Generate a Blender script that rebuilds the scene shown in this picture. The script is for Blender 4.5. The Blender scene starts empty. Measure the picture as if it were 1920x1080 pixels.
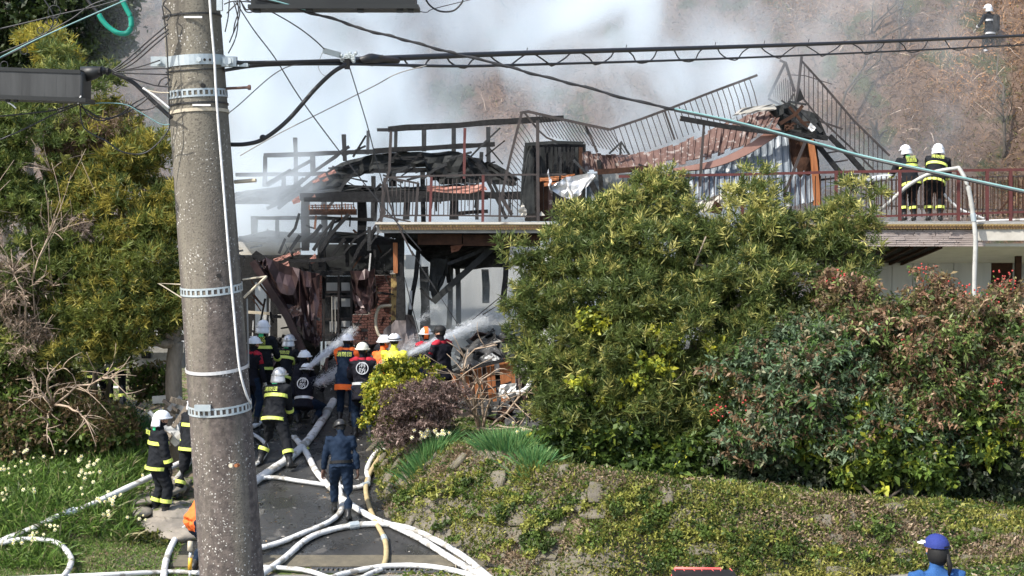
import bpy, bmesh, math, random
import numpy as np
from mathutils import Vector, Matrix
random.seed(7); rng = np.random.default_rng(11)
SC = bpy.context.scene; COL = SC.collection
R = math.radians
# ------------------------------------------------------------------ camera, world, sun, exposure
FPX, HROW, CAMZ = 2850.0, 400.0, 5.5
PITCH = math.atan((540 - HROW) / FPX)
cam_d = bpy.data.cameras.new('camera'); cam = bpy.data.objects.new('camera', cam_d); COL.objects.link(cam)
cam_d.sensor_width = 36; cam_d.lens = 36 * FPX / 1920; cam_d.clip_end = 900; cam_d.clip_start = .1
cam.location = (0, 0, CAMZ); cam.rotation_euler = (R(90) - PITCH, 0, 0); SC.camera = cam
SUN_AZ, SUN_EL = R(-52), R(47)            # azimuth measured from -Y (behind the camera) towards -X
sdir = Vector((math.sin(SUN_AZ) * math.cos(SUN_EL), -math.cos(SUN_AZ) * math.cos(SUN_EL), math.sin(SUN_EL)))
w = bpy.data.worlds.new('World'); SC.world = w; w.use_nodes = True
nt = w.node_tree; bg = nt.nodes['Background']; sky = nt.nodes.new('ShaderNodeTexSky')
sky.sky_type = 'NISHITA'; sky.sun_disc = False; sky.sun_elevation = SUN_EL
sky.sun_rotation = math.atan2(sdir.x, sdir.y); sky.dust_density = 2.0
nt.links.new(sky.outputs[0], bg.inputs[0]); bg.inputs[1].default_value = 0.15
sl = bpy.data.lights.new('sun', 'SUN'); sl.energy = 3.7; sl.angle = R(.8); sl.color = (1, .95, .87)
so = bpy.data.objects.new('sun', sl); COL.objects.link(so); so.location = (-20, -20, 40)
so.rotation_euler = (-sdir).to_track_quat('-Z', 'Y').to_euler()
SC.view_settings.view_transform = 'Standard'; SC.view_settings.look = 'None'
SC.view_settings.exposure = 0.85; SC.view_settings.gamma = 1; SC.view_settings.use_curve_mapping = False
SC.render.engine = 'CYCLES'; cy = SC.cycles
cy.use_denoising = True; cy.max_bounces = 8; cy.diffuse_bounces = 2; cy.glossy_bounces = 2
cy.transparent_max_bounces = 8; cy.volume_bounces = 6; cy.volume_step_rate = 4.0; cy.volume_max_steps = 64
cy.use_adaptive_sampling = True; cy.adaptive_threshold = .02
# ------------------------------------------------------------------ helpers
_s, _c = math.sin(PITCH), math.cos(PITCH)
def P(px, py, Y):
    x = (px - 960) / FPX; u = (540 - py) / FPX
    dy = _c + u * _s; dz = -_s + u * _c; k = Y / dy
    return Vector((x * k, Y, CAMZ + dz * k))
def PX(v):
    d = Vector(v) - Vector((0, 0, CAMZ)); f = d.y * _c - d.z * _s; u = d.y * _s + d.z * _c
    return (960 + FPX * d.x / f, 540 - FPX * u / f)
def tag(o, label=None, cat=None, group=None, kind=None):
    if label: o['label'] = label
    if cat: o['category'] = cat
    if group: o['group'] = group
    if kind: o['kind'] = kind
    return o
def empty(name, loc, label, cat, group=None, rz=0):
    o = bpy.data.objects.new(name, None); COL.objects.link(o); o.location = loc; o.rotation_euler = (0, 0, rz)
    o.empty_display_size = .2
    return tag(o, label, cat, group)
def link(name, me, parent=None):
    o = bpy.data.objects.new(name, me); COL.objects.link(o)
    if parent is not None:
        o.parent = parent
        def world(p):
            m = Matrix.Translation(p.location) @ p.rotation_euler.to_matrix().to_4x4() @ Matrix.Diagonal((*p.scale, 1))
            return m if p.parent is None else world(p.parent) @ p.matrix_parent_inverse @ m
        M = world(parent)
        o.matrix_parent_inverse = M.inverted()
    return o
def mesh(name, V, F, mat, parent=None, smooth=False, col=None):
    me = bpy.data.meshes.new(name)
    V = np.asarray(V, dtype=np.float32)
    me.from_pydata([tuple(map(float, v)) for v in V], [], F) if not isinstance(F, np.ndarray) else _fast(me, V, F)
    if smooth: me.polygons.foreach_set('use_smooth', [True] * len(me.polygons))
    mats = mat if isinstance(mat, (list, tuple)) else [mat]
    for m in mats: me.materials.append(m)
    if col is not None:
        a = me.color_attributes.new('Col', 'FLOAT_COLOR', 'POINT')
        c = np.ones((len(V), 4), np.float32); c[:, :3] = col; a.data.foreach_set('color', c.ravel())
    me.update()
    return link(name, me, parent)
def _fast(me, V, F):
    n, k = F.shape
    me.vertices.add(len(V)); me.vertices.foreach_set('co', V.ravel())
    me.loops.add(n * k); me.loops.foreach_set('vertex_index', F.astype(np.int32).ravel())
    me.polygons.add(n); me.polygons.foreach_set('loop_start', np.arange(0, n * k, k, dtype=np.int32))
    me.update(calc_edges=True)
class MB:
    def __init__(s): s.V = []; s.F = []; s.mi = []
    def add(s, V, F, m=0):
        b = len(s.V); s.V += [tuple(v) for v in V]; s.F += [tuple(i + b for i in f) for f in F]; s.mi += [m] * len(F)
    def box(s, c, d, rot=None, m=0):
        hx, hy, hz = d[0] / 2, d[1] / 2, d[2] / 2
        V = [Vector((x, y, z)) for x in (-hx, hx) for y in (-hy, hy) for z in (-hz, hz)]
        if rot is not None: V = [rot @ v for v in V]
        V = [v + Vector(c) for v in V]
        s.add(V, [(0, 1, 3, 2), (4, 6, 7, 5), (0, 4, 5, 1), (2, 3, 7, 6), (0, 2, 6, 4), (1, 5, 7, 3)], m)
    def tube(s, pts, r, n=8, cap=True, m=0, sq=1.0, jit=0):
        pts = [Vector(p) for p in pts]; N = len(pts); rr = r if isinstance(r, (list, tuple)) else [r] * N
        V = []; ref = Vector((0, 0, 1))
        for i, p in enumerate(pts):
            t = (pts[min(i + 1, N - 1)] - pts[max(i - 1, 0)])
            t = t.normalized() if t.length > 1e-9 else Vector((1, 0, 0))
            a = t.cross(ref if abs(t.dot(ref)) < .95 else Vector((0, 1, 0))).normalized(); b = t.cross(a)
            for k in range(n):
                q = 2 * math.pi * k / n + math.pi / n
                rad = rr[i] * (1 + (random.uniform(-jit, jit) if jit else 0))
                V.append(p + a * math.cos(q) * rad + b * math.sin(q) * rad * sq)
        F = [(i * n + k, i * n + (k + 1) % n, (i + 1) * n + (k + 1) % n, (i + 1) * n + k) for i in range(N - 1) for k in range(n)]
        if cap: F += [tuple(reversed(range(n))), tuple((N - 1) * n + k for k in range(n))]
        s.add(V, F, m)
    def ell(s, c, r, nu=12, nv=8, m=0, rot=None, v0=0, v1=1):
        V = []; 
        for j in range(nv + 1):
            t = math.pi * (v0 + (v1 - v0) * j / nv)
            for i in range(nu):
                p = 2 * math.pi * i / nu
                q = Vector((r[0] * math.sin(t) * math.cos(p), r[1] * math.sin(t) * math.sin(p), r[2] * math.cos(t)))
                V.append(Vector(c) + (rot @ q if rot is not None else q))
        F = [(j * nu + i, (j + 1) * nu + i, (j + 1) * nu + (i + 1) % nu, j * nu + (i + 1) % nu) for j in range(nv) for i in range(nu)]
        s.add(V, F, m)
    def build(s, name, mat, parent=None, smooth=False):
        o = mesh(name, s.V, s.F, mat, parent, smooth)
        if any(s.mi): o.data.polygons.foreach_set('material_index', s.mi)
        return o
def spline(pts, n=8):
    pts = [Vector(p) for p in pts]; out = []
    for i in range(len(pts) - 1):
        p0, p1, p2, p3 = pts[max(i - 1, 0)], pts[i], pts[i + 1], pts[min(i + 2, len(pts) - 1)]
        for k in range(n):
            t = k / n
            out.append(.5 * ((2 * p1) + (p2 - p0) * t + (2 * p0 - 5 * p1 + 4 * p2 - p3) * t * t + (3 * p1 - p0 - 3 * p2 + p3) * t ** 3))
    out.append(pts[-1]); return out
# ------------------------------------------------------------------ materials
def mat(name, c, c2=None, rough=.8, scale=6, det=5, bump=0, bscale=None, metal=0, stretch=(1, 1, 1), c3=None, s3=30, t3=.62, contrast=.25, wet=False, trans=0):
    m = bpy.data.materials.new(name); m.use_nodes = True; n = m.node_tree.nodes; l = m.node_tree.links
    b = n['Principled BSDF']; b.inputs['Roughness'].default_value = rough; b.inputs['Metallic'].default_value = metal
    b.inputs['Base Color'].default_value = (*c, 1)
    tc = n.new('ShaderNodeTexCoord'); mp = n.new('ShaderNodeMapping'); mp.inputs['Scale'].default_value = stretch
    l.new(tc.outputs['Object'], mp.inputs[0])
    if c2 is not None:
        t = n.new('ShaderNodeTexNoise'); t.inputs['Scale'].default_value = scale; t.inputs['Detail'].default_value = det
        t.inputs['Roughness'].default_value = .65
        l.new(mp.outputs[0], t.inputs['Vector'])
        r = n.new('ShaderNodeValToRGB'); r.color_ramp.elements[0].position = .5 - contrast; r.color_ramp.elements[1].position = .5 + contrast
        r.color_ramp.elements[0].color = (*c, 1); r.color_ramp.elements[1].color = (*c2, 1)
        l.new(t.outputs[0], r.inputs[0]); out = r.outputs[0]
        if c3 is not None:
            t3n = n.new('ShaderNodeTexNoise'); t3n.inputs['Scale'].default_value = s3; t3n.inputs['Detail'].default_value = 3
            l.new(mp.outputs[0], t3n.inputs['Vector'])
            r3 = n.new('ShaderNodeValToRGB'); r3.color_ramp.elements[0].position = t3 - .03; r3.color_ramp.elements[1].position = t3 + .03
            l.new(t3n.outputs[0], r3.inputs[0]); mx = n.new('ShaderNodeMix'); mx.data_type = 'RGBA'
            l.new(r3.outputs[0], mx.inputs['Factor']); l.new(out, mx.inputs['A']); mx.inputs['B'].default_value = (*c3, 1); out = mx.outputs['Result']
        l.new(out, b.inputs['Base Color'])
        if wet:
            mr = n.new('ShaderNodeMapRange'); mr.inputs[1].default_value = .4; mr.inputs[2].default_value = .6; mr.inputs[3].default_value = .12; mr.inputs[4].default_value = rough
            l.new(t.outputs[0], mr.inputs[0]); l.new(mr.outputs[0], b.inputs['Roughness'])
    if bump:
        t2 = n.new('ShaderNodeTexNoise'); t2.inputs['Scale'].default_value = bscale or scale * 4; t2.inputs['Detail'].default_value = 4
        l.new(mp.outputs[0], t2.inputs['Vector']); bp = n.new('ShaderNodeBump'); bp.inputs['Strength'].default_value = bump; bp.inputs['Distance'].default_value = .02
        l.new(t2.outputs[0], bp.inputs['Height']); l.new(bp.outputs[0], b.inputs['Normal'])
    if trans:
        b.inputs['Transmission Weight'].default_value = trans
    return m
def leafmat(name, rough=.5, transl=.35):
    m = bpy.data.materials.new(name); m.use_nodes = True; n = m.node_tree.nodes; l = m.node_tree.links
    b = n['Principled BSDF']; b.inputs['Roughness'].default_value = rough; b.inputs['Specular IOR Level'].default_value = .35
    a = n.new('ShaderNodeAttribute'); a.attribute_name = 'Col'; l.new(a.outputs['Color'], b.inputs['Base Color'])
    if transl:
        tr = n.new('ShaderNodeBsdfTranslucent'); l.new(a.outputs['Color'], tr.inputs['Color'])
        mx = n.new('ShaderNodeMixShader'); mx.inputs[0].default_value = transl
        l.new(b.outputs[0], mx.inputs[1]); l.new(tr.outputs[0], mx.inputs[2]); l.new(mx.outputs[0], n['Material Output'].inputs[0])
    return m
M = dict(
 char=mat('charred wood', (.005, .005, .006), (.03, .03, .03), .75, 14, bump=1),
 chargrey=mat('ashen charred wood', (.014, .015, .016), (.06, .062, .064), .85, 9, bump=.9),
 charbrown=mat('scorched timber', (.02, .01, .007), (.07, .034, .02), .8, 6, bump=.4),
 roofchar=mat('charred roofing', (.008, .009, .010), (.042, .045, .044), .85, 3, bump=.7, bscale=9),
 greysheet=mat('grey pink scorched sheet', (.10, .085, .085), (.26, .23, .23), .5, 3, bump=.4),
 orange=mat('scorched orange timber', (.20, .065, .02), (.40, .15, .05), .7, 5, stretch=(4, 4, .7), bump=.3),
 rust=mat('rusted painted metal', (.06, .030, .024), (.135, .075, .058), .7, 3, c3=(.24, .20, .18), s3=8, t3=.6, bump=.3),
 rustbrown=mat('brown heat-warped sheet', (.02, .013, .014), (.085, .05, .048), .40, 3, bump=.5, bscale=5, metal=.3),
 bluemetal=mat('smoke-stained metal cladding', (.07, .09, .11), (.22, .25, .28), .5, 3, c3=(.5, .5, .48), s3=6, t3=.64, metal=.2, bump=.3, stretch=(1, 1, .4)),
 fascia=mat('brown painted fascia', (.15, .07, .05), (.23, .12, .09), .5, 2),
 redrail=mat('red oxide painted steel', (.07, .018, .016), (.12, .03, .026), .6, 8),
 blackrail=mat('burnt black steel', (.02, .018, .018), (.06, .045, .04), .6, 6),
 tile=mat('salmon roof tile', (.30, .11, .08), (.42, .23, .18), .7, 5),
 palestone=mat('grey stone backing', (.2,.18,.17), (.3,.28,.26), .9, 6),
 stonecourse=mat('pinkish split stone', (.26,.21,.19), (.44,.38,.35), .85, 4, stretch=(1,1,4), bump=.4),
 brick=mat('red brown brick', (.055, .020, .016), (.125, .05, .038), .85, 10, bump=.4),
 mortar=mat('pale mortar', (.13, .115, .10), (.22, .2, .18), .9, 20),
 mosaic=mat('yellow brown mosaic tile', (.20, .12, .03), (.42, .31, .12), .6, 14, c3=(.09, .05, .02), s3=9, t3=.55),
 cream=mat('cream render', (.42, .39, .33), (.60, .57, .50), .85, 4, c3=(.2, .17, .14), s3=3, t3=.66),
 white=mat('white render', (.62, .62, .60), (.78, .78, .75), .8, 3),
 palewall=mat('pale panelled wall', (.40, .41, .41), (.58, .58, .56), .8, 1.2, stretch=(2, 2, .3)),
 grey=mat('weathered grey concrete', (.22, .215, .20), (.36, .35, .32), .85, 5, bump=.3),
 ash=mat('ash and soot', (.02, .02, .02), (.10, .10, .10), .95, 4, c3=(.3, .3, .29), s3=12, t3=.66, bump=.8),
 soil=mat('soil and litter', (.10, .075, .045), (.24, .185, .125), .95, 2.5, c3=(.07, .10, .02), s3=3, t3=.52, bump=.8, bscale=14),
 hill=mat('dry hillside soil', (.075, .05, .035), (.17, .115, .085), .95, .6, c3=(.05, .055, .02), s3=.8, t3=.6, bump=1, bscale=5),
 rock=mat('pale bare rock', (.15, .135, .11), (.32, .28, .23), .9, 2.2, bump=1, bscale=7, c3=(.12, .13, .05), s3=5, t3=.6),
 stone=mat('mossy wall stone', (.075, .066, .05), (.18, .16, .125), .95, 2.5, bump=.8, bscale=14, c3=(.12, .11, .06), s3=7, t3=.56),
 asphalt=mat('wet asphalt', (.012, .013, .013), (.050, .049, .047), .6, .9, bump=.25, bscale=60, wet=True, c3=(.085, .08, .072), s3=2.2, t3=.64),
 road=mat('road concrete', (.14, .135, .125), (.24, .23, .21), .8, 3, bump=.2, bscale=50),
 apron=mat('tan concrete strip', (.075, .068, .05), (.15, .13, .09), .85, 6, bump=.3, bscale=60),
 grate=mat('galvanised grating', (.10, .11, .12), (.2, .2, .2), .5, 20, metal=.6),
 hose=mat('white woven hose', (.52, .52, .51), (.66, .66, .64), .75, 12, c3=(.30, .285, .25), s3=5, t3=.58, bump=.35, bscale=50),
 hosegrey=mat('grey wet hose', (.33, .33, .31), (.47, .47, .44), .7, 9),
 hosetan=mat('tan hose', (.34, .26, .13), (.46, .37, .2), .7, 8),
 wire=mat('black cable', (.012, .012, .013), (.03, .03, .03), .5, 30),
 cyan=mat('pale cyan cable sheath', (.09, .22, .22), (.18, .32, .32), .5, 10),
 green=mat('green cable guard', (.0, .22, .15), (.01, .30, .21), .45, 10),
 galv=mat('galvanised steel', (.36, .42, .44), (.52, .57, .58), .45, 18, metal=.35),
 boxgrey=mat('dark grey closure plastic', (.015, .016, .016), (.055, .058, .058), .6, 2, stretch=(5, 5, .6)),
 boxblack=mat('black closure plastic', (.004, .005, .005), (.012, .014, .013), .5, 4),
 wood=mat('pale weathered batten', (.42, .36, .26), (.58, .52, .4), .8, 20),
 bark=mat('pale brown bark', (.14, .11, .08), (.30, .25, .19), .95, 9, stretch=(1, 1, .3), bump=.8),
 barkdark=mat('dark bark', (.045, .035, .025), (.10, .08, .06), .95, 9, stretch=(1, 1, .3), bump=.8),
 twig=mat('pale bare twig', (.28, .2, .14), (.45, .36, .27), .9, 9),
 jacket=mat('black turnout cloth', (.005, .006, .008), (.016, .018, .022), .85, 5, bump=.9, bscale=9),
 navy=mat('navy uniform cloth', (.004, .011, .026), (.012, .025, .05), .85, 5, bump=.9, bscale=9),
 happi=mat('black happi cloth', (.004, .004, .008), (.010, .010, .016), .8, 6),
 red=mat('red cloth', (.35, .015, .03), (.45, .03, .05), .8, 8),
 orangecloth=mat('orange rescue cloth', (.75, .12, .02), (.88, .2, .05), .75, 6, bump=.2, bscale=20),
 yellowcloth=mat('yellow raincoat', (.62, .58, .02), (.74, .72, .08), .6, 6),
 blue=mat('blue shirt cloth', (.012, .06, .19), (.02, .095, .27), .85, 5, bump=.9, bscale=10),
 bluecap=mat('royal blue cap', (.012, .025, .15), (.018, .035, .21), .85, 8, bump=.3, bscale=40),
 lime=mat('lime reflective tape', (.62, .72, .10), (.75, .82, .2), .5, 20),
 silver=mat('silver reflective cloth', (.5, .5, .5), (.68, .68, .68), .35, 12, metal=.3),
 helmet=mat('white helmet shell', (.70, .71, .73), (.80, .81, .82), .3, 4),
 helmetcream=mat('cream helmet shell', (.66, .64, .54), (.74, .72, .62), .35, 4),
 helmetsilver=mat('silver helmet shell', (.45, .46, .47), (.6, .6, .6), .25, 5, metal=.4),
 black=mat('matt black', (.01, .01, .01), (.02, .02, .02), .6, 5),
 skin=mat('skin', (.42, .22, .14), (.5, .28, .19), .55, 9),
 skindark=mat('tanned hand', (.13, .07, .05), (.18, .1, .07), .6, 9),
 glove=mat('work glove', (.5, .48, .42), (.6, .58, .5), .85, 9),
 boot=mat('black rubber boot', (.01, .01, .01), (.03, .03, .03), .4, 9),
 sole=mat('tan sole', (.35, .25, .12), (.4, .3, .16), .8, 9),
 greenpatch=mat('green reflective patch', (.05, .6, .25), (.08, .7, .35), .5, 9),
 plastic=mat('yellow orange coupling', (.7, .35, .03), (.8, .45, .05), .4, 9),
 coupling=mat('red coupling', (.6, .08, .08), (.7, .15, .12), .4, 9),
 petal=mat('cream petals', (.75, .72, .5), (.85, .83, .65), .7, 20),
)
for k_ in ('jacket','navy','happi','black','red','orangecloth','char','chargrey','roofchar','ash','charbrown'): M[k_].node_tree.nodes['Principled BSDF'].inputs['Specular IOR Level'].default_value = .2
LEAF = leafmat('leaf'); DRY = leafmat('dry leaf and twig', .9, 0)
def polemat():
    m = bpy.data.materials.new('exposed aggregate concrete'); m.use_nodes = True; n = m.node_tree.nodes; l = m.node_tree.links
    b = n['Principled BSDF']; b.inputs['Roughness'].default_value = .9
    tc = n.new('ShaderNodeTexCoord')
    def noise(s, d, st=(1, 1, 1)):
        mp = n.new('ShaderNodeMapping'); mp.inputs['Scale'].default_value = st; l.new(tc.outputs['Object'], mp.inputs[0])
        t = n.new('ShaderNodeTexNoise'); t.inputs['Scale'].default_value = s; t.inputs['Detail'].default_value = d; l.new(mp.outputs[0], t.inputs['Vector']); return t.outputs[0]
    def ramp(src, stops):
        r = n.new('ShaderNodeValToRGB'); e = r.color_ramp.elements
        while len(e) < len(stops): e.new(.5)
        for k, (p, c) in enumerate(stops): e[k].position = p; e[k].color = (*c, 1)
        l.new(src, r.inputs[0]); return r.outputs[0]
    def mix(f, a, c):
        x = n.new('ShaderNodeMix'); x.data_type = 'RGBA'
        l.new(f, x.inputs['Factor'])
        for s_, v in (('A', a), ('B', c)):
            if isinstance(v, tuple): x.inputs[s_].default_value = (*v, 1)
            else: l.new(v, x.inputs[s_])
        return x.outputs['Result']
    W = (1, 1, 1); K = (0, 0, 0)
    base = ramp(noise(3, 6, (1, 1, .35)), [(.3, (.12, .108, .085)), (.55, (.205, .185, .142)), (.75, (.28, .25, .185))])
    # weathered dark purplish strip, lower down; grows with depth below the upper clamp
    sep = n.new('ShaderNodeSeparateXYZ'); l.new(tc.outputs['Object'], sep.inputs[0])
    mr = n.new('ShaderNodeMapRange'); mr.inputs[1].default_value = 5.9; mr.inputs[2].default_value = 5.0; l.new(sep.outputs[2], mr.inputs[0])
    st = ramp(noise(1.9, 5, (2.6, 2.6, .13)), [(.38, K), (.52, W)])
    mu = n.new('ShaderNodeMath'); mu.operation = 'MULTIPLY'; l.new(mr.outputs[0], mu.inputs[0]); l.new(st, mu.inputs[1])
    c = mix(mu.outputs[0], base, ramp(noise(30, 3), [(.35, (.065, .053, .047)), (.65, (.14, .115, .10))]))
    grit = ramp(noise(85, 3), [(.30, K), (.46, W)])
    c = mix(ramp(noise(3.2, 5, (2.5, 2.5, .2)), [(.52, K), (.70, W)]), c, (.06, .053, .045)); c2 = mix(grit, (.085, .073, .06), c)
    v = n.new('ShaderNodeTexVoronoi'); v.inputs['Scale'].default_value = 62; v.inputs['Randomness'].default_value = 1
    nz = n.new('ShaderNodeTexNoise'); nz.inputs['Scale'].default_value = 90; l.new(tc.outputs['Object'], nz.inputs['Vector'])
    av = n.new('ShaderNodeVectorMath'); av.operation = 'MULTIPLY_ADD'; l.new(nz.outputs[1], av.inputs[0]); av.inputs[1].default_value = (.02, .02, .02); l.new(tc.outputs['Object'], av.inputs[2])
    l.new(av.outputs[0], v.inputs['Vector'])
    spot = ramp(v.outputs['Distance'], [(.20, W), (.30, K)])
    pres = ramp(noise(4, 4), [(.42, K), (.6, W)])
    vs = n.new('ShaderNodeSeparateColor'); l.new(v.outputs['Color'], vs.inputs[0])
    pk = n.new('ShaderNodeMath'); pk.operation = 'GREATER_THAN'; l.new(vs.outputs[0], pk.inputs[0]); pk.inputs[1].default_value = .45
    m1 = n.new('ShaderNodeMath'); m1.operation = 'MULTIPLY'; l.new(spot, m1.inputs[0]); l.new(pk.outputs[0], m1.inputs[1])
    m2 = n.new('ShaderNodeMath'); m2.operation = 'MULTIPLY'; l.new(m1.outputs[0], m2.inputs[0]); l.new(pres, m2.inputs[1])
    c3 = mix(m2.outputs[0], c2, (.56, .54, .49))
    l.new(c3, b.inputs['Base Color'])
    bp = n.new('ShaderNodeBump'); bp.inputs['Strength'].default_value = .7; bp.inputs['Distance'].default_value = .004
    l.new(noise(90, 3), bp.inputs['Height']); l.new(bp.outputs[0], b.inputs['Normal'])
    return m
M['pole'] = polemat()
# ------------------------------------------------------------------ ground shape
def sst(a, b, x):
    t = np.clip((x - a) / (b - a), 0, 1); return t * t * (3 - 2 * t)
FOOT = np.array([(-2.75, 30.2), (-2.7, 28.6), (-2.5, 27.4), (-2.15, 25.6), (-1.87, 24.8), (-1.19, 24.2), (-.33, 23.5), (.2, 23.05), (1.2, 22.4), (3, 22.1), (5, 21.9), (6.6, 22.1), (9.5, 21.2)])
POLY = np.vstack([FOOT, [(13, 20), (13, 31), (-2.75, 31)]])
def wob(x, y, s=1.0):
    return (np.sin(x * 2.1 * s + 1.3 * np.sin(y * 1.7 * s)) + np.sin(y * 2.7 * s + 1.9 * np.sin(x * 1.3 * s + .7)) + .6 * np.sin((x + y) * 4.9 * s) + .4 * np.sin((x - 1.4 * y) * 8.3 * s)) / 3
def road_z(x, y):
    return .10 * np.maximum(0, x - 3.5) + .12 * np.maximum(0, 22.2 - y) - .02
def foot_dist(x, y):
    d = np.full(np.shape(x), 1e9)
    for (ax, ay), (bx, by) in zip(FOOT[:-1], FOOT[1:]):
        vx, vy = bx - ax, by - ay; t = np.clip(((x - ax) * vx + (y - ay) * vy) / (vx * vx + vy * vy), 0, 1)
        d = np.minimum(d, np.hypot(x - ax - t * vx, y - ay - t * vy))
    ins = np.zeros(np.shape(x), bool); n = len(POLY)
    for i in range(n):
        (ax, ay), (bx, by) = POLY[i], POLY[i - 1]
        c = ((ay > y) != (by > y)) & (x < (bx - ax) * (y - ay) / (by - ay + 1e-12) + ax)
        ins ^= c
    return np.where(ins, d, -d)
def ramp_z(x, y): return np.clip((y - 23.2) * .2, 0, 1.5) + .0 * x
def ground_z(x, y):
    x = np.asarray(x, float); y = np.asarray(y, float)
    b = np.where(y < 23.2, road_z(x, y) * sst(23.2, 22.6, y), ramp_z(x, y))
    b = b + .34 * sst(-5.7, -6.9, x) * sst(23.3, 24.8, y) * sst(33, 29, y) + .05 * wob(x, y) * sst(-5.5, -6.2, x) * sst(23.3, 24, y)
    d = foot_dist(x, y)
    top = 1.5 - .085 * np.maximum(0, x + .3) + .09 * np.clip(y - 24.5, 0, 4) * sst(0, 4, x) + .04 * wob(x, y)
    k = sst(0, 1.25, d)
    k = k * .55 + .45 * np.clip(d / 1.1, 0, 1)
    out = np.where(d > 0, b * (1 - k) + np.maximum(top, b) * k + .05 * wob(x, y, 2) * sst(0, .4, d), b)
    return out
def hill_y0(x): return 41.5 - .22 * np.clip(x, -3, 12)
def hill_z(x, y):
    y0 = hill_y0(x); t = np.maximum(0, y - y0)
    return 1.45 + 1.25 * t + .35 * wob(x * .6, y * .6) * sst(0, 3, t) + .5 * wob(x * .25 + 3, y * .25) * sst(0, 3, t)
def total_z(x, y): return np.where(y > hill_y0(x), hill_z(x, y), ground_z(x, np.minimum(y, 40)))
def G(px, py, lift=0, hill=False, y0=17, y1=48):
    ys = np.linspace(y0, y1, 900); p = P(px, py, 1.0); dx, dz = p.x, p.z - CAMZ
    X = dx * ys; Z = CAMZ + dz * ys
    h = total_z(X, ys) + lift; i = np.argmax(Z < h)
    if i == 0: i = len(ys) - 1
    return Vector((X[i], ys[i], float(h[i])))
# ------------------------------------------------------------------ setting: ground, road, driveway, hillside
def grid(name, xs, ys, zf, m, kind='structure', parent=None):
    X, Y = np.meshgrid(xs, ys); Z = zf(X, Y); V = np.stack([X, Y, Z], -1).reshape(-1, 3)
    nx, ny = len(xs), len(ys); i = np.arange(nx - 1)[None, :] + nx * np.arange(ny - 1)[:, None]
    F = np.stack([i, i + 1, i + 1 + nx, i + nx], -1).reshape(-1, 4)
    o = mesh(name, V, F, m, parent, True); 
    if kind: o['kind'] = kind
    return o
xs = np.concatenate([np.linspace(-90, -12, 14), np.arange(-11.6, 11.6, .16), np.linspace(12, 90, 14)])
ys = np.concatenate([np.arange(22.9, 31, .13), np.linspace(31, 42.5, 40)])
grid('ground', xs, ys, lambda x, y: ground_z(x, y) - .012, M['soil'])
grid('road', np.concatenate([[-90, -30], np.linspace(-12, 14, 60), [40, 90]]), np.concatenate([[-60, -20], np.linspace(0, 22.95, 40)]), lambda x, y: np.minimum(road_z(x, y) * sst(23.2, 22.6, y), 2.6), M['road'])
grid('hillside', np.concatenate([np.linspace(-120, -22, 16), np.linspace(-20, 20, 130), np.linspace(22, 120, 16)]), np.concatenate([np.linspace(38, 62, 110), np.linspace(64, 120, 10)]),
     lambda x, y: np.where(y > hill_y0(x), hill_z(x, np.minimum(y, 75)), 1.40), M['hill'])
# driveway: wet asphalt sheet between the left bank and the wall foot
dv = []
rows = np.concatenate([np.linspace(23.75, 31.2, 46)])
def foot_x(y):
    f = FOOT[FOOT[:, 1] >= 23.1][::-1]; return np.interp(y, f[:, 1], f[:, 0])
V = []; nC = 24
for y in rows:
    xl = -5.35 + .12 * math.sin(y * 1.9) + .05 * (y - 25); xr = float(foot_x(y)) + .05
    for k in range(nC + 1):
        x = xl + (xr - xl) * k / nC; V.append((x, y, float(ground_z(x, y)) + .006))
F = [(r * (nC + 1) + k, r * (nC + 1) + k + 1, (r + 1) * (nC + 1) + k + 1, (r + 1) * (nC + 1) + k) for r in range(len(rows) - 1) for k in range(nC)]
tag(mesh('driveway', V, F, M['asphalt'], smooth=True), kind='structure')
V = []; rows = [23.32, 23.45, 23.6, 23.745]
for y in rows:
    for k in range(25):
        x = -6.2 + (float(foot_x(y)) + .1 + 6.2) * k / 24; V.append((x, y, float(ramp_z(x, y)) + .008))
F = [(r * 25 + k, r * 25 + k + 1, (r + 1) * 25 + k + 1, (r + 1) * 25 + k) for r in range(3) for k in range(24)]
tag(mesh('driveway_apron', V, F, M['apron']), kind='structure')
# drain grating across the foot of the driveway
gt = empty('drain_grate', (-1.7, 23.15, .01), 'galvanised drain grating across the foot of the wet driveway', 'grating')
for k in range(34):
    b = MB(); b.box((-3.0 + k * .075, 23.16, .012), (.022, .2, .03)); b.build('grate_bar', M['grate'], gt)
for yy in (23.05, 23.27):
    b = MB(); b.box((-1.75, yy, .012), (2.7, .025, .034)); b.build('edge_rail', M['grate'], gt)
n = 900; X = rng.uniform(-5.1, -1.4, n); Y = rng.uniform(23.8, 31, n); ok = foot_dist(X, Y) < -.03; X, Y = X[ok], Y[ok]; n = len(X)
DRIVE_LITTER = (X, Y)
# bare pale rock beside the driveway
b = MB(); 
for px, py, s in ((300, 915, 1), (265, 935, .9), (330, 960, 1), (310, 985, .9), (275, 900, .6), (345, 1000, .8), (255, 960, .6), (325, 905, .6)):
    q = G(px, py); b = MB(); b.ell((0, 0, 0), (.50 * s, .60 * s, .13 * s), 26, 14)
    V = np.array(b.V); V += .05 * np.stack([wob(V[:, 0] * 5 + px, V[:, 1] * 5), wob(V[:, 1] * 6, V[:, 2] * 5 + px), .7 * wob(V[:, 0] * 9, V[:, 1] * 8 + py)], -1) + rng.normal(size=V.shape) * .006; V += np.array(q) + np.array([0, 0, .0])
    o = mesh('bedrock', V, b.F, M['rock'], None, True); tag(o, kind='structure')
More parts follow.
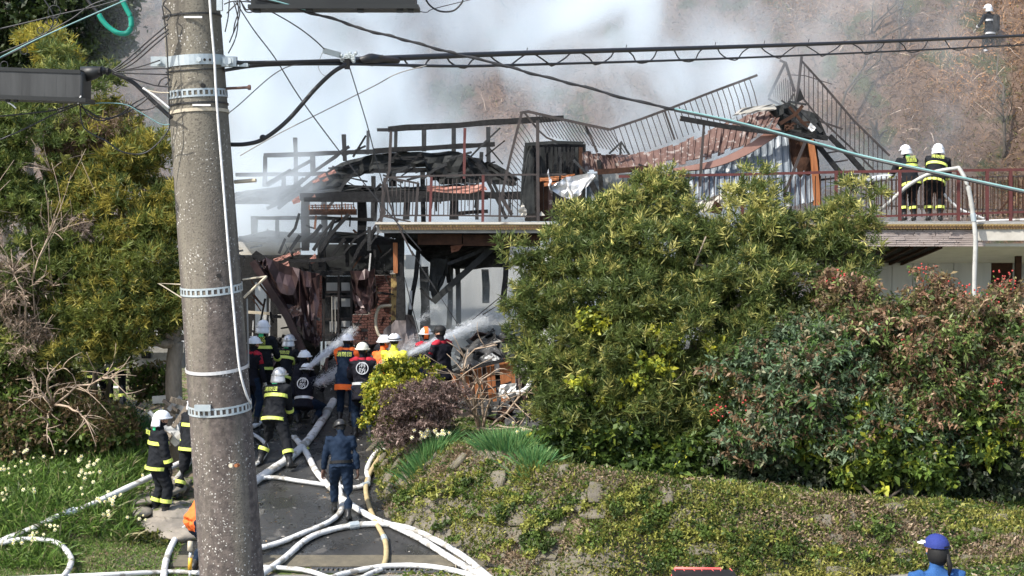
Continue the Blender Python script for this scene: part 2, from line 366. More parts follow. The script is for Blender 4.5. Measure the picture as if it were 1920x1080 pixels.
# ------------------------------------------------------------------ leaves
def unit(a): return a / np.maximum(np.linalg.norm(a, axis=-1, keepdims=True), 1e-9)
def rand_dir(n): return unit(rng.normal(size=(n, 3)))
def leaf_obj(name, C, D, L, W, col, m, parent=None, bend=0.0, droop=0):
    n = len(C); L = np.broadcast_to(L, (n,))[:, None]; W = np.broadcast_to(W, (n,))[:, None]
    S = unit(np.cross(D, rand_dir(n))); mid = C + D * L * .45; tip = C + D * L
    tip = tip - np.array([0, 0, 1.]) * L * droop
    V = np.stack([C, mid + S * W / 2, tip, mid - S * W / 2], 1).reshape(-1, 3)
    F = np.arange(4 * n).reshape(-1, 4); c = np.repeat(np.clip(col, 0, 1), 4, 0)
    return mesh(name, V, F, m, parent, False, c)
def sprigs(C, D, k, L, W, stem, spread, col, cj=.18):
    """k leaves round a short stem at each C growing along D"""
    n = len(C); C2 = np.repeat(C, k, 0); D2 = np.repeat(D, k, 0); t = np.tile(np.linspace(.1, 1, k), n)[:, None]
    s = np.repeat(rng.uniform(.7, 1.3, n), k)[:, None]; z_ = np.repeat(np.exp(rng.normal(size=n) * .28), k)
    base = C2 + D2 * stem * t * s + rng.normal(size=(n * k, 3)) * stem * .06
    dirs = unit(D2 * (1 - spread * rng.uniform(.7, 1.2, (n * k, 1))) + rand_dir(n * k) * spread)
    cc = np.repeat(col, k, 0) * (1 + rng.normal(size=(n * k, 1)) * cj)
    return base, dirs, L * rng.uniform(.7, 1.25, n * k) * z_, W * rng.uniform(.8, 1.2, n * k) * z_ ** .6, cc
def blobs(spec, n, shell=.55, jag=.18, front=.75, hole=.0, hs=1.6):
    """spec: (px,py,Y,rx_px,ry_px,ry_m). Points near the surface of the union of ellipsoids, with outward directions"""
    cs = []; 
    for (px, py, Y, rx, rz, rd) in spec:
        c = P(px, py, Y); cs.append((np.array(c), np.array([rx * Y / FPX, rd, rz * Y / FPX])))
    wts = np.array([(r[0] * r[2]) for c, r in cs]); wts /= wts.sum()
    out = []; dd = []; got = 0
    while got < n:
        m = n; k = rng.choice(len(cs), m, p=wts); c = np.array([cs[i][0] for i in k]); r = np.array([cs[i][1] for i in k])
        u = rand_dir(m); u[:, 1] = np.where(rng.random(m) < front, -np.abs(u[:, 1]), u[:, 1])
        rad = 1 - (1 - shell) * rng.random(m) ** 2 + jag * wob(u[:, 0] * 3 + k, u[:, 2] * 3 + k * 1.7) + rng.normal(size=m) * .05
        p = c + u * r * rad[:, None]
        keep = np.ones(m, bool)
        for j, (cj, rj) in enumerate(cs):
            q = np.linalg.norm((p - cj) / rj, axis=1); keep &= ~((q < shell * .95) & (k != j))
        if hole:
            h = (np.sin(p[:, 0] * hs * 1.9 + 2 * np.sin(p[:, 2] * hs)) + np.sin(p[:, 2] * hs * 2.3 + 1.7 * np.sin(p[:, 1] * hs * 1.3)) + np.sin(p[:, 1] * hs * 2 + p[:, 0] * hs * .8)) / 3
            keep &= h > -1 + 2 * hole * .5 + rng.random(m) * .25
        out.append(p[keep]); dd.append(unit(u[keep] / r[keep])); got += keep.sum()
    return np.vstack(out)[:n], np.vstack(dd)[:n]
def clumped(spec, n, nper, r, flat=.55, **kw):
    m = max(4, n // nper); c, d = blobs(spec, m, **kw); k = rng.integers(0, m, n); u = rand_dir(n); u[:, 2] = np.where(rng.random(n) < .6, np.abs(u[:, 2]), u[:, 2]); u[:, 1] = np.where(rng.random(n) < .6, -np.abs(u[:, 1]), u[:, 1])
    rr = r * rng.uniform(.55, 1.45, m)[k][:, None]; p = c[k] + u * rr * np.array([1, 1, flat]) * rng.uniform(.5, 1.05, (n, 1)) + d[k] * rr * .35
    return p, unit(u + d[k] * .5), rng.random(m)[k][:, None]
def pick(cols, n, wts=None):
    k = rng.choice(len(cols), n, p=wts); return np.array(cols)[k].astype(float)
def clump_tone(p, s=2.2):
    """slowly varying mixture 0..1 over the crown (older and newer foliage)"""
    return np.clip(.5 + .55 * wob(p[:, 0] * s * .7, p[:, 2] * s) + .15 * rng.normal(size=len(p)), 0, 1)[:, None]
DKG, MDG, OLV, YLW = np.array([.050, .078, .024]), np.array([.125, .165, .042]), np.array([.24, .25, .065]), np.array([.30, .28, .03])
def limbs(name, root, tips, r0, m, parent, n=6, curl=.25, sub=3, r1=.25, fork=None):
    """trunk/branches as one connected mesh: each tip reached by a curved tapered limb from the root"""
    b = MB(); root = Vector(root)
    if fork is not None:
        f_ = Vector(fork); q = [root + (f_ - root) * k / 6 + Vector((random.gauss(0, .02), random.gauss(0, .02), 0)) for k in range(7)]; q[0].z -= .2; b.tube(q, [r0 * (1.35 if k == 0 else 1.1 - .05 * k) for k in range(7)], 9, jit=.06); root = q[-1] - Vector((0, 0, .05)); r0 = r0 * .7
    for t in tips:
        t = Vector(t); d = t - root; pts = []
        o = Vector((random.uniform(-1, 1), random.uniform(-1, 1), random.uniform(-.3, 1))) * d.length * curl * .4
        for k in range(n + 1):
            u = k / n; pts.append(root + d * u + o * math.sin(math.pi * u) + Vector((random.gauss(0, 1), random.gauss(0, 1), random.gauss(0, 1))) * d.length * .018)
        b.tube(pts, [r0 * (1 - (1 - r1) * k / n) for k in range(n + 1)], 7)
        for j in range(sub):
            u = random.uniform(.35, .9); i = int(u * n); s = pts[i]; L = d.length * random.uniform(.2, .4)
            v = (d.normalized() + Vector((random.uniform(-1, 1), random.uniform(-1, 1), random.uniform(-.5, 1)))).normalized()
            q = [s + v * L * k / 4 + Vector((random.gauss(0, 1), random.gauss(0, 1), random.gauss(0, 1))) * L * .06 for k in range(5)]
            b.tube(q, [r0 * .45 * (1 - .75 * k / 4) for k in range(5)], 5)
    return b.build(name, m, parent, True)
def stuffcrown(name, arrays, m, parent, droop=0):
    a = [np.concatenate(x) for x in zip(*arrays)]
    o = leaf_obj(name, a[0], a[1], a[2], a[3], a[4], m, parent, droop=droop); o['kind'] = 'stuff'; return o
# --- right: large evergreen with narrow leaves
def podocarp(label, spec, n, trunk_px, tips, seed_y, tone=(DKG, MDG, OLV), tipcol=None, tipfrac=.0, L=.118, W=.019, k=16, group=None, hole=0, name='evergreen_tree', thick=.11, CR=.30, fork=None):
    root = G(*trunk_px) if seed_y is None else Vector((P(trunk_px[0], trunk_px[1], seed_y).x, seed_y, float(total_z(P(trunk_px[0], trunk_px[1], seed_y).x, seed_y))))
    t = empty(name, root, label, 'tree', group)
    limbs('trunk', root, tips, thick, M['bark'], t, fork=fork)
    p, d, ct = clumped(spec, n, 26, CR, .5, shell=.62, jag=.22, hole=hole)
    d = unit(d * .7 + np.array([0, -.1, .75]) + rand_dir(n) * .45)
    m = np.clip(clump_tone(p) * .5 + ct * .6, 0, 1); rnd = rng.random((n, 1))
    col = tone[0] * (1 - m) + tone[1] * m; col = np.where(rnd < .22, tone[2] * rng.uniform(.7, 1.2, (n, 1)), col)
    if tipcol is not None:
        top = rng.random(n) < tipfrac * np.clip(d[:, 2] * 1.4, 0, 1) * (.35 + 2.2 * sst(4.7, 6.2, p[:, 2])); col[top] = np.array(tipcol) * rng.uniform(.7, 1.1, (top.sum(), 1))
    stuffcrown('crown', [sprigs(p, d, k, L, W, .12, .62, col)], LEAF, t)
    return t
Y1 = 26.3
specR = [(1225, 500, Y1 + .3, 120, 95, 1.1), (1120, 570, Y1, 105, 95, 1.0), (1400, 500, Y1 + .4, 105, 90, 1.1), (1290, 630, Y1 - .3, 190, 130, 1.2),
         (1500, 530, Y1 + .3, 85, 95, 1.0), (1150, 740, Y1 - .3, 135, 110, 1.0), (1350, 760, Y1 - .4, 160, 120, 1.0), (1065, 660, Y1 - .1, 75, 90, .7),
         (1235, 385, Y1 + .4, 32, 48, .3), (1215, 420, Y1 + .4, 60, 40, .4), (1412, 385, Y1 + .4, 28, 42, .3), (1430, 420, Y1 + .4, 45, 35, .4), (1140, 420, Y1 + .3, 40, 38, .4), (1110, 460, Y1 + .3, 55, 50, .5), (1330, 440, Y1 + .5, 50, 30, .4),
         (1060, 490, Y1 + .2, 35, 35, .4), (985, 482, Y1 + .1, 10, 16, .15), (1005, 512, Y1 + .1, 24, 16, .2), (1000, 590, Y1, 26, 22, .3), (1030, 560, Y1, 34, 34, .4), (1015, 640, Y1, 30, 30, .4),
         (1590, 430, Y1 + .2, 26, 42, .3), (1625, 375, Y1 + .2, 20, 24, .2), (1645, 345, Y1 + .2, 14, 14, .15), (1580, 490, Y1 + .1, 26, 34, .4), (1100, 850, Y1 - .5, 80, 60, .6), (1243, 340, Y1 + .5, 14, 14, .2), (1180, 380, Y1 + .4, 16, 18, .2),
         (1062, 412, Y1 + .3, 10, 9, .2), (1075, 440, Y1 + .3, 26, 20, .3), (1545, 445, Y1 + .3, 22, 24, .3), (1480, 425, Y1 + .3, 16, 16, .2)]
podocarp('large olive green narrow-leaved evergreen filling the bank right of the burnt house', specR, 21000, (1270, 890), [P(1230, 420, Y1), P(1120, 600, Y1), P(1400, 450, Y1), P(1500, 560, Y1), P(1300, 650, Y1), P(1010, 530, Y1), P(1620, 420, Y1)], 26.2,
         tipcol=(.55, .52, .17), tipfrac=.17, thick=.12)
# --- left trees (three)
specL1 = [(60, 300, 28.5, 110, 130, 1.2), (40, 480, 28, 120, 140, 1.2), (140, 200, 29, 70, 60, .8), (60, 620, 27.6, 90, 80, .8), (-40, 400, 28, 90, 200, 1), (70, 120, 29.2, 60, 28, .5), (140, 540, 27.8, 80, 80, .8), (25, 230, 29, 70, 70, .8)]
podocarp('dark evergreen at the far edge of the yard with twining bare vines in front', specL1, 9000, (110, 800), [P(60, 300, 28.5), P(30, 480, 28), P(130, 220, 29), P(150, 560, 27.8)], 28.4, tone=(DKG * 1.2, MDG * np.array([1.15, 1.15, 1]), OLV * 1.15), hole=.45)
specL2 = [(230, 420, 28.2, 110, 100, 1.0), (300, 500, 27.8, 75, 110, .9), (220, 560, 27.6, 110, 80, .9), (235, 615, 27.3, 80, 40, .7), (165, 650, 27.2, 55, 36, .5), (210, 655, 27.2, 30, 26, .4), (305, 575, 27.4, 50, 50, .6), (300, 330, 28.4, 60, 50, .6), (215, 310, 28.4, 60, 50, .6), (340, 420, 28, 40, 90, .6)]
podocarp('yellow-green evergreen with layered boughs standing just behind the utility pole', specL2, 8500, (322, 830), [P(325, 640, 27.6), P(230, 560, 27.6), P(300, 450, 27.9), P(250, 640, 27.3), P(210, 400, 28.2)], 27.6, tone=(DKG * 1.2, MDG * np.array([1.35, 1.2, 1]), OLV * np.array([1.4, 1.2, 1])), tipcol=(.36, .31, .06), tipfrac=.2, hole=.5, thick=.17, fork=P(326, 640, 27.6))
specL3 = [(205, 240, 29.6, 50, 30, .5), (110, 95, 30.5, 55, 20, .5), (230, 270, 29.5, 40, 35, .4), (190, 300, 29.5, 70, 35, .5)]
podocarp('sparse yellowish young tree rising above the others under the cable loops', specL3, 1800, (200, 700), [P(205, 240, 29.6), P(230, 300, 29.5), P(150, 200, 30)], 30, tone=(MDG, OLV, YLW), tipcol=(.42, .36, .06), tipfrac=.3, hole=.15, thick=.06)
# dark ivy woods top left on the hill
p, d = blobs([(60, 40, 38, 190, 110, 2), (140, 10, 39, 90, 60, 1.5), (-40, 90, 38, 120, 90, 2)], 5200, shell=.7)
t = empty('evergreen_tree', (float(P(40, 0, 38).x), 38, 1.4), 'dark glossy broadleaf tree high on the slope behind the left cables', 'tree')
limbs('trunk', (P(40, 0, 38).x, 38, 1.4), [P(60, 40, 38), P(140, 20, 38.5), P(-20, 80, 38)], .14, M['barkdark'], t)
stuffcrown('crown', [sprigs(p, unit(d + rand_dir(len(p)) * .6), 9, .16, .08, .2, .8, pick([(.015, .03, .008), (.03, .05, .012), (.05, .075, .02)], len(p)))], LEAF, t)
# --- right: red tinged nandina shrubs
def nandina(label, spec, n, root, cols, wts, L=.085, W=.034, berries=(), k=13, name='nandina_shrub', st=.2, CR=.24):
    t = empty(name, root, label, 'shrub', None)
    tips = [P(s[0], s[1], s[2] + .3) for s in spec[:5]]; limbs('stems', Vector(root) + Vector((0, .45, 0)), tips, .026, M['barkdark'], t, curl=.4)
    p, d, c = clumped(spec, n, 22, CR, .4, shell=.5, jag=.3)
    d = unit(d + rand_dir(n) * .8 + np.array([0, 0, .3])); base = pick(cols, n, wts)
    base = base * (.75 + .5 * c)
    if name == 'nandina_shrub': base = base * 1.12 * np.array([.92, 1.1, .95]); hi = (sst(3.4, 4.6, p[:, 2]) * .6)[:, None] * (rng.random((n, 1)) < .55); base = base * (1 - hi) + np.array([.34, .17, .12]) * hi
    stuffcrown('crown', [sprigs(p, d, k, L, W, st, .9, base)], LEAF, t, droop=.15)
    for (bx, by, bY) in berries:
        b = MB(); q = P(bx, by, bY)
        for i in range(16):
            b.ell(q + Vector((random.gauss(0, .10), random.gauss(0, .08), random.gauss(0, .09))), (.016, .016, .016), 6, 4)
        b.build('berry_cluster', M['berry'], t)['kind'] = 'stuff'
    return t
M['berry'] = mat('red berries', (.36, .03, .03), (.5, .08, .06), .6, 9)
RED = [(.15, .08, .05), (.26, .13, .09), (.09, .12, .035), (.16, .18, .06), (.36, .22, .16), (.07, .08, .04)]
nandina('tall red-brown nandina with scarlet berries below the pale soffit', [(1760, 645, 25.2, 140, 70, .9), (1880, 655, 25.2, 90, 66, .8), (1650, 650, 25.2, 100, 60, .8), (1860, 720, 25, 110, 100, .8), (1720, 720, 25, 140, 90, .9), (1735, 548, 25.3, 40, 16, .3), (1890, 570, 25.3, 50, 20, .4), (1575, 570, 25.3, 36, 36, .4)],
        7600, G(1740, 900), RED, [.15, .15, .22, .24, .08, .16], berries=[(1565, 527, 25), (1580, 545, 25), (1735, 508, 25.2), (1705, 640, 24.3), (1810, 545, 24.8), (1850, 575, 24.6), (1875, 520, 25), (1890, 535, 25), (1860, 728, 24.1), (1720, 650, 24.3), (1720, 755, 24.1), (1640, 615, 24.5)])
nandina('grey-green and bronze leaved shrub in the middle of the bank', [(1500, 720, 25, 130, 90, .9), (1600, 790, 24.9, 120, 80, .8), (1430, 800, 24.9, 90, 70, .7), (1560, 660, 25.1, 100, 60, .7), (1700, 830, 24.8, 90, 60, .6)],
        6800, G(1530, 915), [(.10, .13, .08), (.15, .18, .12), (.22, .12, .08), (.08, .12, .035), (.24, .20, .14)], [.22, .22, .2, .24, .12], berries=[(1340, 765, 24.4), (1420, 775, 24.2)])
# broadleaf shrubs with yellow-green new leaves
def broadleaf(label, spec, n, root, cols, wts, L=.10, W=.07, k=7, name='broadleaf_shrub', st=.15, CR=.18):
    return nandina(label, spec, n, root, cols, wts, L=L, W=W, k=k, name=name, st=st, CR=CR)
GY = [(.06, .10, .02), (.10, .16, .03), (.20, .26, .04), (.40, .42, .05), (.03, .055, .012)]
broadleaf('glossy shrub with lime yellow leaves at the left foot of the evergreen', [(1180, 830, 25.3, 110, 50, .5), (1100, 830, 25.4, 80, 60, .5), (1280, 860, 25.1, 110, 50, .5), (1190, 700, 25.6, 60, 50, .3), (1060, 850, 25.3, 70, 50, .4), (1240, 890, 25.0, 120, 34, .3)], 3600, G(1170, 880), GY, [.34, .22, .08, .03, .33])
broadleaf('climber trailing bright yellow leaves down the front of the evergreen', [(1225, 640, 25.0, 24, 40, .2), (1215, 690, 24.95, 22, 40, .2), (1190, 720, 24.95, 45, 16, .2), (1095, 590, 25.3, 28, 24, .2), (1240, 620, 25.0, 60, 12, .15), (1330, 640, 25, 30, 14, .2), (1110, 735, 25, 40, 24, .2)], 300, G(1200, 885), [(.50, .50, .05), (.34, .37, .05), (.15, .2, .03)], [.4, .3, .3], k=6, L=.09, CR=.12)
broadleaf('lime leaved shrub at the lower right of the bank', [(1650, 830, 24.4, 70, 60, .4), (1730, 870, 24.3, 70, 35, .35), (1600, 870, 24.5, 60, 60, .4), (1850, 800, 24.5, 70, 60, .4), (1550, 840, 24.6, 60, 40, .3)], 2400, G(1640, 935), GY, [.25, .28, .25, .12, .1])
broadleaf('dark trailing ivy at the base of the right hand shrubs', [(1690, 920, 24.5, 90, 35, .3), (1400, 900, 24.8, 80, 40, .3), (1820, 880, 24.7, 90, 50, .4), (1510, 910, 24.7, 60, 30, .3)], 1700, G(1660, 960), [(.03, .05, .02), (.05, .07, .03), (.10, .11, .07)], [.4, .4, .2], L=.09, W=.06)
broadleaf('deep green undershrub between the two trunks at the bank top', [(1250, 880, 25.3, 160, 50, .4), (1120, 885, 25.2, 110, 36, .4), (1430, 860, 25.5, 130, 70, .4), (1560, 890, 25.3, 120, 50, .3), (1790, 880, 25.1, 130, 60, .3), (1350, 700, 26.2, 350, 180, .3)], 4600, G(1350, 905), [(.035, .065, .02), (.07, .11, .03)], None, L=.11, W=.05)
# centre: yellow-green hedge ball and brown withered shrub
broadleaf('rounded golden-green box shrub beside the firefighters', [(745, 735, 27.0, 42, 52, .5), (785, 705, 27.1, 34, 22, .4), (728, 785, 26.9, 34, 34, .35), (712, 755, 26.9, 20, 40, .3), (745, 690, 27.1, 28, 18, .3)], 3000, G(735, 825), [(.45, .42, .05), (.30, .33, .04), (.12, .16, .02), (.05, .07, .012)], [.34, .3, .22, .14], L=.055, W=.04, k=8, st=.08, CR=.10)
nandina('withered grey-brown shrub beside the golden box shrub', [(800, 755, 26.4, 62, 38, .5), (838, 750, 26.5, 34, 30, .4), (770, 790, 26.4, 35, 45, .4), (800, 790, 26.5, 50, 40, .4), (740, 800, 26.5, 25, 35, .3)], 2600, G(785, 840), [(.22, .15, .13), (.13, .09, .075), (.30, .22, .19), (.08, .055, .045)], [.35, .3, .2, .15], L=.05, W=.018, k=10, name='withered_shrub', st=.1, CR=.12)
# bare twiggy shrubs
def twiggy(label, root, tips, r=.022, name='bare_shrub', kids=7, m='twig', scale=1.0):
    t = empty(name, root, label, 'shrub'); b = MB(); root = Vector(root)
    for q in tips:
        q = Vector(q); d = q - root; o = Vector((random.uniform(-.3, .3), random.uniform(-.3, .3), random.uniform(.05, .4))) * d.length
        pts = [root + d * k / 8 + o * math.sin(math.pi * k / 8) + Vector((random.gauss(0, 1), random.gauss(0, 1), random.gauss(0, 1))) * d.length * .015 for k in range(9)]
        b.tube(pts, [r * (1 - .75 * k / 8) for k in range(9)], 5)
        for j in range(kids):
            i = random.randint(2, 7); s = pts[i]; L = d.length * random.uniform(.15, .45) * scale
            v = (d.normalized() * .6 + Vector((random.uniform(-1, 1), random.uniform(-.6, .6), random.uniform(-.5, .9)))).normalized()
            c = Vector((random.gauss(0, .4), random.gauss(0, .4), random.gauss(0, .4)))
            b.tube([s + v * L * k / 4 + c * L * (k / 4) ** 2 for k in range(5)], [r * .45 * (1 - .6 * k / 4) for k in range(5)], 4)
    b.build('stems', M[m], t, True); return t
rt = G(905, 815)
twiggy('bare branching shrub with pale stems in front of the scorched planks', rt, [P(840, 715, 26.6), P(865, 690, 26.7), P(930, 650, 27), P(905, 620 + 90, 26.8), P(1000, 790, 26.2), P(985, 745, 26.8), P(1010, 815, 26), P(955, 700, 26.8), P(820, 760, 26.3), P(880, 770, 26.3)], .028)
twiggy('tangle of bare pale vine hanging in front of the dark evergreen', P(55, 690, 27), [P(20, 400, 26.9), P(60, 470, 26.8), P(100, 400, 26.9), P(0, 560, 26.8), P(110, 540, 26.6), P(60, 740, 26.5), P(20, 620, 26.6), P(90, 620, 26.6), P(40, 300, 27), P(80, 520, 26.5), P(10, 500, 26.6)], .026, 'bare_vine', 16, scale=.8)
twiggy('low arching bare bush over the ferny bank', P(100, 760, 26.6), [P(180, 740, 26.3), P(250, 755, 26.2), P(60, 720, 26.4), P(130, 690, 26.4), P(30, 770, 26.3), P(160, 800, 26), P(90, 830, 26)], .024, 'bare_shrub', 12)
twiggy('grey leafless sapling among the yellow-green boughs', G(120, 820), [P(110, 380, 27.2), P(150, 440, 27.2), P(200, 420, 27.3), P(90, 520, 27)], .022, 'bare_sapling', 18, scale=.7)
for (spec, n_, lab, cols_) in (([(190, 270, 28.6, 60, 40, .5), (130, 280, 28.4, 40, 45, .4)], 900, 'brown withered vine mass high between the left trees', [(.16, .10, .07), (.24, .17, .12), (.10, .07, .04), (.11, .12, .03)]),
    ([(190, 435, 27.5, 50, 22, .4), (140, 440, 27.6, 40, 18, .4), (235, 420, 27.4, 24, 20, .3)], 420, 'pinkish brown dead twig mass halfway up the left trees', [(.28, .22, .19), (.18, .14, .11), (.34, .27, .23)]),
    ([(30, 560, 26.9, 40, 50, .3), (15, 480, 27, 30, 34, .3), (60, 640, 26.8, 24, 50, .3)], 420, 'brown tangled dry vine mass at the far left edge', [(.26, .19, .14), (.16, .12, .09), (.36, .28, .21)]),
    ([(150, 780, 26.9, 80, 30, .4), (60, 810, 26.9, 60, 22, .4)], 450, 'dry brown bramble patch above the daffodil bed', [(.16, .10, .05), (.10, .07, .04), (.09, .10, .03)])):
    nandina(lab, spec, n_, P(spec[0][0], spec[0][1] + 60, spec[0][2]), cols_, None, L=.10, W=.014, k=12, name='dry_vine', st=.2, CR=.2)
# undergrowth left
p, d = blobs([(90, 800, 27.3, 120, 60, .8), (190, 805, 27.2, 60, 45, .6), (30, 740, 27.6, 80, 70, .8), (95, 735, 27.8, 60, 45, .5), (20, 850, 27, 60, 40, .5), (285, 715, 28.9, 34, 24, .3)], 5200, shell=.6)
t = empty('undergrowth_shrub', G(120, 860), 'low mass of ferny green and brown undergrowth behind the daffodils', 'shrub')
stuffcrown('foliage', [sprigs(p, unit(d + rand_dir(len(p)) * .7), 9, .09, .05, .15, .85, pick([(.06, .10, .02), (.13, .19, .035), (.16, .12, .05), (.22, .16, .09), (.08, .12, .025)], len(p)) )], LEAF, t)
X, Y = DRIVE_LITTER; n = len(X)
leaf_obj('driveway_litter', np.stack([X, Y, ground_z(X, Y) + .012], -1), unit(rand_dir(n) * np.array([1, 1, .08])), rng.uniform(.02, .09, n), rng.uniform(.008, .03, n), pick([(.05, .04, .03), (.25, .18, .11), (.01, .01, .01), (.35, .33, .3)], n), DRY)['kind'] = 'stuff'
# ------------------------------------------------------------------ grass and ground cover
def scatter_region(pxr, n, dens=None):
    """random ground points whose pixels fall inside px box (x0,y0,x1,y1)"""
    x0, y0, x1, y1 = pxr; a = G((x0 + x1) / 2, y0); b_ = G((x0 + x1) / 2, min(y1, 1120))
    Y0, Y1_ = min(a.y, b_.y) - .2, max(a.y, b_.y) + .2
    Y = rng.uniform(Y0, Y1_, n); X = (rng.uniform(x0, x1, n) - 960) / FPX * Y; return X, Y
def grass(name, boxes, L, W, cols, wts, lean=.5, kind='stuff', extra=None, m=None, label=None):
    A = []
    for box, n in boxes:
        X, Y = scatter_region(box, n); 
        d = foot_dist(X, Y); ok = ~((X > -5.3) & (d < .02) & (Y > 23.2)); X, Y = X[ok], Y[ok]
        Z = ground_z(X, Y) - .01; n = len(X); D = unit(np.stack([rng.normal(size=n) * lean, rng.normal(size=n) * lean, np.ones(n)], -1))
        A.append((np.stack([X, Y, Z], -1), D, L * rng.uniform(.5, 1.3, n), W * rng.uniform(.7, 1.2, n), pick(cols, n, wts) * rng.uniform(.7, 1.25, (n, 1))))
    a = [np.concatenate(x) for x in zip(*A)]
    o = leaf_obj(name, *a[:5], m or LEAF, None, droop=.25); o['kind'] = kind; return o
GR = [(.10, .18, .035), (.16, .27, .05), (.23, .31, .08), (.30, .27, .14), (.06, .11, .02)]
grass('daffodil_leaves', [((-20, 850, 240, 990), 8000), ((150, 840, 285, 930), 3800), ((-20, 960, 120, 1060), 2200)], .42, .024, GR, [.28, .27, .15, .06, .24], .75)
grass('grass', [((-20, 1000, 360, 1085), 15000), ((180, 910, 290, 1010), 4500), ((700, 790, 1100, 880), 12000), ((160, 690, 345, 760), 3500)], .10, .014, GR + [(.30, .25, .16)], [.22, .25, .18, .1, .1, .15], .8)
grass('weeds', [((1000, 850, 1940, 960), 9000), ((720, 790, 1000, 870), 2500), ((1750, 880, 1940, 1085), 5000)], .11, .05, [(.05, .09, .02), (.09, .14, .03), (.16, .12, .07), (.16, .20, .04)], [.3, .3, .2, .2], .9)
grass('leaf_litter', [((1000, 880, 1900, 1000), 9000), ((980, 860, 1100, 900), 2000), ((240, 900, 350, 1000), 500), ((0, 1040, 300, 1085), 1200)], .07, .03, [(.30, .20, .13), (.22, .13, .08), (.40, .32, .24)], None, 3.0, m=DRY)
# flowers scattered through the daffodil bed
fl = []
for i in range(115):
    if i < 85: X, Y = scatter_region((-10, 855, 275, 985), 1)
    elif i < 100: X, Y = scatter_region((230, 770, 270, 800), 1)
    else: X, Y = scatter_region((-10, 990, 110, 1050), 1)
    fl.append((X[0], Y[0], float(ground_z(X[0], Y[0])) + random.uniform(.28, .42)))
b = MB()
def flower(b, c, s=.035):
    c = Vector(c); ax = Vector((random.uniform(-.6, .6), -1, random.uniform(.1, .8))).normalized(); q = ax.to_track_quat('Z', 'Y').to_matrix()
    V = [c]; F = []
    for k in range(6):
        a0 = k * math.pi / 3; V += [c + q @ Vector((math.cos(a0 - .35) * s * .6, math.sin(a0 - .35) * s * .6, .004)), c + q @ Vector((math.cos(a0) * s, math.sin(a0) * s, .0)), c + q @ Vector((math.cos(a0 + .35) * s * .6, math.sin(a0 + .35) * s * .6, .004))]
        F.append((0, 1 + 3 * k, 2 + 3 * k, 3 + 3 * k))
    b.add(V, F)
    b.tube([c, c + ax * s * .5], [s * .28, s * .34], 6, m=1)
for c in fl:
    if wob(c[0] * 1.6, c[1] * 2.1) < -.12: continue
    for j in range(random.choice((1, 2, 3, 4))): flower(b, Vector(c) + Vector((random.gauss(0, .06), random.gauss(0, .05), random.gauss(0, .035))), random.uniform(.022, .042))
M['trumpet'] = mat('yellow trumpets', (.7, .5, .08), (.75, .6, .15), .6, 9)
o = b.build('daffodil_blossom', [M['petal'], M['trumpet']]); o['kind'] = 'stuff'
def clump(label, px, py, rpx, n, L, flowers, cols):
    c = G(px, py); t = empty('daffodil_clump', c, label, 'flowers', 'daffodil clumps on the bank')
    r = rpx * c.y / FPX; X = c.x + rng.normal(size=n) * r * .35; Y = c.y + rng.normal(size=n) * r * .3; Z = ground_z(X, Y)
    D = unit(np.stack([(X - c.x) / r * 1.1 + rng.normal(size=n) * .18, (Y - c.y) / r * 1.1 + rng.normal(size=n) * .18, np.ones(n)], -1))
    o = leaf_obj('leaves', np.stack([X, Y, Z], -1), D, L * rng.uniform(.7, 1.15, n), .02, pick(cols, n) * rng.uniform(.8, 1.2, (n, 1)), LEAF, t, droop=.18); o['kind'] = 'stuff'
    for k in range(flowers):
        a = random.uniform(0, 6.28); q = Vector((c.x + math.cos(a) * r * random.uniform(.1, .9), c.y + random.uniform(-.2, .1), c.z + L * random.uniform(.72, 1.12)))
        b = MB(); flower(b, q, .04); b.build('blossom', [M['petal'], M['trumpet']], t)
BG = [(.08, .20, .075), (.13, .28, .09), (.19, .31, .11)]
clump('clump of daffodils full of cream blossoms at the corner of the stone bank', 805, 862, 55, 700, .5, 26, BG)
clump('larger grassy daffodil clump with hardly any blossoms, right of the flowering one', 955, 858, 65, 1300, .6, 3, BG)
clump('short dense daffodil leaves tucked at the evergreen foot', 1000, 870, 45, 500, .38, 0, BG)
clump('dark spiky clump under the golden box shrub', 738, 842, 24, 250, .42, 0, [(.03, .07, .03), (.05, .1, .04)])
clump('daffodils blooming beside the pale roots of the tree behind the pole', 262, 815, 30, 260, .4, 8, BG)
clump('green strappy clump on the dark bank right of the ferns', 225, 795, 40, 380, .45, 0, [(.04, .1, .03), (.06, .13, .04)])
# ------------------------------------------------------------------ stone retaining wall
wall = empty('retaining_wall', (2, 22.8, 0), 'low mossy stone retaining wall curving along the foot of the bank', 'wall')
seglen = [0]; 
for a, c in zip(FOOT[:-1], FOOT[1:]): seglen.append(seglen[-1] + float(np.hypot(*(c - a))))
def foot_at(s):
    x = np.interp(s, seglen, FOOT[:, 0]); y = np.interp(s, seglen, FOOT[:, 1]); e = .05
    dx = np.interp(s + e, seglen, FOOT[:, 0]) - np.interp(s - e, seglen, FOOT[:, 0]); dy = np.interp(s + e, seglen, FOOT[:, 1]) - np.interp(s - e, seglen, FOOT[:, 1])
    n = math.hypot(dx, dy) + 1e-9; return float(x), float(y), -dy / n, dx / n
stone_data = []
for v in range(9):
    bm = bmesh.new(); bmesh.ops.create_cube(bm, size=1); bmesh.ops.subdivide_edges(bm, edges=bm.edges[:], cuts=2, use_grid_fill=True)
    for q in bm.verts:
        n = q.co.normalized(); q.co = q.co * .80 + n * .16 * (.8 + .2 * random.random()); q.co += Vector((random.gauss(0, .03), random.gauss(0, .03), random.gauss(0, .03)))
    me = bpy.data.meshes.new('stone'); bm.to_mesh(me); bm.free(); me.materials.append(M['stone']); me.polygons.foreach_set('use_smooth', [True] * len(me.polygons))
    stone_data.append(me)
nst = 0
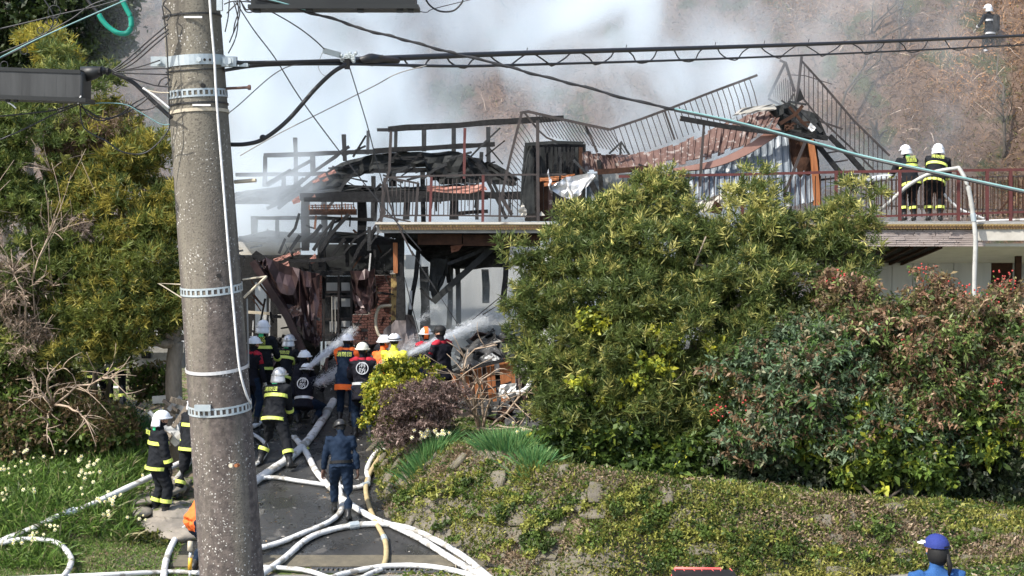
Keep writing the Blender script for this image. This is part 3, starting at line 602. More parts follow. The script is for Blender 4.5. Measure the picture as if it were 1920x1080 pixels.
for row in range(5):
    s = 1.2 + random.random() * .3
    while s < seglen[-1] - .6 and nst < 290:
        L = random.uniform(.26, .50); H = random.uniform(.30, .38)
        x, y, nx, ny = foot_at(s + L / 2); dd = .10 + row * .235
        X, Y = x + nx * dd, y + ny * dd; hh = float(ground_z(X, Y)); ok = hh - float(ground_z(x, y)) > .05 or row == 0
        if ok and x < 8.6 and random.random() > (.08 if x < 1.5 else .45):
            o = link('stone', stone_data[random.randrange(9)], wall)
            ang = math.atan2(ny, nx) - math.pi / 2
            o.location = (X, Y, hh - (.03 if x < 1.5 else .06) + random.gauss(0, .015)); o.scale = (L * random.uniform(1.0, 1.12), .105, H * random.uniform(.95, 1.2)); o.rotation_euler = (-.72 + random.gauss(0, .10), random.gauss(0, .12), ang + random.gauss(0, .08))
            nst += 1
        s += L * .98
# creeping moss and plants over the wall
n = 95000; s_ = rng.uniform(.4, seglen[-1], n); dd = rng.uniform(-.02, 1.5, n)
q = np.array([foot_at(v) for v in np.linspace(0, seglen[-1], 400)]); k = np.clip((s_ / seglen[-1] * 399).astype(int), 0, 399)
X = q[k, 0] + q[k, 2] * dd + rng.normal(size=n) * .03; Y = q[k, 1] + q[k, 3] * dd
mask = wob(s_ * 1.3, dd * 2.2) + .5 * wob(s_ * 4, dd * 5) + rng.normal(size=n) * .25 + .55 * (dd - .55) + .06 * (s_ - 6) > np.where(X < 1.2, -.22, -.48)
X, Y = X[mask], Y[mask]; Z = ground_z(X, Y) + rng.uniform(.0, .09, len(X)); n = len(X)
ta = wob(X * .8 + 2, Y * 2.2)[:, None] + rng.normal(size=(n, 1)) * .35; tb = wob(X * .55 + 5, Y * 1.6 + 1)[:, None] + rng.normal(size=(n, 1)) * .35
cl = np.where(ta > .25, np.array([.085, .135, .03]), np.array([.19, .215, .06])); cl = np.where(tb > .35, np.array([.32, .31, .08]), cl); cl = np.where(tb < -.30, np.array([.32, .24, .16]), cl); cl = cl * rng.uniform(.5, 1.5, (n, 1))
o = leaf_obj('creeping_plants', np.stack([X, Y, Z], -1), unit(rand_dir(n) + np.array([-.2, -.8, .5])), .06 * rng.uniform(.6, 1.6, n), .03 * rng.uniform(.6, 1.3, n), cl, LEAF); o['kind'] = 'stuff'
grass('bank_straw', [((720, 880, 1920, 1080), 6500)], .14, .010, [(.40, .32, .22), (.28, .2, .12), (.5, .42, .3)], None, 1.6, m=DRY)
grass('bank_weeds', [((760, 900, 1920, 1080), 5200)], .12, .05, [(.07, .12, .02), (.13, .17, .03), (.24, .26, .04)], None, 1.0)
gi = []
for (px, py, rx) in ((800, 915, 50), (880, 905, 60), (960, 930, 70), (1060, 945, 80), (1010, 1000, 40), (1130, 1010, 60), (1190, 935, 60), (1260, 1045, 60), (1330, 990, 60), (1240, 985, 40), (1450, 1010, 80), (1560, 1045, 70), (1620, 985, 60), (1390, 1060, 50), (1700, 1050, 60), (1840, 1000, 60), (1880, 940, 60), (1790, 950, 50), (770, 960, 24), (850, 985, 26), (920, 1040, 26), (740, 905, 22), (720, 880, 18)):
    q = G(px, py); gi.append((px, py + 6, q.y + .15, rx, 9, .42))
c, d, ct = clumped(gi, 7500, 16, .11, .55, shell=.3, jag=.5); c[:, 2] = np.maximum(c[:, 2], ground_z(c[:, 0], c[:, 1]) + .01); c[:, 2] = np.minimum(c[:, 2], ground_z(c[:, 0], c[:, 1]) + .20)
col = np.where(ct > .62, np.array([.30, .31, .07]), np.where(ct > .22, np.array([.11, .165, .035]), np.array([.055, .09, .022])))
stuffcrown('ground_ivy', [sprigs(c, unit(d + np.array([0, -.3, .5])), 6, .055, .035, .06, .85, col)], LEAF, None)
grass('dirt_straw', [((720, 872, 960, 900), 2600), ((1300, 930, 1760, 990), 2600), ((1040, 890, 1300, 925), 1500), ((1780, 1020, 1900, 1075), 800)], .09, .016, [(.55, .45, .34), (.42, .32, .22), (.62, .54, .44)], None, 2.5, m=DRY)
# tufts of moss hedge at lower left
p, d = blobs([(200, 1000, 24.6, 80, 16, .3), (260, 1018, 24.4, 60, 18, .3), (300, 1035, 24.2, 30, 18, .2)], 2200, shell=.5)
t = empty('box_hedge', G(230, 1025), 'low clipped green hedge on the grass bank below the left hose', 'hedge')
stuffcrown('foliage', [sprigs(p, unit(d + rand_dir(len(p)) * .5), 6, .045, .03, .06, .8, pick([(.06, .08, .02), (.14, .15, .03), (.20, .18, .08), (.03, .045, .012)], len(p)))], LEAF, t)
# ------------------------------------------------------------------ hillside thicket
n = 170000
px = rng.uniform(-120, 2040, n); Yh = rng.uniform(37.8, 53, n); X = (px - 960) / FPX * Yh
Z = total_z(X, Yh); ok = Yh > hill_y0(X) - .3; X, Yh, Z, px = X[ok], Yh[ok], Z[ok], px[ok]; n = len(X)
C = np.stack([X, Yh, Z + rng.uniform(-.1, .7, n) * rng.random(n)], -1)
D = unit(rand_dir(n) * np.array([1, .8, 1]) + np.array([0, -.35, .35]))
tone = np.clip(.5 + .7 * wob(X * .5, Z * .55), 0, 1)[:, None]; right = sst(3, 8, X)[:, None]
A_ = np.array([.22, .145, .115]); B_ = np.array([.11, .075, .055]); Cc = np.array([.34, .20, .10]); Dd = np.array([.10, .10, .03])
tone = tone * np.clip(.75 + .6 * wob(X * .22 + 1, Z * .3), .25, 1.2)[:, None]; col = A_ * tone + B_ * (1 - tone) * .8; col = col * (1 - right * .9) + (Cc * tone + B_ * (1 - tone)) * right * .9
col = np.where(rng.random((n, 1)) < .10, Dd * rng.uniform(.6, 1.4, (n, 1)), col); col = np.where(rng.random((n, 1)) < .05, np.array([.45, .36, .29]), col) * rng.uniform(.5, 1.5, (n, 1))
# bent stems: three joined segments each
L = rng.uniform(.10, .26, n)[:, None] * np.exp(rng.normal(size=(n, 1)) * .45); S = unit(np.cross(D, rand_dir(n))); W_ = rng.uniform(.008, .019, n)[:, None]
bend = rand_dir(n) * L * .35
p0 = C; p1 = C + D * L * .5 + bend * .5; p2 = C + D * L + bend * 1.6 - np.array([0, 0, 1.]) * L * rng.uniform(0, .6, (n, 1))
V = np.stack([p0 - S * W_ / 2, p0 + S * W_ / 2, p1 + S * W_ / 2, p1 - S * W_ / 2, p2 + S * W_ / 5, p2 - S * W_ / 5], 1).reshape(-1, 3)
i0 = np.arange(n)[:, None] * 6; F = np.concatenate([i0 + np.array([0, 1, 2, 3]), i0 + np.array([3, 2, 4, 5])], 0)
mesh('dry_undergrowth', V, F, DRY, None, False, np.repeat(col, 6, 0))['kind'] = 'stuff'
n = 90000
px = rng.uniform(-120, 2040, n); Yh = rng.uniform(37.8, 53, n); X = (px - 960) / FPX * Yh; Z = total_z(X, Yh); ok = Yh > hill_y0(X) - .2
clus = wob(X * .9, Z * .9) + .6 * wob(X * 2.3 + 1, Z * 2.1) + rng.normal(size=n) * .25 > -.15
ok &= clus; X, Yh, Z = X[ok], Yh[ok], Z[ok]; n = len(X); tone = np.clip(.5 + .7 * wob(X * .5, Z * .55), 0, 1)[:, None]; right = sst(2, 8, X)[:, None]
col = np.array([.21, .145, .12]) * (1 - right) + np.array([.32, .165, .07]) * right; col = col * (.30 + .8 * tone) * np.clip(.75 + .6 * wob(X * .22 + 1, Z * .3), .3, 1.2)[:, None] * rng.uniform(.5, 1.4, (n, 1))
gm = (sst(8, 11, X) * sst(9, 7, Z) + .25 * sst(-8, -13, X))[:, None] * .55; col = col * (1 - gm) + np.array([.09, .105, .03]) * gm
leaf_obj('dry_leaves', np.stack([X, Yh, Z + rng.uniform(0, .45, n)], -1), unit(rand_dir(n) + np.array([0, -.5, .1])), rng.uniform(.05, .13, n), rng.uniform(.02, .055, n), col, DRY)['kind'] = 'stuff'
# a few leaning bare trunks on the slope
for i, (x0, y0, x1, y1, wd, lab) in enumerate([(1545, 330, 1700, 60, .06, 'thin grey trunk leaning on the slope behind the twisted railing'), (1640, 330, 1625, 250, .16, 'short dark stump behind the ladder on the slope'), (1680, 90, 1668, -10, .05, 'straight bare stem on the slope above the cables'), (1625, 60, 1720, 0, .05, 'crooked bare bough crossing the upper slope'),
        (1880, 290, 1860, 130, .06, 'curved vine stem on the slope beyond the deck end'), (1000, 60, 900, -20, .06, 'pale leaning trunk half lost in the smoke'), (225, 60, 275, -20, .07, 'leaning grey trunk behind the utility pole top')]):
    a = G(x0, y0, .1, y0=37.5, y1=58); q = G(x1, max(y1, -30), .5, y0=37.5, y1=60); t = empty('bare_tree', a, lab, 'tree'); limbs('trunk', a - Vector((0, 0, .3)), [q + Vector((0, -.5, .3))], wd, M['barkdark'], t, sub=6, curl=.3)
# ------------------------------------------------------------------ pixel-measured members of the ruin, each at its own depth
def bar(name, pts, w, m, par, depth=None, jit=.06, label=None, Y=None):
    """squared member through (px,py,Y) points, w = apparent width in photo pixels"""
    q = [P(a[0], a[1], a[2] if len(a) > 2 else Y) for a in pts]; Ym = sum(v.y for v in q) / len(q); W = w * Ym / FPX; dp = depth or W
    out = []
    for i in range(len(q) - 1):
        d = q[i + 1] - q[i]; k = max(1, min(7, int(d.length / .35))) if jit else 1
        for j in range(k): out.append(q[i] + d * (j / k))
    out.append(q[-1]); b = MB(); V = []; n = len(out)
    for i, p in enumerate(out):
        t = (out[min(i + 1, n - 1)] - out[max(i - 1, 0)]).normalized(); v = Vector((0, 1, 0)); a = t.cross(v).normalized() if abs(t.y) < .97 else Vector((1, 0, 0)); c = a.cross(t).normalized()
        s = 1 + random.uniform(-jit, jit) * 2.2; s2 = 1 + random.uniform(-jit, jit)
        o = a * random.gauss(0, 1) * W * jit * .8
        for (e, f) in ((-1, -1), (1, -1), (1, 1), (-1, 1)): V.append(p + o + a * e * W / 2 * s + c * f * dp / 2 * s2)
    F = [(i * 4 + k, i * 4 + (k + 1) % 4, i * 4 + 4 + (k + 1) % 4, i * 4 + 4 + k) for i in range(n - 1) for k in range(4)] + [(3, 2, 1, 0), tuple((n - 1) * 4 + k for k in range(4))]
    b.add(V, F); o = b.build(name, m, par)
    if label: o['label'] = label
    return o
def slab(name, poly, Y, th, m, par, crumple=0, label=None, kind=None):
    """closed plate whose outline is given by (px,py[,Y]); th metres thick, crumpled in depth"""
    q = [P(a[0], a[1], a[2] if len(a) > 2 else Y) for a in poly]
    bm = bmesh.new(); vs = [bm.verts.new(v) for v in q]; bm.faces.new(vs); 
    if crumple:
        bmesh.ops.triangulate(bm, faces=bm.faces[:]); bmesh.ops.subdivide_edges(bm, edges=bm.edges[:], cuts=4, use_grid_fill=True); bmesh.ops.triangulate(bm, faces=bm.faces[:])
        bm.verts.ensure_lookup_table()
        for v in bm.verts:
            e = any(len(x.link_faces) < 2 for x in v.link_edges)
            k = crumple; c = v.co
            v.co = c + Vector((random.gauss(0, .12) * k, (wob(c.x * 3.1, c.z * 2.7) + random.gauss(0, .35)) * k, random.gauss(0, .12) * k))
    r = bmesh.ops.extrude_face_region(bm, geom=bm.faces[:])
    for v in [g for g in r['geom'] if isinstance(g, bmesh.types.BMVert)]: v.co.y += th
    bmesh.ops.recalc_face_normals(bm, faces=bm.faces[:])
    me = bpy.data.meshes.new(name); bm.to_mesh(me); bm.free(); me.materials.append(m); o = link(name, me, par)
    if label: o['label'] = label
    if kind: o['kind'] = kind
    return o
def pbox(name, x0, y0, x1, y1, Y, d, m, par, label=None):
    a = P(x0, y0, Y); c = P(x1, y1, Y); b = MB(); b.box(((a.x + c.x) / 2, Y + d / 2, (a.z + c.z) / 2), (abs(c.x - a.x), d, abs(a.z - c.z))); o = b.build(name, m, par)
    if label: o['label'] = label
    return o
YH = 33.5
# ---- burnt timber house (left)
H1 = empty('burnt_house', (-2.6, 34, 1.5), 'collapsed burnt timber house with charred posts, rafters and sagging roof', 'house')
B = lambda nm, pts, w, m='char', Y=YH, **k: bar(nm, pts, w, M[m], H1, Y=Y, **k)
B('beam', [(728, 242), (860, 234), (1057, 222)], 10, Y=33); B('beam', [(707, 244), (728, 243)], 6, 'chargrey', Y=34.5)
B('beam', [(495, 292), (700, 284), (925, 271)], 8, 'chargrey', Y=34.8); B('beam', [(442, 328), (580, 326), (700, 322)], 7, 'chargrey', Y=35.5)
B('beam', [(700, 283), (928, 270)], 8, Y=34.2); B('beam', [(700, 321), (830, 318), (900, 322)], 8, Y=34)
for x, y0, y1, wd, m, Y in ((497, 292, 350, 7, 'chargrey', 34.9), (554, 258, 350, 7, 'chargrey', 36.4), (645, 252, 302, 7, 'chargrey', 35.6), (586, 290, 325, 8, 'chargrey', 34.8), (690, 245, 290, 5, 'chargrey', 36.5), (742, 246, 282, 6, 'chargrey', 34.9), (795, 243, 284, 8, 'chargrey', 34.4),
    (850, 240, 290, 8, 'chargrey', 34.4), (915, 238, 305, 8, 'chargrey', 34.6), (903, 285, 305, 7, 'chargrey', 34.8), (532, 330, 352, 7, 'chargrey', 35.4), (700, 330, 360, 8, 'chargrey', 35), (735, 318, 350, 12, 'char', 34.2), (793, 320, 420, 9, 'chargrey', 34.8),
    (572, 372, 470, 14, 'char', 33.6), (678, 372, 480, 15, 'char', 33.6), (608, 376, 470, 10, 'chargrey', 35.5), (702, 376, 415, 11, 'chargrey', 35.2), (520, 405, 445, 7, 'chargrey', 33.8), (476, 405, 440, 11, 'chargrey', 35), (851, 372, 412, 16, 'char', 33.2),
    (762, 350, 412, 12, 'chargrey', 34.8), (895, 250 + 80, 412, 6, 'chargrey', 36), (604, 440, 560, 12, 'char', 33.8), (650, 452, 500, 7, 'char', 33.8)):
    B('post', [(x, y0), (x + random.uniform(-1, 1), y1)], wd, m, Y=Y)
B('post', [(872, 240), (870, 335)], 5, 'redrail', Y=32.6, label='red painted post'); B('post', [(733, 246), (730, 320), (723, 340)], 5, 'blackrail', Y=32.4); B('post', [(722, 335), (717, 405)], 6, 'blackrail', Y=31.6)
for x in (655, 675, 690): pass
B('eaves_beam', [(563, 368), (700, 366), (980, 367)], 13, Y=33.3, jit=.1); B('eaves_beam', [(570, 374), (760, 376), (915, 370)], 8, Y=33.0)
B('beam', [(480, 409), (570, 408), (700, 412)], 7, Y=33.5); B('beam', [(855, 400), (915, 396)], 7, 'char', Y=33.9); B('beam', [(448, 448), (560, 449), (745, 455)], 10, Y=33.9); B('beam', [(590, 512), (665, 513)], 9, Y=33.4); B('beam', [(665, 508), (745, 512)], 7, 'char', Y=33.6)
raf = [((561, 400), (553, 428), (540, 444)), ((534, 447), (523, 475)), ((562, 441), (544, 469)), ((603, 422), (588, 440), (570, 455)), ((627, 412), (606, 440), (587, 469)), ((654, 402), (620, 440), (599, 473)), ((629, 435), (601, 473)), ((646, 447), (621, 481)), ((690, 433), (666, 447), (642, 479)),
       ((705, 426), (676, 461), (660, 492)), ((715, 420), (697, 440), (690, 470)), ((640, 412), (625, 418), (615, 440)), ((480, 500), (520, 560))]
for r in raf: B('rafter', r, random.choice((4.5, 5.5, 6)), Y=32.9 + random.uniform(-.3, .4), jit=.12)
for r in [((631, 292), (587, 322), (554, 351), (505, 389)), ((583, 302), (538, 326), (501, 349)), ((672, 318), (645, 344), (625, 378), (613, 391)), ((554, 363), (535, 380), (521, 391)), ((545, 318), (500, 345)), ((655, 275), (640, 285), (628, 296)), ((600, 330), (540, 375), (500, 390)), ((570, 335), (520, 372)),
          ((770, 310), (742, 322), (728, 340)), ((838, 308), (815, 318), (795, 333)), ((893, 300), (915, 322), (938, 370)), ((715, 345), (700, 360), (690, 366))]: B('rafter', r, 5.5, 'chargrey' if random.random() < .5 else 'char', Y=33.4 + random.uniform(-.3, .6), jit=.1)
B('rafter', [(880, 296), (908, 268), (938, 240)], 3.5, 'chargrey', Y=32.7); B('rafter', [(918, 278), (943, 308)], 2.5, Y=32.7); B('rafter', [(893, 305), (905, 320), (950, 410)], 7, Y=32.6)
# sagging charred roof sheets, the tiles and battens that still hang there
slab('roof_panel', [(565, 357), (600, 330), (642, 303), (700, 289), (770, 284), (860, 285), (905, 300), (870, 322), (800, 312), (700, 320), (655, 335), (600, 372), (566, 366)], 34.3, .10, M['roofchar'], H1, .10)
slab('roof_panel', [(795, 296), (860, 290), (900, 300), (940, 312), (975, 335), (960, 348), (900, 342), (830, 345), (800, 330)], 33.9, .08, M['roofchar'], H1, .12)
slab('roof_panel', [(440, 360), (500, 352), (560, 345), (575, 362), (530, 385), (440, 382)], 35.4, .06, M['chargrey'], H1, .10)
slab('roof_panel', [(640, 345), (700, 352), (790, 350), (860, 345), (900, 352), (915, 364), (565, 364)], 34.0, .08, M['roofchar'], H1, .08)
slab('ceiling_sheet', [(800, 348), (850, 350), (905, 345), (915, 356), (880, 362), (800, 360)], 33.0, .02, M['tile'], H1, .05, label='pinkish heat-torn lath sheet')
for (x, y, w_, h, Y) in ((604, 328, 17, 8, 33.2), (622, 322, 16, 8, 33.25), (592, 338, 16, 8, 33.15), (610, 336, 13, 7, 33.1), (555, 374, 16, 14, 33.0), (588, 370, 10, 12, 33.05), (522, 484, 20, 10, 32.4), (538, 478, 17, 9, 32.5), (532, 495, 22, 12, 32.3), (556, 474, 15, 7, 32.4), (587, 484, 14, 18, 32.2), (548, 507, 12, 6, 32.2)):
    slab('roof_tile', [(x - w_ / 2, y + 2), (x + w_ / 2 - 3, y - h / 2), (x + w_ / 2, y + h / 2 - 2), (x - w_ / 2 + 3, y + h / 2 + 2)], Y, .03, M['tile'], H1, .015)
B('beam', [(545, 490), (600, 488), (648, 482)], 7, Y=32.2, jit=.05); slab('burnt_board', [(472, 478), (480, 470), (498, 482), (488, 494), (475, 486)], 32.2, .05, M['char'], H1)
# brown tangle of hanging battens under the eaves
pbox('batten_tray', 580, 392, 667, 403, 33.0, .25, M['charbrown'], H1)
for k in range(16): B('batten', [(580 + k * 5.6, 384 + random.uniform(-3, 4)), (581 + k * 5.6 + random.uniform(-2, 2), 394)], 1.8, 'orange', Y=32.9, jit=0)
for y in (385, 389): B('batten', [(582, y), (664, y - 1)], 1.8, 'charbrown', Y=32.85, jit=.2)
B('batten', [(593, 404), (590, 430)], 4, 'orange', Y=33.2); B('batten', [(657, 404), (656, 425)], 2.5, Y=33.2); B('batten', [(640, 398), (642, 420)], 2, 'orange', Y=33.2)
for k in range(75):
    x, y = random.uniform(452, 742), random.uniform(425, 625); a = random.choice((random.gauss(1.1, .35), random.gauss(1.57, .2), random.gauss(2.1, .3), random.gauss(.1, .2))); L = random.uniform(14, 48); x2, y2 = x - math.cos(a) * L, y + math.sin(a) * L
    if y > 520 and 605 < x < 660: continue
    B('charred_stick', [(x, y), ((x + x2) / 2 + random.uniform(-2, 2), (y + y2) / 2), (x2, y2)], random.uniform(1.8, 4.5), random.choice(['char', 'char', 'char', 'chargrey', 'charbrown']), Y=random.uniform(33.0, 34.3), jit=.16)
for k in range(34):
    x, y = random.uniform(590, 965), random.uniform(288, 350); L = random.uniform(14, 50); a = random.gauss(.45, .35) * random.choice((-1, 1)); B('charred_stick', [(x, y), (x + math.cos(a) * L, y + math.sin(a) * L)], random.uniform(2, 4), random.choice(['char', 'char', 'chargrey']), Y=random.uniform(33.4, 34.2), jit=.16)
for k in range(22):
    x = random.uniform(565, 960); B('hanging_strip', [(x, 368), (x + random.uniform(-4, 4), 368 + random.uniform(12, 34))], random.uniform(1.2, 2.8), random.choice(['char', 'char', 'charbrown']), Y=random.uniform(33.1, 34), jit=.2)
# walls
pbox('parapet_wall', 445, 452, 562, 478, 34.4, .18, M['cream'], H1, 'cream soot-streaked parapet')
slab('charred_ledge', [(446, 445), (500, 432), (560, 438), (620, 434), (700, 440), (745, 450), (745, 458), (446, 450)], 34.0, .5, M['roofchar'], H1, .03)
for (x0, y0, x1, y1, Y, m, lab) in ((478, 530, 500, 620, 34.5, 'bluemetal', None), (445, 478, 600, 650, 35.0, 'char', None), (520, 590, 548, 640, 34.6, 'grey', 'grey cupboard front'), (556, 560, 578, 600, 34.7, 'palewall', 'pale board'), (660, 512, 740, 640, 34.9, 'char', None), (595, 458, 745, 512, 35.2, 'roofchar', None), (452, 640, 600, 720, 35.3, 'char', None), (608, 518, 660, 640, 34.6, 'chargrey', None)):
    pbox('wall_panel', x0, y0, x1, y1, Y, .12, M[m], H1, lab)
for (x0, y0, x1, y1) in ((612, 530, 636, 545), (640, 530, 656, 545), (618, 603, 632, 622), (640, 602, 656, 622), (612, 640, 632, 668), (640, 636, 656, 660), (622, 556, 634, 580), (640, 560, 658, 575)):
    pbox('door_pane', x0, y0, x1, y1, 34.45, .04, M['palewall'], H1)
for x in (607, 635, 659): B('door_frame', [(x, 516), (x, 660)], 4, 'blackrail', Y=34.3, jit=0)
for y in (548, 556, 598, 628): B('door_frame', [(605, y), (660, y - 1)], 3, 'blackrail', Y=34.3, jit=0)
for x in (622, 628): B('door_bar', [(x, 556), (x + 1, 625)], 1.6, 'cream', Y=34.2, jit=0)
B('door_frame', [(462, 585), (506, 588)], 5, 'wood', Y=34.0, jit=0); B('door_frame', [(506, 560), (505, 640)], 2.5, 'palewall', Y=34.0, jit=0); B('door_frame', [(475, 600), (472, 660)], 2, 'palewall', Y=34.1, jit=0)
# brick piers: every brick a part of its own
def brickwall(name, x0, x1, y0, y1, Y, label, bw=11.5, bh=5.2, skip=.05):
    wl = pbox(name, x0, y0, x1, y1, Y + .02, .2, M['mortar'], H1, label); s = Y / FPX
    me = None; r = 0; y = y0
    while y < y1 - 2:
        off = -bw / 2 if r % 2 else 0; x = x0 + off
        while x < x1 - 2:
            a, c = max(x, x0), min(x + bw - .9, x1)
            if c - a > 3 and random.random() > skip:
                if me is None:
                    b = MB(); b.box((0, 0, 0), (1, 1, 1)); o = b.build('brick', M['brick'], wl); me = o.data
                else: o = link('brick', me, wl)
                q = P((a + c) / 2, y + bh / 2, Y); o.location = (q.x, q.y + random.uniform(-.006, .006), q.z); o.scale = ((c - a) * s, .06, (bh - 1.0) * s)
            x += bw
        y += bh; r += 1
brickwall('brick_pier', 587, 604, 516, 640, 33.6, 'narrow brick pier left of the door frame'); brickwall('brick_wall', 690, 733, 516, 650, 33.4, 'dark brick wall behind the hanging sheet'); brickwall('brick_wall', 661, 690, 590, 645, 33.45, 'lower dark brick wall', skip=.2)
pbox('tiled_column', 733, 512, 749, 612, 33.2, .3, M['mosaic'], H1, 'mustard tiled column'); pbox('column_cap', 731, 508, 741, 514, 33.15, .3, M['grey'], H1)
# heat-warped sheet metal hanging from the left eaves
B('fallen_post', [(474, 490), (505, 540), (540, 595), (572, 668)], 13, 'rustbrown', Y=31.9, jit=.03)
slab('hanging_sheet', [(482, 488), (500, 484), (560, 506), (602, 512), (575, 528), (585, 560), (582, 600), (600, 640), (592, 652), (572, 632), (545, 590), (515, 548), (492, 510)], 32.1, .02, M['rustbrown'], H1, .14)
slab('hanging_sheet', [(545, 575), (562, 572), (568, 590), (550, 595), (540, 585)], 31.9, .02, M['rust'], H1, .03)
slab('hanging_sheet', [(570, 600), (590, 615), (602, 640), (592, 653), (583, 640)], 31.8, .02, M['rustbrown'], H1, .08)
slab('hanging_sheet', [(658, 508), (702, 505), (697, 525), (710, 560), (708, 575), (690, 585), (668, 590), (660, 560)], 32.7, .02, M['rustbrown'], H1, .14)
slab('hanging_sheet', [(755, 588), (775, 590), (790, 660), (750, 690), (700, 655), (720, 620)], 32.0, .02, M['greysheet'], H1, .12, label='dull grey-pink curtain of sheet')
B('dangling_strip', [(690, 465), (700, 450), (708, 440), (712, 430)], 3, 'chargrey', Y=32.2); B('dangling_strip', [(695, 475), (692, 508)], 3, 'palewall', Y=32.3); B('dangling_strip', [(692, 425), (692, 470)], 6, 'chargrey', Y=32.3)
tb = MB(); tb.tube(spline([P(x, y, 32.9) for x, y in ((734, 573), (712, 576), (705, 595), (706, 615), (714, 631), (735, 629))]), .035, 6); o = tb.build('bent_downpipe', M['wood'], H1, True)
# ---- carport / roof deck in the middle
D = empty('roof_deck_bay', (.3, 31, 1.5), 'scorched flat roof bay with tiled edge above the burnt ground floor room', 'building')
DB = lambda nm, pts, w, m='char', Y=31.5, **k: bar(nm, pts, w, M[m], D, Y=Y, **k)
pbox('roof_slab', 706, 418, 1032, 437, 31.0, 3.0, M['grey'], D); pbox('coping', 703, 416.5, 1034, 420.5, 30.92, .3, M['cream'], D)
s = 31 / FPX
me_t = None
for k in range(58):
    q = P(714 + k * 5.5, 425.6, 30.97)
    if me_t is None:
        b = MB(); b.box((0, 0, 0), (.054, .05, .10)); o = b.build('edge_tile', M['mosaic'], D); me_t = o.data
    else: o = link('edge_tile', me_t, D)
    o.location = (q.x, q.y + random.uniform(-.008, .004), q.z)
for k, (x0, x1, Y) in enumerate(((735, 1030, 31.9),)): pbox('soffit_beam', x0, 437, x1, 447, 31.3, .25, M['char'], D)
pbox('lintel', 783, 439, 866, 459, 31.25, .2, M['charbrown'], D); pbox('lintel', 868, 440, 960, 461, 31.25, .2, M['charbrown'], D); pbox('lintel', 720, 437, 783, 446, 31.28, .3, M['char'], D); pbox('lintel', 960, 440, 1030, 462, 31.27, .25, M['charbrown'], D)
DB('corner_post', [(750, 438), (752, 600)], 15, Y=31.6, depth=.22); DB('corner_post', [(741, 455), (742, 512)], 8, 'orange', Y=31.5, jit=.02, label='scorched orange face of the corner post')
slab('fallen_ceiling', [(755, 446), (960, 446), (950, 470), (900, 468), (850, 480), (812, 498), (790, 478), (770, 460)], 32.4, .25, M['char'], D, .12); slab('fallen_ceiling', [(830, 470), (945, 465), (960, 500), (870, 505), (830, 500)], 33.0, .2, M['char'], D, .1)
slab('fallen_ceiling', [(806, 487), (840, 484), (838, 512), (824, 545), (812, 562), (805, 545)], 31.9, .3, M['roofchar'], D, .08, label='charred block hanging by one corner'); slab('orange_fragment', [(845, 461), (868, 459), (860, 470), (846, 474)], 32.1, .05, M['tile'], D, .02)
DB('fallen_beam', [(925, 464), (880, 505), (845, 535), (812, 566)], 12, 'roofchar', Y=31.7, jit=.07); DB('fallen_beam', [(912, 465), (880, 480), (840, 495)], 7, 'chargrey', Y=31.8); DB('fallen_beam', [(788, 540), (800, 555), (812, 565)], 4, 'char', Y=31.7)
DB('post', [(785, 470), (780, 520), (768, 590)], 9, Y=31.9, jit=.1); DB('post', [(771, 545), (769, 580)], 4, 'palewall', Y=31.8, jit=.2)
DB('post', [(845, 500), (845, 540), (842, 610), (838, 625)], 9, 'roofchar', Y=33.6); DB('post', [(858, 500), (860, 560), (860, 618)], 9, 'char', Y=33.6); DB('post', [(950, 462), (948, 520), (942, 585)], 11, Y=31.8, jit=.05); DB('post', [(838, 500), (842, 530)], 8, 'char', Y=32.5)
DB('post', [(911, 505), (911, 568)], 15, 'chargrey', Y=35.5); DB('post', [(795, 500), (797, 640)], 17, 'chargrey', Y=35.2); DB('post', [(1026, 452), (1026, 700)], 26, 'white', Y=31.3, depth=.28, jit=0, label='white rendered column')
pbox('tiled_pier', 1000, 660, 1014, 765, 30.9, .3, M['mosaic'], D, 'yellow tiled pier'); pbox('tiled_pier', 1014, 640, 1045, 760, 31.2, .3, M['white'], D, 'white wall end beside the pier')
pbox('back_wall', 752, 478, 1040, 650, 37.0, .2, M['palewall'], D, 'pale rear wall seen through the smoke'); pbox('low_partition', 800, 610, 1000, 660, 36.0, .1, M['bluemetal'], D); pbox('side_board', 755, 478, 790, 505, 36.5, .1, M['bluemetal'], D)
for x, y0, x1, y1 in ((772, 470, 815, 540), (815, 540, 860, 610), (758, 520, 790, 640), (940, 555, 885, 600), (960, 520, 935, 575), (700, 345, 717, 420), (905, 590, 945, 565)): DB('dangling_wire', [(x, y0), (x1, y1)], 1.6, 'wire', Y=31.4, jit=.3)
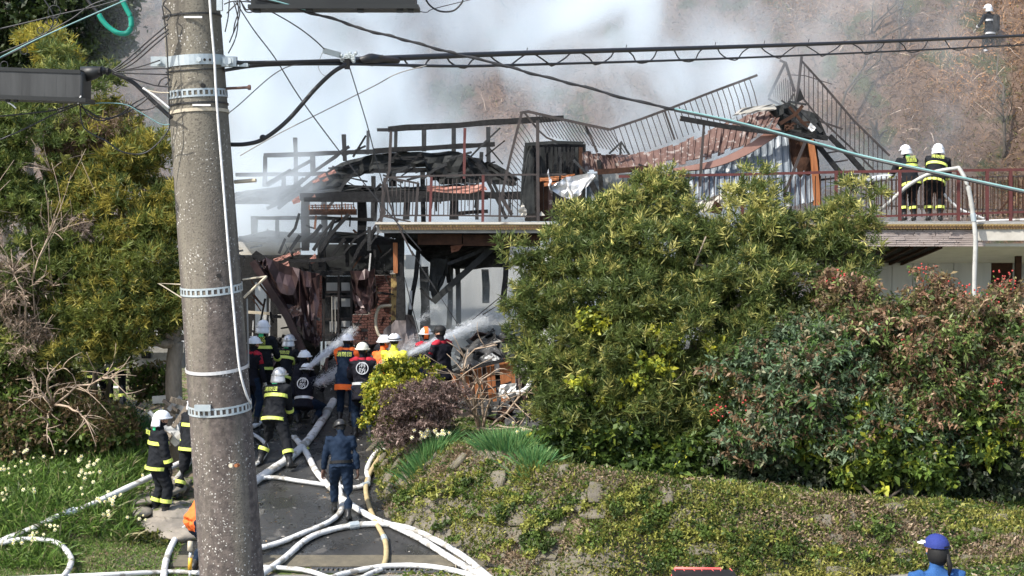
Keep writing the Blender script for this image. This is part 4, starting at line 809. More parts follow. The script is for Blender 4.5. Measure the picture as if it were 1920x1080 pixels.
# charred rubble heap in the room
def rubble(name, boxpx, n, Y0, Y1_, label, cat, mats, size=(.12, .5), zl=.5):
    t = empty(name, (P((boxpx[0] + boxpx[2]) / 2, boxpx[3], (Y0 + Y1_) / 2).x, (Y0 + Y1_) / 2, 1.5), label, cat)
    core = MB(); c = P((boxpx[0] + boxpx[2]) / 2, boxpx[3], (Y0 + Y1_) / 2); rx = (boxpx[2] - boxpx[0]) / 2 * c.y / FPX
    core.ell((c.x, c.y, 1.35), (rx * 1.05, (Y1_ - Y0) / 2 + .1, zl), 22, 10); V = np.array(core.V); V += (.10 * rng.normal(size=V.shape)); o = mesh('ash_heap', V, core.F, M['ash'], t, False)
    for k in range(n):
        a, r_ = random.uniform(0, 6.28), math.sqrt(random.random()) * .97; x = c.x + rx * r_ * math.cos(a); y = c.y + (Y1_ - Y0) / 2 * r_ * math.sin(a); z = 1.35 + zl * math.sqrt(max(0, 1 - r_ * r_)) + random.uniform(-.05, .12)
        b = MB(); L = random.uniform(*size); th = random.uniform(.02, .06); rot = Matrix.Rotation(random.uniform(0, 3.14), 3, 'Z') @ Matrix.Rotation(random.gauss(0, .45), 3, 'Y') @ Matrix.Rotation(random.gauss(0, .5), 3, 'X')
        if random.random() < .6: b.box((x, y, z), (L * 1.5, th, th * random.uniform(.8, 2)), rot); nm = 'charred_stick'
        else: b.box((x, y, z), (L, L * random.uniform(.5, .9), .02), rot); nm = 'sheet_fragment'
        b.build(nm, M[random.choice(mats)], t)
    return t
rubble('rubble_heap', (845, 650, 1010, 665), 95, 30.2, 34, 'smouldering heap of charred rubble in the burnt room', 'rubble', ['char', 'char', 'chargrey', 'roofchar', 'chargrey', 'char', 'grey', 'rustbrown'], zl=1.5)
rubble('rubble_heap', (590, 680, 760, 700), 75, 31.6, 34.3, 'wet charred rubble in front of the brick wall', 'rubble', ['char', 'char', 'rust', 'chargrey', 'roofchar', 'rustbrown'], zl=1.2)
rubble('rubble_heap', (465, 680, 590, 700), 45, 31.6, 34.3, 'black rubble under the fallen brown sheets', 'rubble', ['char', 'char', 'roofchar', 'rustbrown'], zl=1.25)
rubble('rubble_heap', (930, 760, 1060, 790), 40, 28.3, 30.3, 'brown charred debris beside the yellow tiled pier', 'rubble', ['char', 'rustbrown', 'roofchar', 'chargrey', 'charbrown'], zl=.35)
# burnt boundary of upright orange planks
pf = empty('plank_screen', P(900, 745, 29.6), 'leaning screen of scorched orange planks with white sheet beside it', 'fence')
for k in range(13):
    x = 850 + k * 8.1; top = 700 - k * 2.3; bot = 745 + (8 if k > 7 else 4) + random.uniform(-4, 4)
    if k == 10: continue
    bar('plank', [(x, top), (x + 5, bot)], 7.2, M['orange'] if k % 3 != 1 else M['charbrown'], pf, depth=.03, Y=29.6, jit=.03)
for x, y1 in ((944, 722), (953, 715), (961, 727)): bar('plank', [(x, 677), (x + 2, y1)], 7, M['orange'], pf, depth=.03, Y=29.6, jit=.05)
bar('top_rail', [(850, 700), (905, 684), (962, 672)], 6, M['char'], pf, Y=29.5, jit=.12); bar('lower_rail', [(895, 735), (955, 718)], 3, M['char'], pf, Y=29.5)
slab('white_sheet', [(938, 722), (968, 718), (966, 740), (945, 748), (934, 740)], 29.4, .02, M['white'], pf, .04); slab('white_sheet', [(958, 676), (985, 670), (988, 690), (975, 703), (962, 698)], 29.7, .03, M['grey'], pf, .05); slab('white_sheet', [(908, 672), (922, 662), (938, 672), (930, 677)], 29.8, .03, M['palewall'], pf, .03)
slab('soot_sheet', [(970, 700), (985, 700), (983, 722), (968, 725)], 29.5, .03, M['rustbrown'], pf, .05); slab('soot_sheet', [(965, 672), (1000, 658), (1003, 668), (960, 680)], 29.3, .05, M['rustbrown'], pf, .05)
b = MB(); b.tube(spline([P(x, y, 29.3) for x, y in ((988, 683), (994, 700), (994, 718), (985, 731), (968, 738))]), .055, 8); tag(b.build('bent_pipe', M['white'], None, True), 'bent white plastic pipe beside the scorched planks', 'pipe')
# ---- railings
def railing(name, loc, label, group=None): return empty(name, loc, label, 'railing', group)
ra = railing('roof_railing', P(880, 415, 31.1), 'blackened railing along the tiled edge of the burnt roof bay')
def RB(nm, pts, w, m, par, Y): return bar(nm, pts, w, M[m], par, Y=Y, jit=.02 if w > 2 else .0)
RB('top_rail', [(723, 333), (800, 330), (905, 328), (1062, 327)], 3.5, 'blackrail', ra, 31.1); RB('bottom_rail', [(716, 404), (860, 404), (1005, 406)], 3, 'blackrail', ra, 31.1); RB('top_rail', [(738, 335), (785, 344)], 3.5, 'blackrail', ra, 31.05)
for x0, x1, y0 in ((784, 779, 343), (809, 806, 332), (906, 905, 328), (937, 937, 370), (722, 714, 333)): RB('post', [(x0, y0), (x1, 416)], 5 if x0 != 722 else 6, 'redrail' if x0 in (906, 809) else 'blackrail', ra, 31.1)
RB('post', [(1008, 226), (1009, 415)], 6, 'blackrail', ra, 31.0)
for k in range(32):
    x = 727 + k * 8.1
    if random.random() < .9: RB('baluster', [(x, 335 if x > 790 else 340), (x - 1 + random.uniform(-1.5, 1.5), 404)], 1.7, 'blackrail', ra, 31.12)
for pts in (((717, 405), (770, 416)), ((700, 428), (712, 410), (722, 400)), ((730, 404), (747, 415)), ((716, 345), (722, 400), (715, 412)), ((725, 345), (730, 380), (745, 420), (775, 480))): RB('bent_rod', list(pts), 3, 'blackrail', ra, 30.95)
# twisted upper railing
tw = railing('twisted_railing', P(1100, 300, 33), 'long twisted black railing sagging above the burnt upper storey')
top = [(975, 212), (990, 209), (1020, 216), (1060, 225), (1100, 234), (1143, 243), (1200, 224), (1260, 202), (1320, 178), (1420, 141)]
RB('top_rail', top[:6], 5, 'blackrail', tw, 32.6); RB('top_rail', top[5:], 4.5, 'blackrail', tw, 33.4)
RB('post', [(978, 212), (958, 290), (940, 370)], 5, 'blackrail', tw, 32.3); RB('post', [(940, 370), (960, 403)], 7, 'blackrail', tw, 31.6); RB('inner_rail', [(984, 212), (1010, 245), (1025, 258), (1045, 266)], 3.5, 'blackrail', tw, 32.8); RB('post', [(1098, 236), (1120, 286)], 4.5, 'blackrail', tw, 32.7); RB('post', [(1246, 207), (1265, 262)], 3.5, 'blackrail', tw, 33.4)
def topy(x):
    xs_ = [p[0] for p in top]; return float(np.interp(x, xs_, [p[1] for p in top]))
for k in range(22):
    x = 1003 + k * 6.7; RB('baluster', [(x, topy(x)), (x + 12, topy(x) + 20), (x + 28, topy(x) + 44)], 1.5, 'blackrail', tw, 32.7)
for k in range(15):
    x = 974 - k * 2.3; y = 228 + k * 9.5; RB('baluster', [(x + 2, y), (x + 18, y + 22), (x + 36, y + (56 if k < 8 else 40))], 1.3, 'blackrail', tw, 32.5)
for k in range(26):
    x = 1150 + k * 10.2; RB('baluster', [(x, topy(x)), (x + 9, topy(x) + 26), (x + 19, topy(x) + (56 if x < 1300 else 66))], 1.5, 'blackrail', tw, 33.4)
RB('end_rod', [(1360, 238), (1385, 212), (1395, 200)], 3, 'galv', tw, 33.2)
fr = railing('fallen_stair_railing', P(1560, 290, 34), 'tilted stair railing rising to a point behind the fallen cladding')
RB('top_rail', [(1503, 114), (1540, 155), (1600, 225), (1668, 292)], 3.5, 'blackrail', fr, 34); RB('lower_rail', [(1496, 172), (1530, 215), (1580, 262), (1640, 320)], 3, 'blackrail', fr, 34); RB('inner_rail', [(1440, 185), (1500, 215), (1580, 242)], 3.5, 'blackrail', fr, 33.8); RB('post', [(1503, 106), (1496, 172), (1492, 200)], 4.5, 'blackrail', fr, 34); RB('post', [(1441, 182), (1472, 118)], 5, 'blackrail', fr, 34)
RB('top_rail', [(1462, 113), (1473, 118), (1483, 150), (1490, 172)], 4.5, 'blackrail', fr, 34); RB('brace', [(1488, 176), (1470, 205)], 4, 'blackrail', fr, 34)
for k in range(11): x = 1449 + k * 4; RB('baluster', [(x, 168 - k * 3.8 if k < 6 else 146 + (k - 6) * 4), (x + 2, 182 + k * 2)], 1.3, 'blackrail', fr, 34.05)
for k in range(18):
    x = 1508 + k * 8.6; y = float(np.interp(x, [1503, 1540, 1600, 1668], [114, 155, 225, 292])); y2 = float(np.interp(x, [1496, 1530, 1580, 1640, 1680], [172, 215, 262, 320, 340])); RB('baluster', [(x, y + 2), (x, max(y2, y + 30) + (14 if k % 2 else 4))], 1.4, 'blackrail', fr, 34.05)
RB('cross_rod', [(1475, 140), (1510, 142), (1560, 150 + 8)], 1.4, 'blackrail', fr, 34.1)
# red deck railing
rr = railing('deck_railing', P(1700, 418, 31.2), 'red oxide railing along the roof deck with thin upright bars')
RB('top_rail', [(1160, 331), (1400, 327), (1600, 322), (1930, 318)], 5, 'redrail', rr, 31.2); RB('bottom_rail', [(1478, 411), (1700, 404), (1930, 397)], 4, 'redrail', rr, 31.2)
for x in (1392, 1568, 1687, 1797, 1851, 1895): RB('post', [(x, 324 if x < 1500 else 320), (x, 414)], 5.5, 'redrail', rr, 31.2)
for k in range(80):
    x = 1168 + k * 9.5
    if min(abs(x - p) for p in (1392, 1568, 1687, 1797, 1851, 1895)) > 4 and not (1440 < x < 1470): RB('baluster', [(x, 330), (x + random.uniform(-.5, .5), 407 if x > 1470 else 380)], 1.5, 'charbrown', rr, 31.22)
r2 = railing('rear_deck_railing', P(1780, 400, 33.6), 'dark rear railing of the deck against the dry slope')
RB('top_rail', [(1560, 345), (1700, 336), (1930, 330)], 3, 'blackrail', r2, 33.7); RB('bottom_rail', [(1640, 385), (1800, 392), (1930, 394)], 3, 'blackrail', r2, 33.7)
for k in range(44): x = 1640 + k * 6.6; RB('baluster', [(x, 338), (x, 393)], 1.4, 'charbrown', r2, 33.7)
RB('brace', [(1905, 358), (1870, 400)], 3, 'charbrown', r2, 33.4); RB('brace', [(1715, 385), (1800, 393)], 3, 'blackrail', r2, 33.3)
# ---- upper burnt stair house and its buckled cladding
U = empty('burnt_roof_room', (2.6, 33, 5.2), 'burnt roof room with buckled rust red and blue grey ribbed cladding', 'building')
UB = lambda nm, pts, w, m='char', Y=32.6, **k: bar(nm, pts, w, M[m], U, Y=Y, **k)
def ribbed(top_, bot, m, Yt, Yb, step, th=.03, nm='cladding_strip', lab=None):
    """strips between two edges (px polylines), each its own ribbed part with a raised seam"""
    tx = [p[0] for p in top_]; bx = [p[0] for p in bot]; n = max(2, int((tx[-1] - tx[0]) / step))
    for k in range(n):
        f0, f1 = k / n, (k + 1) / n; q = []
        def e(pl, xs_, f): 
            x = xs_[0] + (xs_[-1] - xs_[0]) * f; return x, float(np.interp(x, xs_, [p[1] for p in pl]))
        V = []; rows_ = 5
        prof = [(0, 0), (.06, -.045), (.14, -.045), (.22, 0), (.55, .012), (1.0, 0)]
        dent = random.gauss(0, .03); jt = random.gauss(0, 2.0); jb = random.gauss(0, 3)
        for r in range(rows_ + 1):
            v = r / rows_
            for (u, dz) in prof:
                f = f0 + (f1 - f0) * u * .985; x0, y0 = e(top_, tx, f); x1, y1 = e(bot, bx, f); y0 += jt * (1 - v); y1 += jb * v
                Y = Yt + (Yb - Yt) * v + dz + dent * math.sin(v * 3.1) + .03 * float(wob(x0 * .05, v * 4))
                V.append(P(x0 + (x1 - x0) * v, y0 + (y1 - y0) * v, Y))
        c = len(prof); F = [(r * c + i, r * c + i + 1, (r + 1) * c + i + 1, (r + 1) * c + i) for r in range(rows_) for i in range(c - 1)]
        b = MB(); b.add(V, F); o = b.build(nm, M[m] if not isinstance(m, list) else M[random.choice(m)], U)
        md = o.modifiers.new('s', 'SOLIDIFY'); md.thickness = .012
        if lab and k == 0: o['label'] = lab
ribbed([(1155, 292), (1185, 290), (1230, 283), (1280, 268), (1330, 248), (1380, 225), (1420, 208), (1475, 196)], [(1165, 318), (1215, 316), (1270, 306), (1310, 298), (1345, 290), (1390, 270), (1430, 246), (1455, 232)], 'rust', 33.0, 32.4, 13)
ribbed([(1090, 285), (1155, 292)], [(1095, 322), (1165, 320)], 'rust', 33.0, 32.8, 9)
ribbed([(1262, 318), (1320, 306), (1360, 298), (1400, 284), (1440, 262), (1475, 250), (1528, 262)], [(1255, 365), (1330, 372), (1380, 378), (1430, 382), (1470, 386), (1500, 384), (1538, 372)], 'bluemetal', 32.5, 32.0, 13)
V = []; tp = [(1262, 316), (1310, 307), (1350, 297), (1395, 276), (1430, 252), (1452, 238)]; bt = [(1262, 320), (1310, 318), (1350, 310), (1400, 290), (1440, 266), (1470, 246)]
for a, c in zip(spline([P(x, y, 32.15) for x, y in tp], 6), spline([P(x, y, 32.1) for x, y in bt], 6)): V += [a, c]
b = MB(); b.add(V, [(2 * i, 2 * i + 1, 2 * i + 3, 2 * i + 2) for i in range(len(V) // 2 - 1)]); o = b.build('curved_fascia', M['fascia'], U); o.modifiers.new('s', 'SOLIDIFY').thickness = .05
slab('end_cladding', [(1478, 250), (1528, 262), (1536, 300), (1540, 380), (1500, 382), (1490, 330)], 32.2, .1, M['charbrown'], U, .05)
UB('corner_trim', [(1519, 262), (1526, 300), (1530, 345), (1531, 385)], 11, 'orange', Y=32.0, jit=.03)
slab('burnt_lining', [(1440, 200), (1478, 192), (1530, 215), (1545, 255), (1520, 262), (1470, 248)], 32.7, .2, M['roofchar'], U, .12)
slab('pale_sheet', [(1372, 218), (1392, 202), (1452, 195), (1456, 205), (1400, 213)], 32.6, .04, M['grey'], U, .05); UB('sheet_edge', [(1385, 213), (1420, 205), (1455, 203)], 2.5, 'cream', Y=32.4)
for pts, w_, m in ((((1275, 223), (1330, 232), (1400, 243), (1480, 250), (1552, 258)), 9, 'char'), (((1275, 223), (1320, 229)), 6, 'wood'), (((1470, 215), (1510, 240), (1530, 250)), 5, 'char'), (((1480, 200), (1500, 225), (1520, 245)), 5, 'charbrown'), (((1462, 232), (1490, 215), (1505, 198)), 6, 'charbrown'),
    (((1478, 190), (1512, 196)), 4, 'chargrey'), (((1320, 234), (1316, 290), (1312, 350)), 4.5, 'blackrail'), (((1510, 265), (1490, 315), (1470, 366)), 5, 'blackrail'), (((1488, 232), (1522, 228)), 4, 'charbrown'), (((1120, 322), (1165, 320), (1216, 316)), 10, 'charbrown'), (((1215, 316), (1197, 308)), 4, 'char'),
    (((1465, 188), (1490, 205), (1496, 240)), 3, 'chargrey'), (((1500, 205), (1540, 248)), 6, 'chargrey'), (((1530, 200 + 15), (1548, 255)), 4, 'char')): UB('beam', list(pts), w_, m, Y=32.0, jit=.06)
slab('loose_plate', [(1472, 232), (1490, 228), (1488, 242), (1470, 246)], 31.9, .02, M['charbrown'], U, .03); slab('loose_plate', [(1520, 230), (1530, 240), (1522, 248), (1515, 240)], 31.8, .02, M['silver'], U, .02)
slab('pale_fragment', [(1500, 165), (1508, 185), (1492, 195)], 33, .03, M['black'], U)
# stove box: blackened closet of boards
pbox('closet_back', 984, 270, 1098, 415, 33.3, .1, M['char'], U); slab('closet_side', [(984, 270), (998, 269), (1000, 330), (1003, 400), (975, 402), (978, 330)], 32.2, .5, M['roofchar'], U, .02, label='soot-green ribbed side of the closet')
UB('closet_top', [(984, 271), (1040, 267), (1094, 269)], 6, 'roofchar', Y=32.1, jit=.05)
for k in range(12):
    x = 1003 + k * 7.8; UB('lining_board', [(x, 276), (x + random.uniform(-2, 2), 300), (x + random.uniform(-2, 2), 328 + random.uniform(-5, 3))], random.uniform(4, 7), random.choice(['char', 'roofchar', 'chargrey', 'charbrown', 'char']), Y=32.5 + random.uniform(-.1, .2), jit=.15)
for k in range(9):
    x = 1014 + k * 9; UB('wall_board', [(x, 335), (x + random.uniform(-2, 2), 414)], 8, random.choice(['charbrown', 'rust', 'charbrown', 'char']), Y=32.6, jit=.04)
for x0, x1, y0, y1 in ((1012, 1048, 330, 338), (1020, 1050, 340, 347), (1052, 1078, 326, 334)): slab('rust_panel', [(x0, y0 + 3), (x1, y0), (x1, y1), (x0, y1 + 3)], 32.2, .04, M['orange'], U, .02)
UB('strut', [(1075, 300), (1100, 325)], 5, 'chargrey', Y=32.0); UB('strut', [(1142, 288), (1165, 266), (1180, 290)], 4, 'chargrey', Y=32.6); UB('strut', [(1164, 268), (1163, 290)], 3.5, 'chargrey', Y=32.6); UB('wall_stud', [(1122, 300), (1130, 380)], 8, 'char', Y=32.8); UB('wall_stud', [(1105, 335), (1135, 395)], 10, 'char', Y=32.5)
pbox('wall_behind', 1100, 325, 1265, 400, 33.4, .1, M['bluemetal'], U)
slab('pale_panel', [(1300, 385), (1345, 365), (1383, 355), (1390, 375), (1350, 385), (1320, 400)], 31.9, .04, M['cream'], U, .05, label='scorched cream panel'); slab('dark_hole_frame', [(1328, 398), (1342, 376), (1356, 388), (1352, 402)], 31.7, .05, M['charbrown'], U, .02)
slab('white_debris', [(1010, 405), (1015, 396), (1022, 404)], 31.0, .05, M['cream'], U); slab('torn_foil', [(972, 398), (980, 380), (988, 395), (985, 410)], 31.5, .04, M['cream'], U, .05)
sh = slab('crumpled_sheet', [(1028, 318), (1034, 350), (1062, 332), (1112, 324), (1116, 332), (1080, 372), (1068, 376), (1030, 356)], 31.0, .015, M['silver'], None, .10); tag(sh, 'crumpled pale metal sheet caught on the roof edge beside the closet', 'metal sheet')
lad = empty('fallen_ladder', P(1590, 330, 32.2), 'charred ladder stair leaning down to the deck beside the orange trim', 'ladder')
RB('stringer', [(1530, 268), (1570, 318), (1606, 362)], 9, 'char', lad, 32.2); RB('stringer', [(1555, 255), (1590, 290), (1640, 345)], 9, 'char', lad, 32.7)
for x, y in ((1550, 287), (1565, 304), (1588, 325), (1600, 340)): RB('rung', [(x, y), (x + 25, y - 4)], 3, 'blackrail', lad, 32.4)
RB('rung', [(1535, 338), (1610, 328)], 4, 'char', lad, 32.1)
# ---- right building with the deck
RBd = empty('deck_building', (8, 33, 1.5), 'pale low building with stone faced roof edge carrying the deck', 'building')
x0 = P(1470, 0, 31).x
b = MB(); q0 = P(1470, 417, 31); q1 = P(2050, 413, 31); b.box(((q0.x + q1.x) / 2, 33.2, q0.z - .035), (q1.x - q0.x, 4.4, .06)); b.build('deck_floor', M['grey'], RBd)
for k in range(88):
    q = P(1475 + k * 5.6, 424, 31.0); o = link('edge_tile', me_t, RBd); o.location = (q.x, q.y + random.uniform(-.02, .004), q.z - .01)
pbox('deck_edge', 1468, 419, 2050, 431, 31.03, .5, M['char'], RBd)
for r in range(7):
    pass
pbox('stone_fascia', 1480, 430, 1824, 462, 31.1, .25, M['palestone'] if 'palestone' in M else M['grey'], RBd, 'thin split-stone cladding')
for r in range(8):
    y = 431 + r * 3.9; q0 = P(1480, y, 31.06); q1 = P(1822, y, 31.06); b = MB(); x = q0.x
    while x < q1.x:
        L = random.uniform(.25, .6); b.box((min(x + L / 2, q1.x), 31.07 + random.uniform(-.012, .01), q0.z - .02), (L - .01, .08, .034)); x += L
    o = b.build('stone_course', M['stonecourse'], RBd)
    o['kind'] = 'stuff'
a, c = P(1826, 425, 31.0), P(2050, 451, 31.0); b = MB(); b.box(((a.x + c.x) / 2, 31.15, (a.z + c.z) / 2), (c.x - a.x, .3, a.z - c.z)); b.build('stucco_fascia', M['cream'], RBd)
zf0 = P(1600, 462, 31.3).z; zb = P(1600, 493, 34.2).z; xa, xb = P(1480, 0, 31).x, P(2060, 0, 31).x; xm0, xm1 = P(1770, 462, 31.3).x, P(1700, 490, 34.2).x
def soff(name, x0f, x1f, x0b, x1b, m):
    b = MB(); V = [(x0f, 31.3, zf0), (x1f, 31.3, zf0), (x1b, 34.25, zb), (x0b, 34.25, zb)]; V += [(p[0], p[1], p[2] + .06) for p in V]
    b.add(V, [(0, 1, 2, 3), (7, 6, 5, 4), (0, 4, 5, 1), (1, 5, 6, 2), (2, 6, 7, 3), (3, 7, 4, 0)]); return b.build(name, m, RBd)
soff('soffit', xm0, xb, xm1, xb, M['white']); soff('burnt_soffit', xa, xm0 - .01, xa, xm1 - .01, M['char'])
for k in range(7):
    f = k / 6; xA = P(1600 + 165 * f, 462, 31.3).x; xB = P(1560 + 130 * f, 490, 34.2).x; b = MB(); b.tube([(xA, 31.3, zf0 - .02), (xB, 34.2, zb - .03)], .035, 4); b.build('joist', M['charbrown'], RBd)
xw0, xw1 = P(1540, 0, 34.2).x, P(2060, 0, 34.2).x; k = 0; x = xw0
while x < xw1:
    wd = random.uniform(.38, .5); b = MB(); b.box((x + wd / 2, 34.3, (zb + 1.5) / 2), (wd - .012, .1, zb - 1.5)); px_ = 960 + FPX * x / 34.2
    b.build('wall_panel', M['charbrown'] if 1838 < px_ < 1870 else (M['grey'] if px_ >= 1870 else M['palewall']), RBd); x += wd
b = MB(); b.box((P(1917, 0, 33).x, 33, 3), (.12, .12, 3.2)); b.build('post', M['charbrown'], RBd)
# far outbuilding seen under the left tree
ob = empty('outbuilding', P(280, 700, 31.5), 'low grey outbuilding glimpsed under the boughs left of the pole', 'building')
for (x0, y0, x1, y1, Y, m, nm) in ((225, 640, 345, 652, 31.5, 'palewall', 'roof_edge'), (228, 652, 345, 690, 31.8, 'grey', 'wall'), (265, 660, 282, 672, 31.75, 'char', 'vent'), (288, 600, 296, 645, 31.9, 'palewall', 'post'), (296, 620, 350, 627, 31.9, 'palewall', 'rail'), (225, 570, 352, 640, 33.5, 'char', 'rear_wall')): pbox(nm, x0, y0, x1, y1, Y, .15, M[m], ob)
rubble('debris_pile', (190, 700, 300, 712), 40, 29.5, 31, 'scattered reddish brown debris beyond the left tree', 'rubble', ['rust', 'charbrown', 'palewall', 'charbrown', 'twig'], zl=.2)
# folded pale sheets and roots at the tree foot
wd = empty('driftwood_pile', G(310, 800), 'pile of pale torn boards and roots at the foot of the tree behind the pole', 'debris')
for k in range(26):
    c = P(random.uniform(292, 350), random.uniform(742, 830), 27.2 + random.uniform(-.4, .4)); b = MB(); b.box(c, (random.uniform(.15, .5), .05, random.uniform(.05, .14)), Matrix.Rotation(random.uniform(-1.1, 1.1), 3, 'Y') @ Matrix.Rotation(random.uniform(-.5, .5), 3, 'Z')); b.build('board', M[random.choice(['palewall', 'bark', 'grey', 'cream'])], wd)
# ------------------------------------------------------------------ utility pole
YP = 8.6
pA = P(358, 0, YP); pB = P(435, 1080, YP); ax = (pA - pB).normalized()
def axis(py):
    z = P(0, py, YP).z; return pB + (pA - pB) * ((z - pB.z) / (pA.z - pB.z))
def prad(py): return (52.5 + 7.5 * py / 1080) * YP / FPX
pole = empty('utility_pole', (axis(1080).x + .19, YP, .9), 'tall speckled concrete utility pole wrapped with steel bands in front of the scene', 'utility pole')
b = MB(); b.tube([axis(-260), axis(0), axis(400), axis(800), axis(1080), axis(1960)], [prad(-260), prad(0), prad(400), prad(800), prad(1080), prad(1960)], 40); b.build('shaft', M['pole'], pole, True)
rotp = ax.to_track_quat('Z', 'Y').to_matrix()
def ringpt(py, ang, r, up=0): return axis(py) + rotp @ Vector((math.cos(ang) * r, math.sin(ang) * r, up))
def hoop(py, h, th, m, name, tilt=0, parent=pole, arc=(0, 2 * math.pi), nn=40, extra=0):
    r = prad(py) + .002 + extra; V = []; F = []
    hh = h / FPX * YP / 2
    for k in range(nn + 1):
        a = arc[0] + (arc[1] - arc[0]) * k / nn; t = tilt * math.cos(a) / FPX * YP
        for (dr, du) in ((0, -hh), (th, -hh), (th, hh), (0, hh)): V.append(ringpt(py, a, r + dr, du + t))
    for k in range(nn):
        for j in range(4): F.append((k * 4 + j, k * 4 + (j + 1) % 4, k * 4 + 4 + (j + 1) % 4, k * 4 + 4 + j))
    b = MB(); b.add(V, F); return b.build(name, m, parent)
def perf(py, tilt=0, h=15):
    band = hoop(py - h / 2 + 1.6, 3.4, .003, M['galv'], 'steel_band', tilt); r = prad(py) + .002
    b = MB(); hh = h / FPX * YP / 2
    def seg(a0, a1, u0, u1):
        V = []
        for a in (a0, a1):
            t = tilt * math.cos(a) / FPX * YP
            for (dr, du) in ((0, u0), (.003, u0), (.003, u1), (0, u1)): V.append(ringpt(py, a, r + dr, du + t))
        b.add(V, [(0, 1, 5, 4), (1, 2, 6, 5), (2, 3, 7, 6), (3, 0, 4, 7), (0, 3, 2, 1), (4, 5, 6, 7)])
    n = 34
    for k in range(n):
        a = 2 * math.pi * k / n; seg(a, a + 2 * math.pi / n * .42, -hh * .55, hh * .55)
    for k in range(n * 2):
        a = math.pi * k / n; seg(a, a + math.pi / n, -hh, -hh * .55)
    b.build('band_mesh', M['galv'], pole)
perf(178, 0); perf(541, -5); perf(762, -5, 16)
hoop(117, 19, .006, M['galv'], 'clamp', 0)
for s in (-1, 1):
    q = axis(117) + Vector((s * (prad(117) + .035), -.03, 0)); b = MB(); b.box(q, (.085, .05, .055)); b.build('clamp_ear', M['galv'], pole)
    b = MB(); b.tube([q + Vector((0, -.05, 0)), q + Vector((0, .06, 0))], .014, 6); b.tube([q + Vector((0, -.062, 0)), q + Vector((0, -.045, 0))], .024, 6); b.build('bolt', M['galv'], pole)
for px in (374, 384, 394):
    q = P(px, 112, YP - .165 + abs(px - 374) * .0008); b = MB(); b.tube([q, q + Vector((0, -.022 if px == 374 else -.006, 0))], .014 if px == 374 else .008, 6); b.build('bolt', M['galv'] if px == 374 else M['black'], pole)
q = P(380, 765, YP - .185); b = MB(); b.box(q, (.09, .02, .035)); b.build('band_buckle', M['galv'], pole)
b = MB(); q0, q1 = P(424, 166, YP - .02), P(465, 164, YP - .02); b.tube([q0, q1], .008, 7); b.tube([q1, q1 + Vector((.015, 0, 0))], .015, 7); b.build('step_bolt', M['rust'], pole)
for px, py in ((380, 160), (410, 517)):
    q = P(px, py, YP - .160); b = MB(); b.tube([q, q + Vector((0, .03, 0))], .0125, 10); b.build('bolt_hole', M['black'], pole)
for px, m in ((437, 'wood'), (447, 'orange')): q = P(px, 872, YP - .178); b = MB(); b.tube([q, q + Vector((-.005, -.05, .005))], .012 if px == 437 else .010, 8); b.build('peg', M[m], pole)
for py, t, m, h in ((32, 0, 'wire', 3), (198, 2, 'wire', 3), (212, 3, 'wood', 6), (688, -7, 'silver', 6), (133, -3, 'wire', 2)): hoop(py, h, .004, M[m], 'wire_wrap', t)
for px, py in ((362, 32), (378, 197)): 
    q = P(px, py, YP - .168); b = MB(); b.box(q, (.10, .008, .010)); b.build('white_clip', M['white'], pole)
# white conduit running down the front
pts = [(392, -20), (396, 40), (402, 110), (404, 150), (408, 215), (415, 300), (423, 400), (431, 500), (440, 600), (449, 690), (462, 740), (470, 756)]
b = MB(); b.tube(spline([P(x, y, YP - math.sqrt(max(.0001, (prad(y) + .010) ** 2 - ((x - (960 + FPX * axis(y).x / YP)) * YP / FPX) ** 2))) for x, y in pts], 4), .007, 6); b.build('conduit', M['white'], pole, True)
b = MB(); b.tube([P(440, 341, YP + .05), P(480, 338, YP + .02)], .012, 8); b.build('stub_pipe', M['wood'], pole)
for pts in (((349, 534), (297, 531), (350, 564)), ((455, 524), (500, 518)), ((500, 518), (457, 558))):
    b = MB(); b.tube([P(x, y, YP - .02) for x, y in pts], .008 if pts[0][0] != 500 else .012, 5, sq=.6); b.build('batten_bracket', M['wood'], pole)
# second thin pipe behind the conduit at the pole's right edge
b = MB(); b.tube([P(463, 560, YP + .12), P(466, 690, YP + .12)], .006, 5); b.build('side_conduit', M['grey'], pole)
# ------------------------------------------------------------------ cables
def cable(pts, wpx, m, label, cat='cable', name='cable', Y=8.6, n=6, sides=6, closed=False):
    q = spline([P(a[0], a[1], a[2] if len(a) > 2 else Y) for a in pts], n); b = MB(); b.tube(q, [max(wpx, .9) * v.y / FPX / 2 * ((q[0].y / v.y) if len(pts[0]) > 2 else 1) for v in q], sides)
    return tag(b.build(name, m, None, True), label, cat)
W_ = M['wire']
cab = empty('lashed_cable', P(650, 115, 9), 'thick paired cable with a spiral lashing crossing from the pole to the far right', 'cable')
up = [(425, 118, 8.55), (520, 117, 8.7), (650, 113, 9), (760, 108, 9.6), (1000, 99, 11), (1400, 87, 14), (1700, 76, 17), (1960, 65, 20)]; lo = [(420, 132, 8.55), (500, 122, 8.7), (650, 120, 9), (850, 124, 10), (1000, 121, 11), (1350, 110, 13.6), (1700, 95, 17), (1960, 82, 20)]
def cpart(pts, wpx, m, par, name, jit=0, Y=8.6):
    q = spline([P(a[0], a[1], a[2] if len(a) > 2 else Y) for a in pts], 8); b = MB(); y0 = q[0].y; b.tube(q, wpx * y0 / FPX / 2, 7); return b.build(name, m, par, True)
cpart(up, 7.5, W_, cab, 'upper_cable'); cpart(up[2:], 12, M['wirebrown'] if 'wirebrown' in M else W_, cab, 'sheath'); cpart(lo, 6.5, W_, cab, 'lower_cable')
sp = []; nl = 13
def yat(pl, x): return float(np.interp(x, [p[0] for p in pl], [p[1] for p in pl])), float(np.interp(x, [p[0] for p in pl], [p[2] for p in pl]))
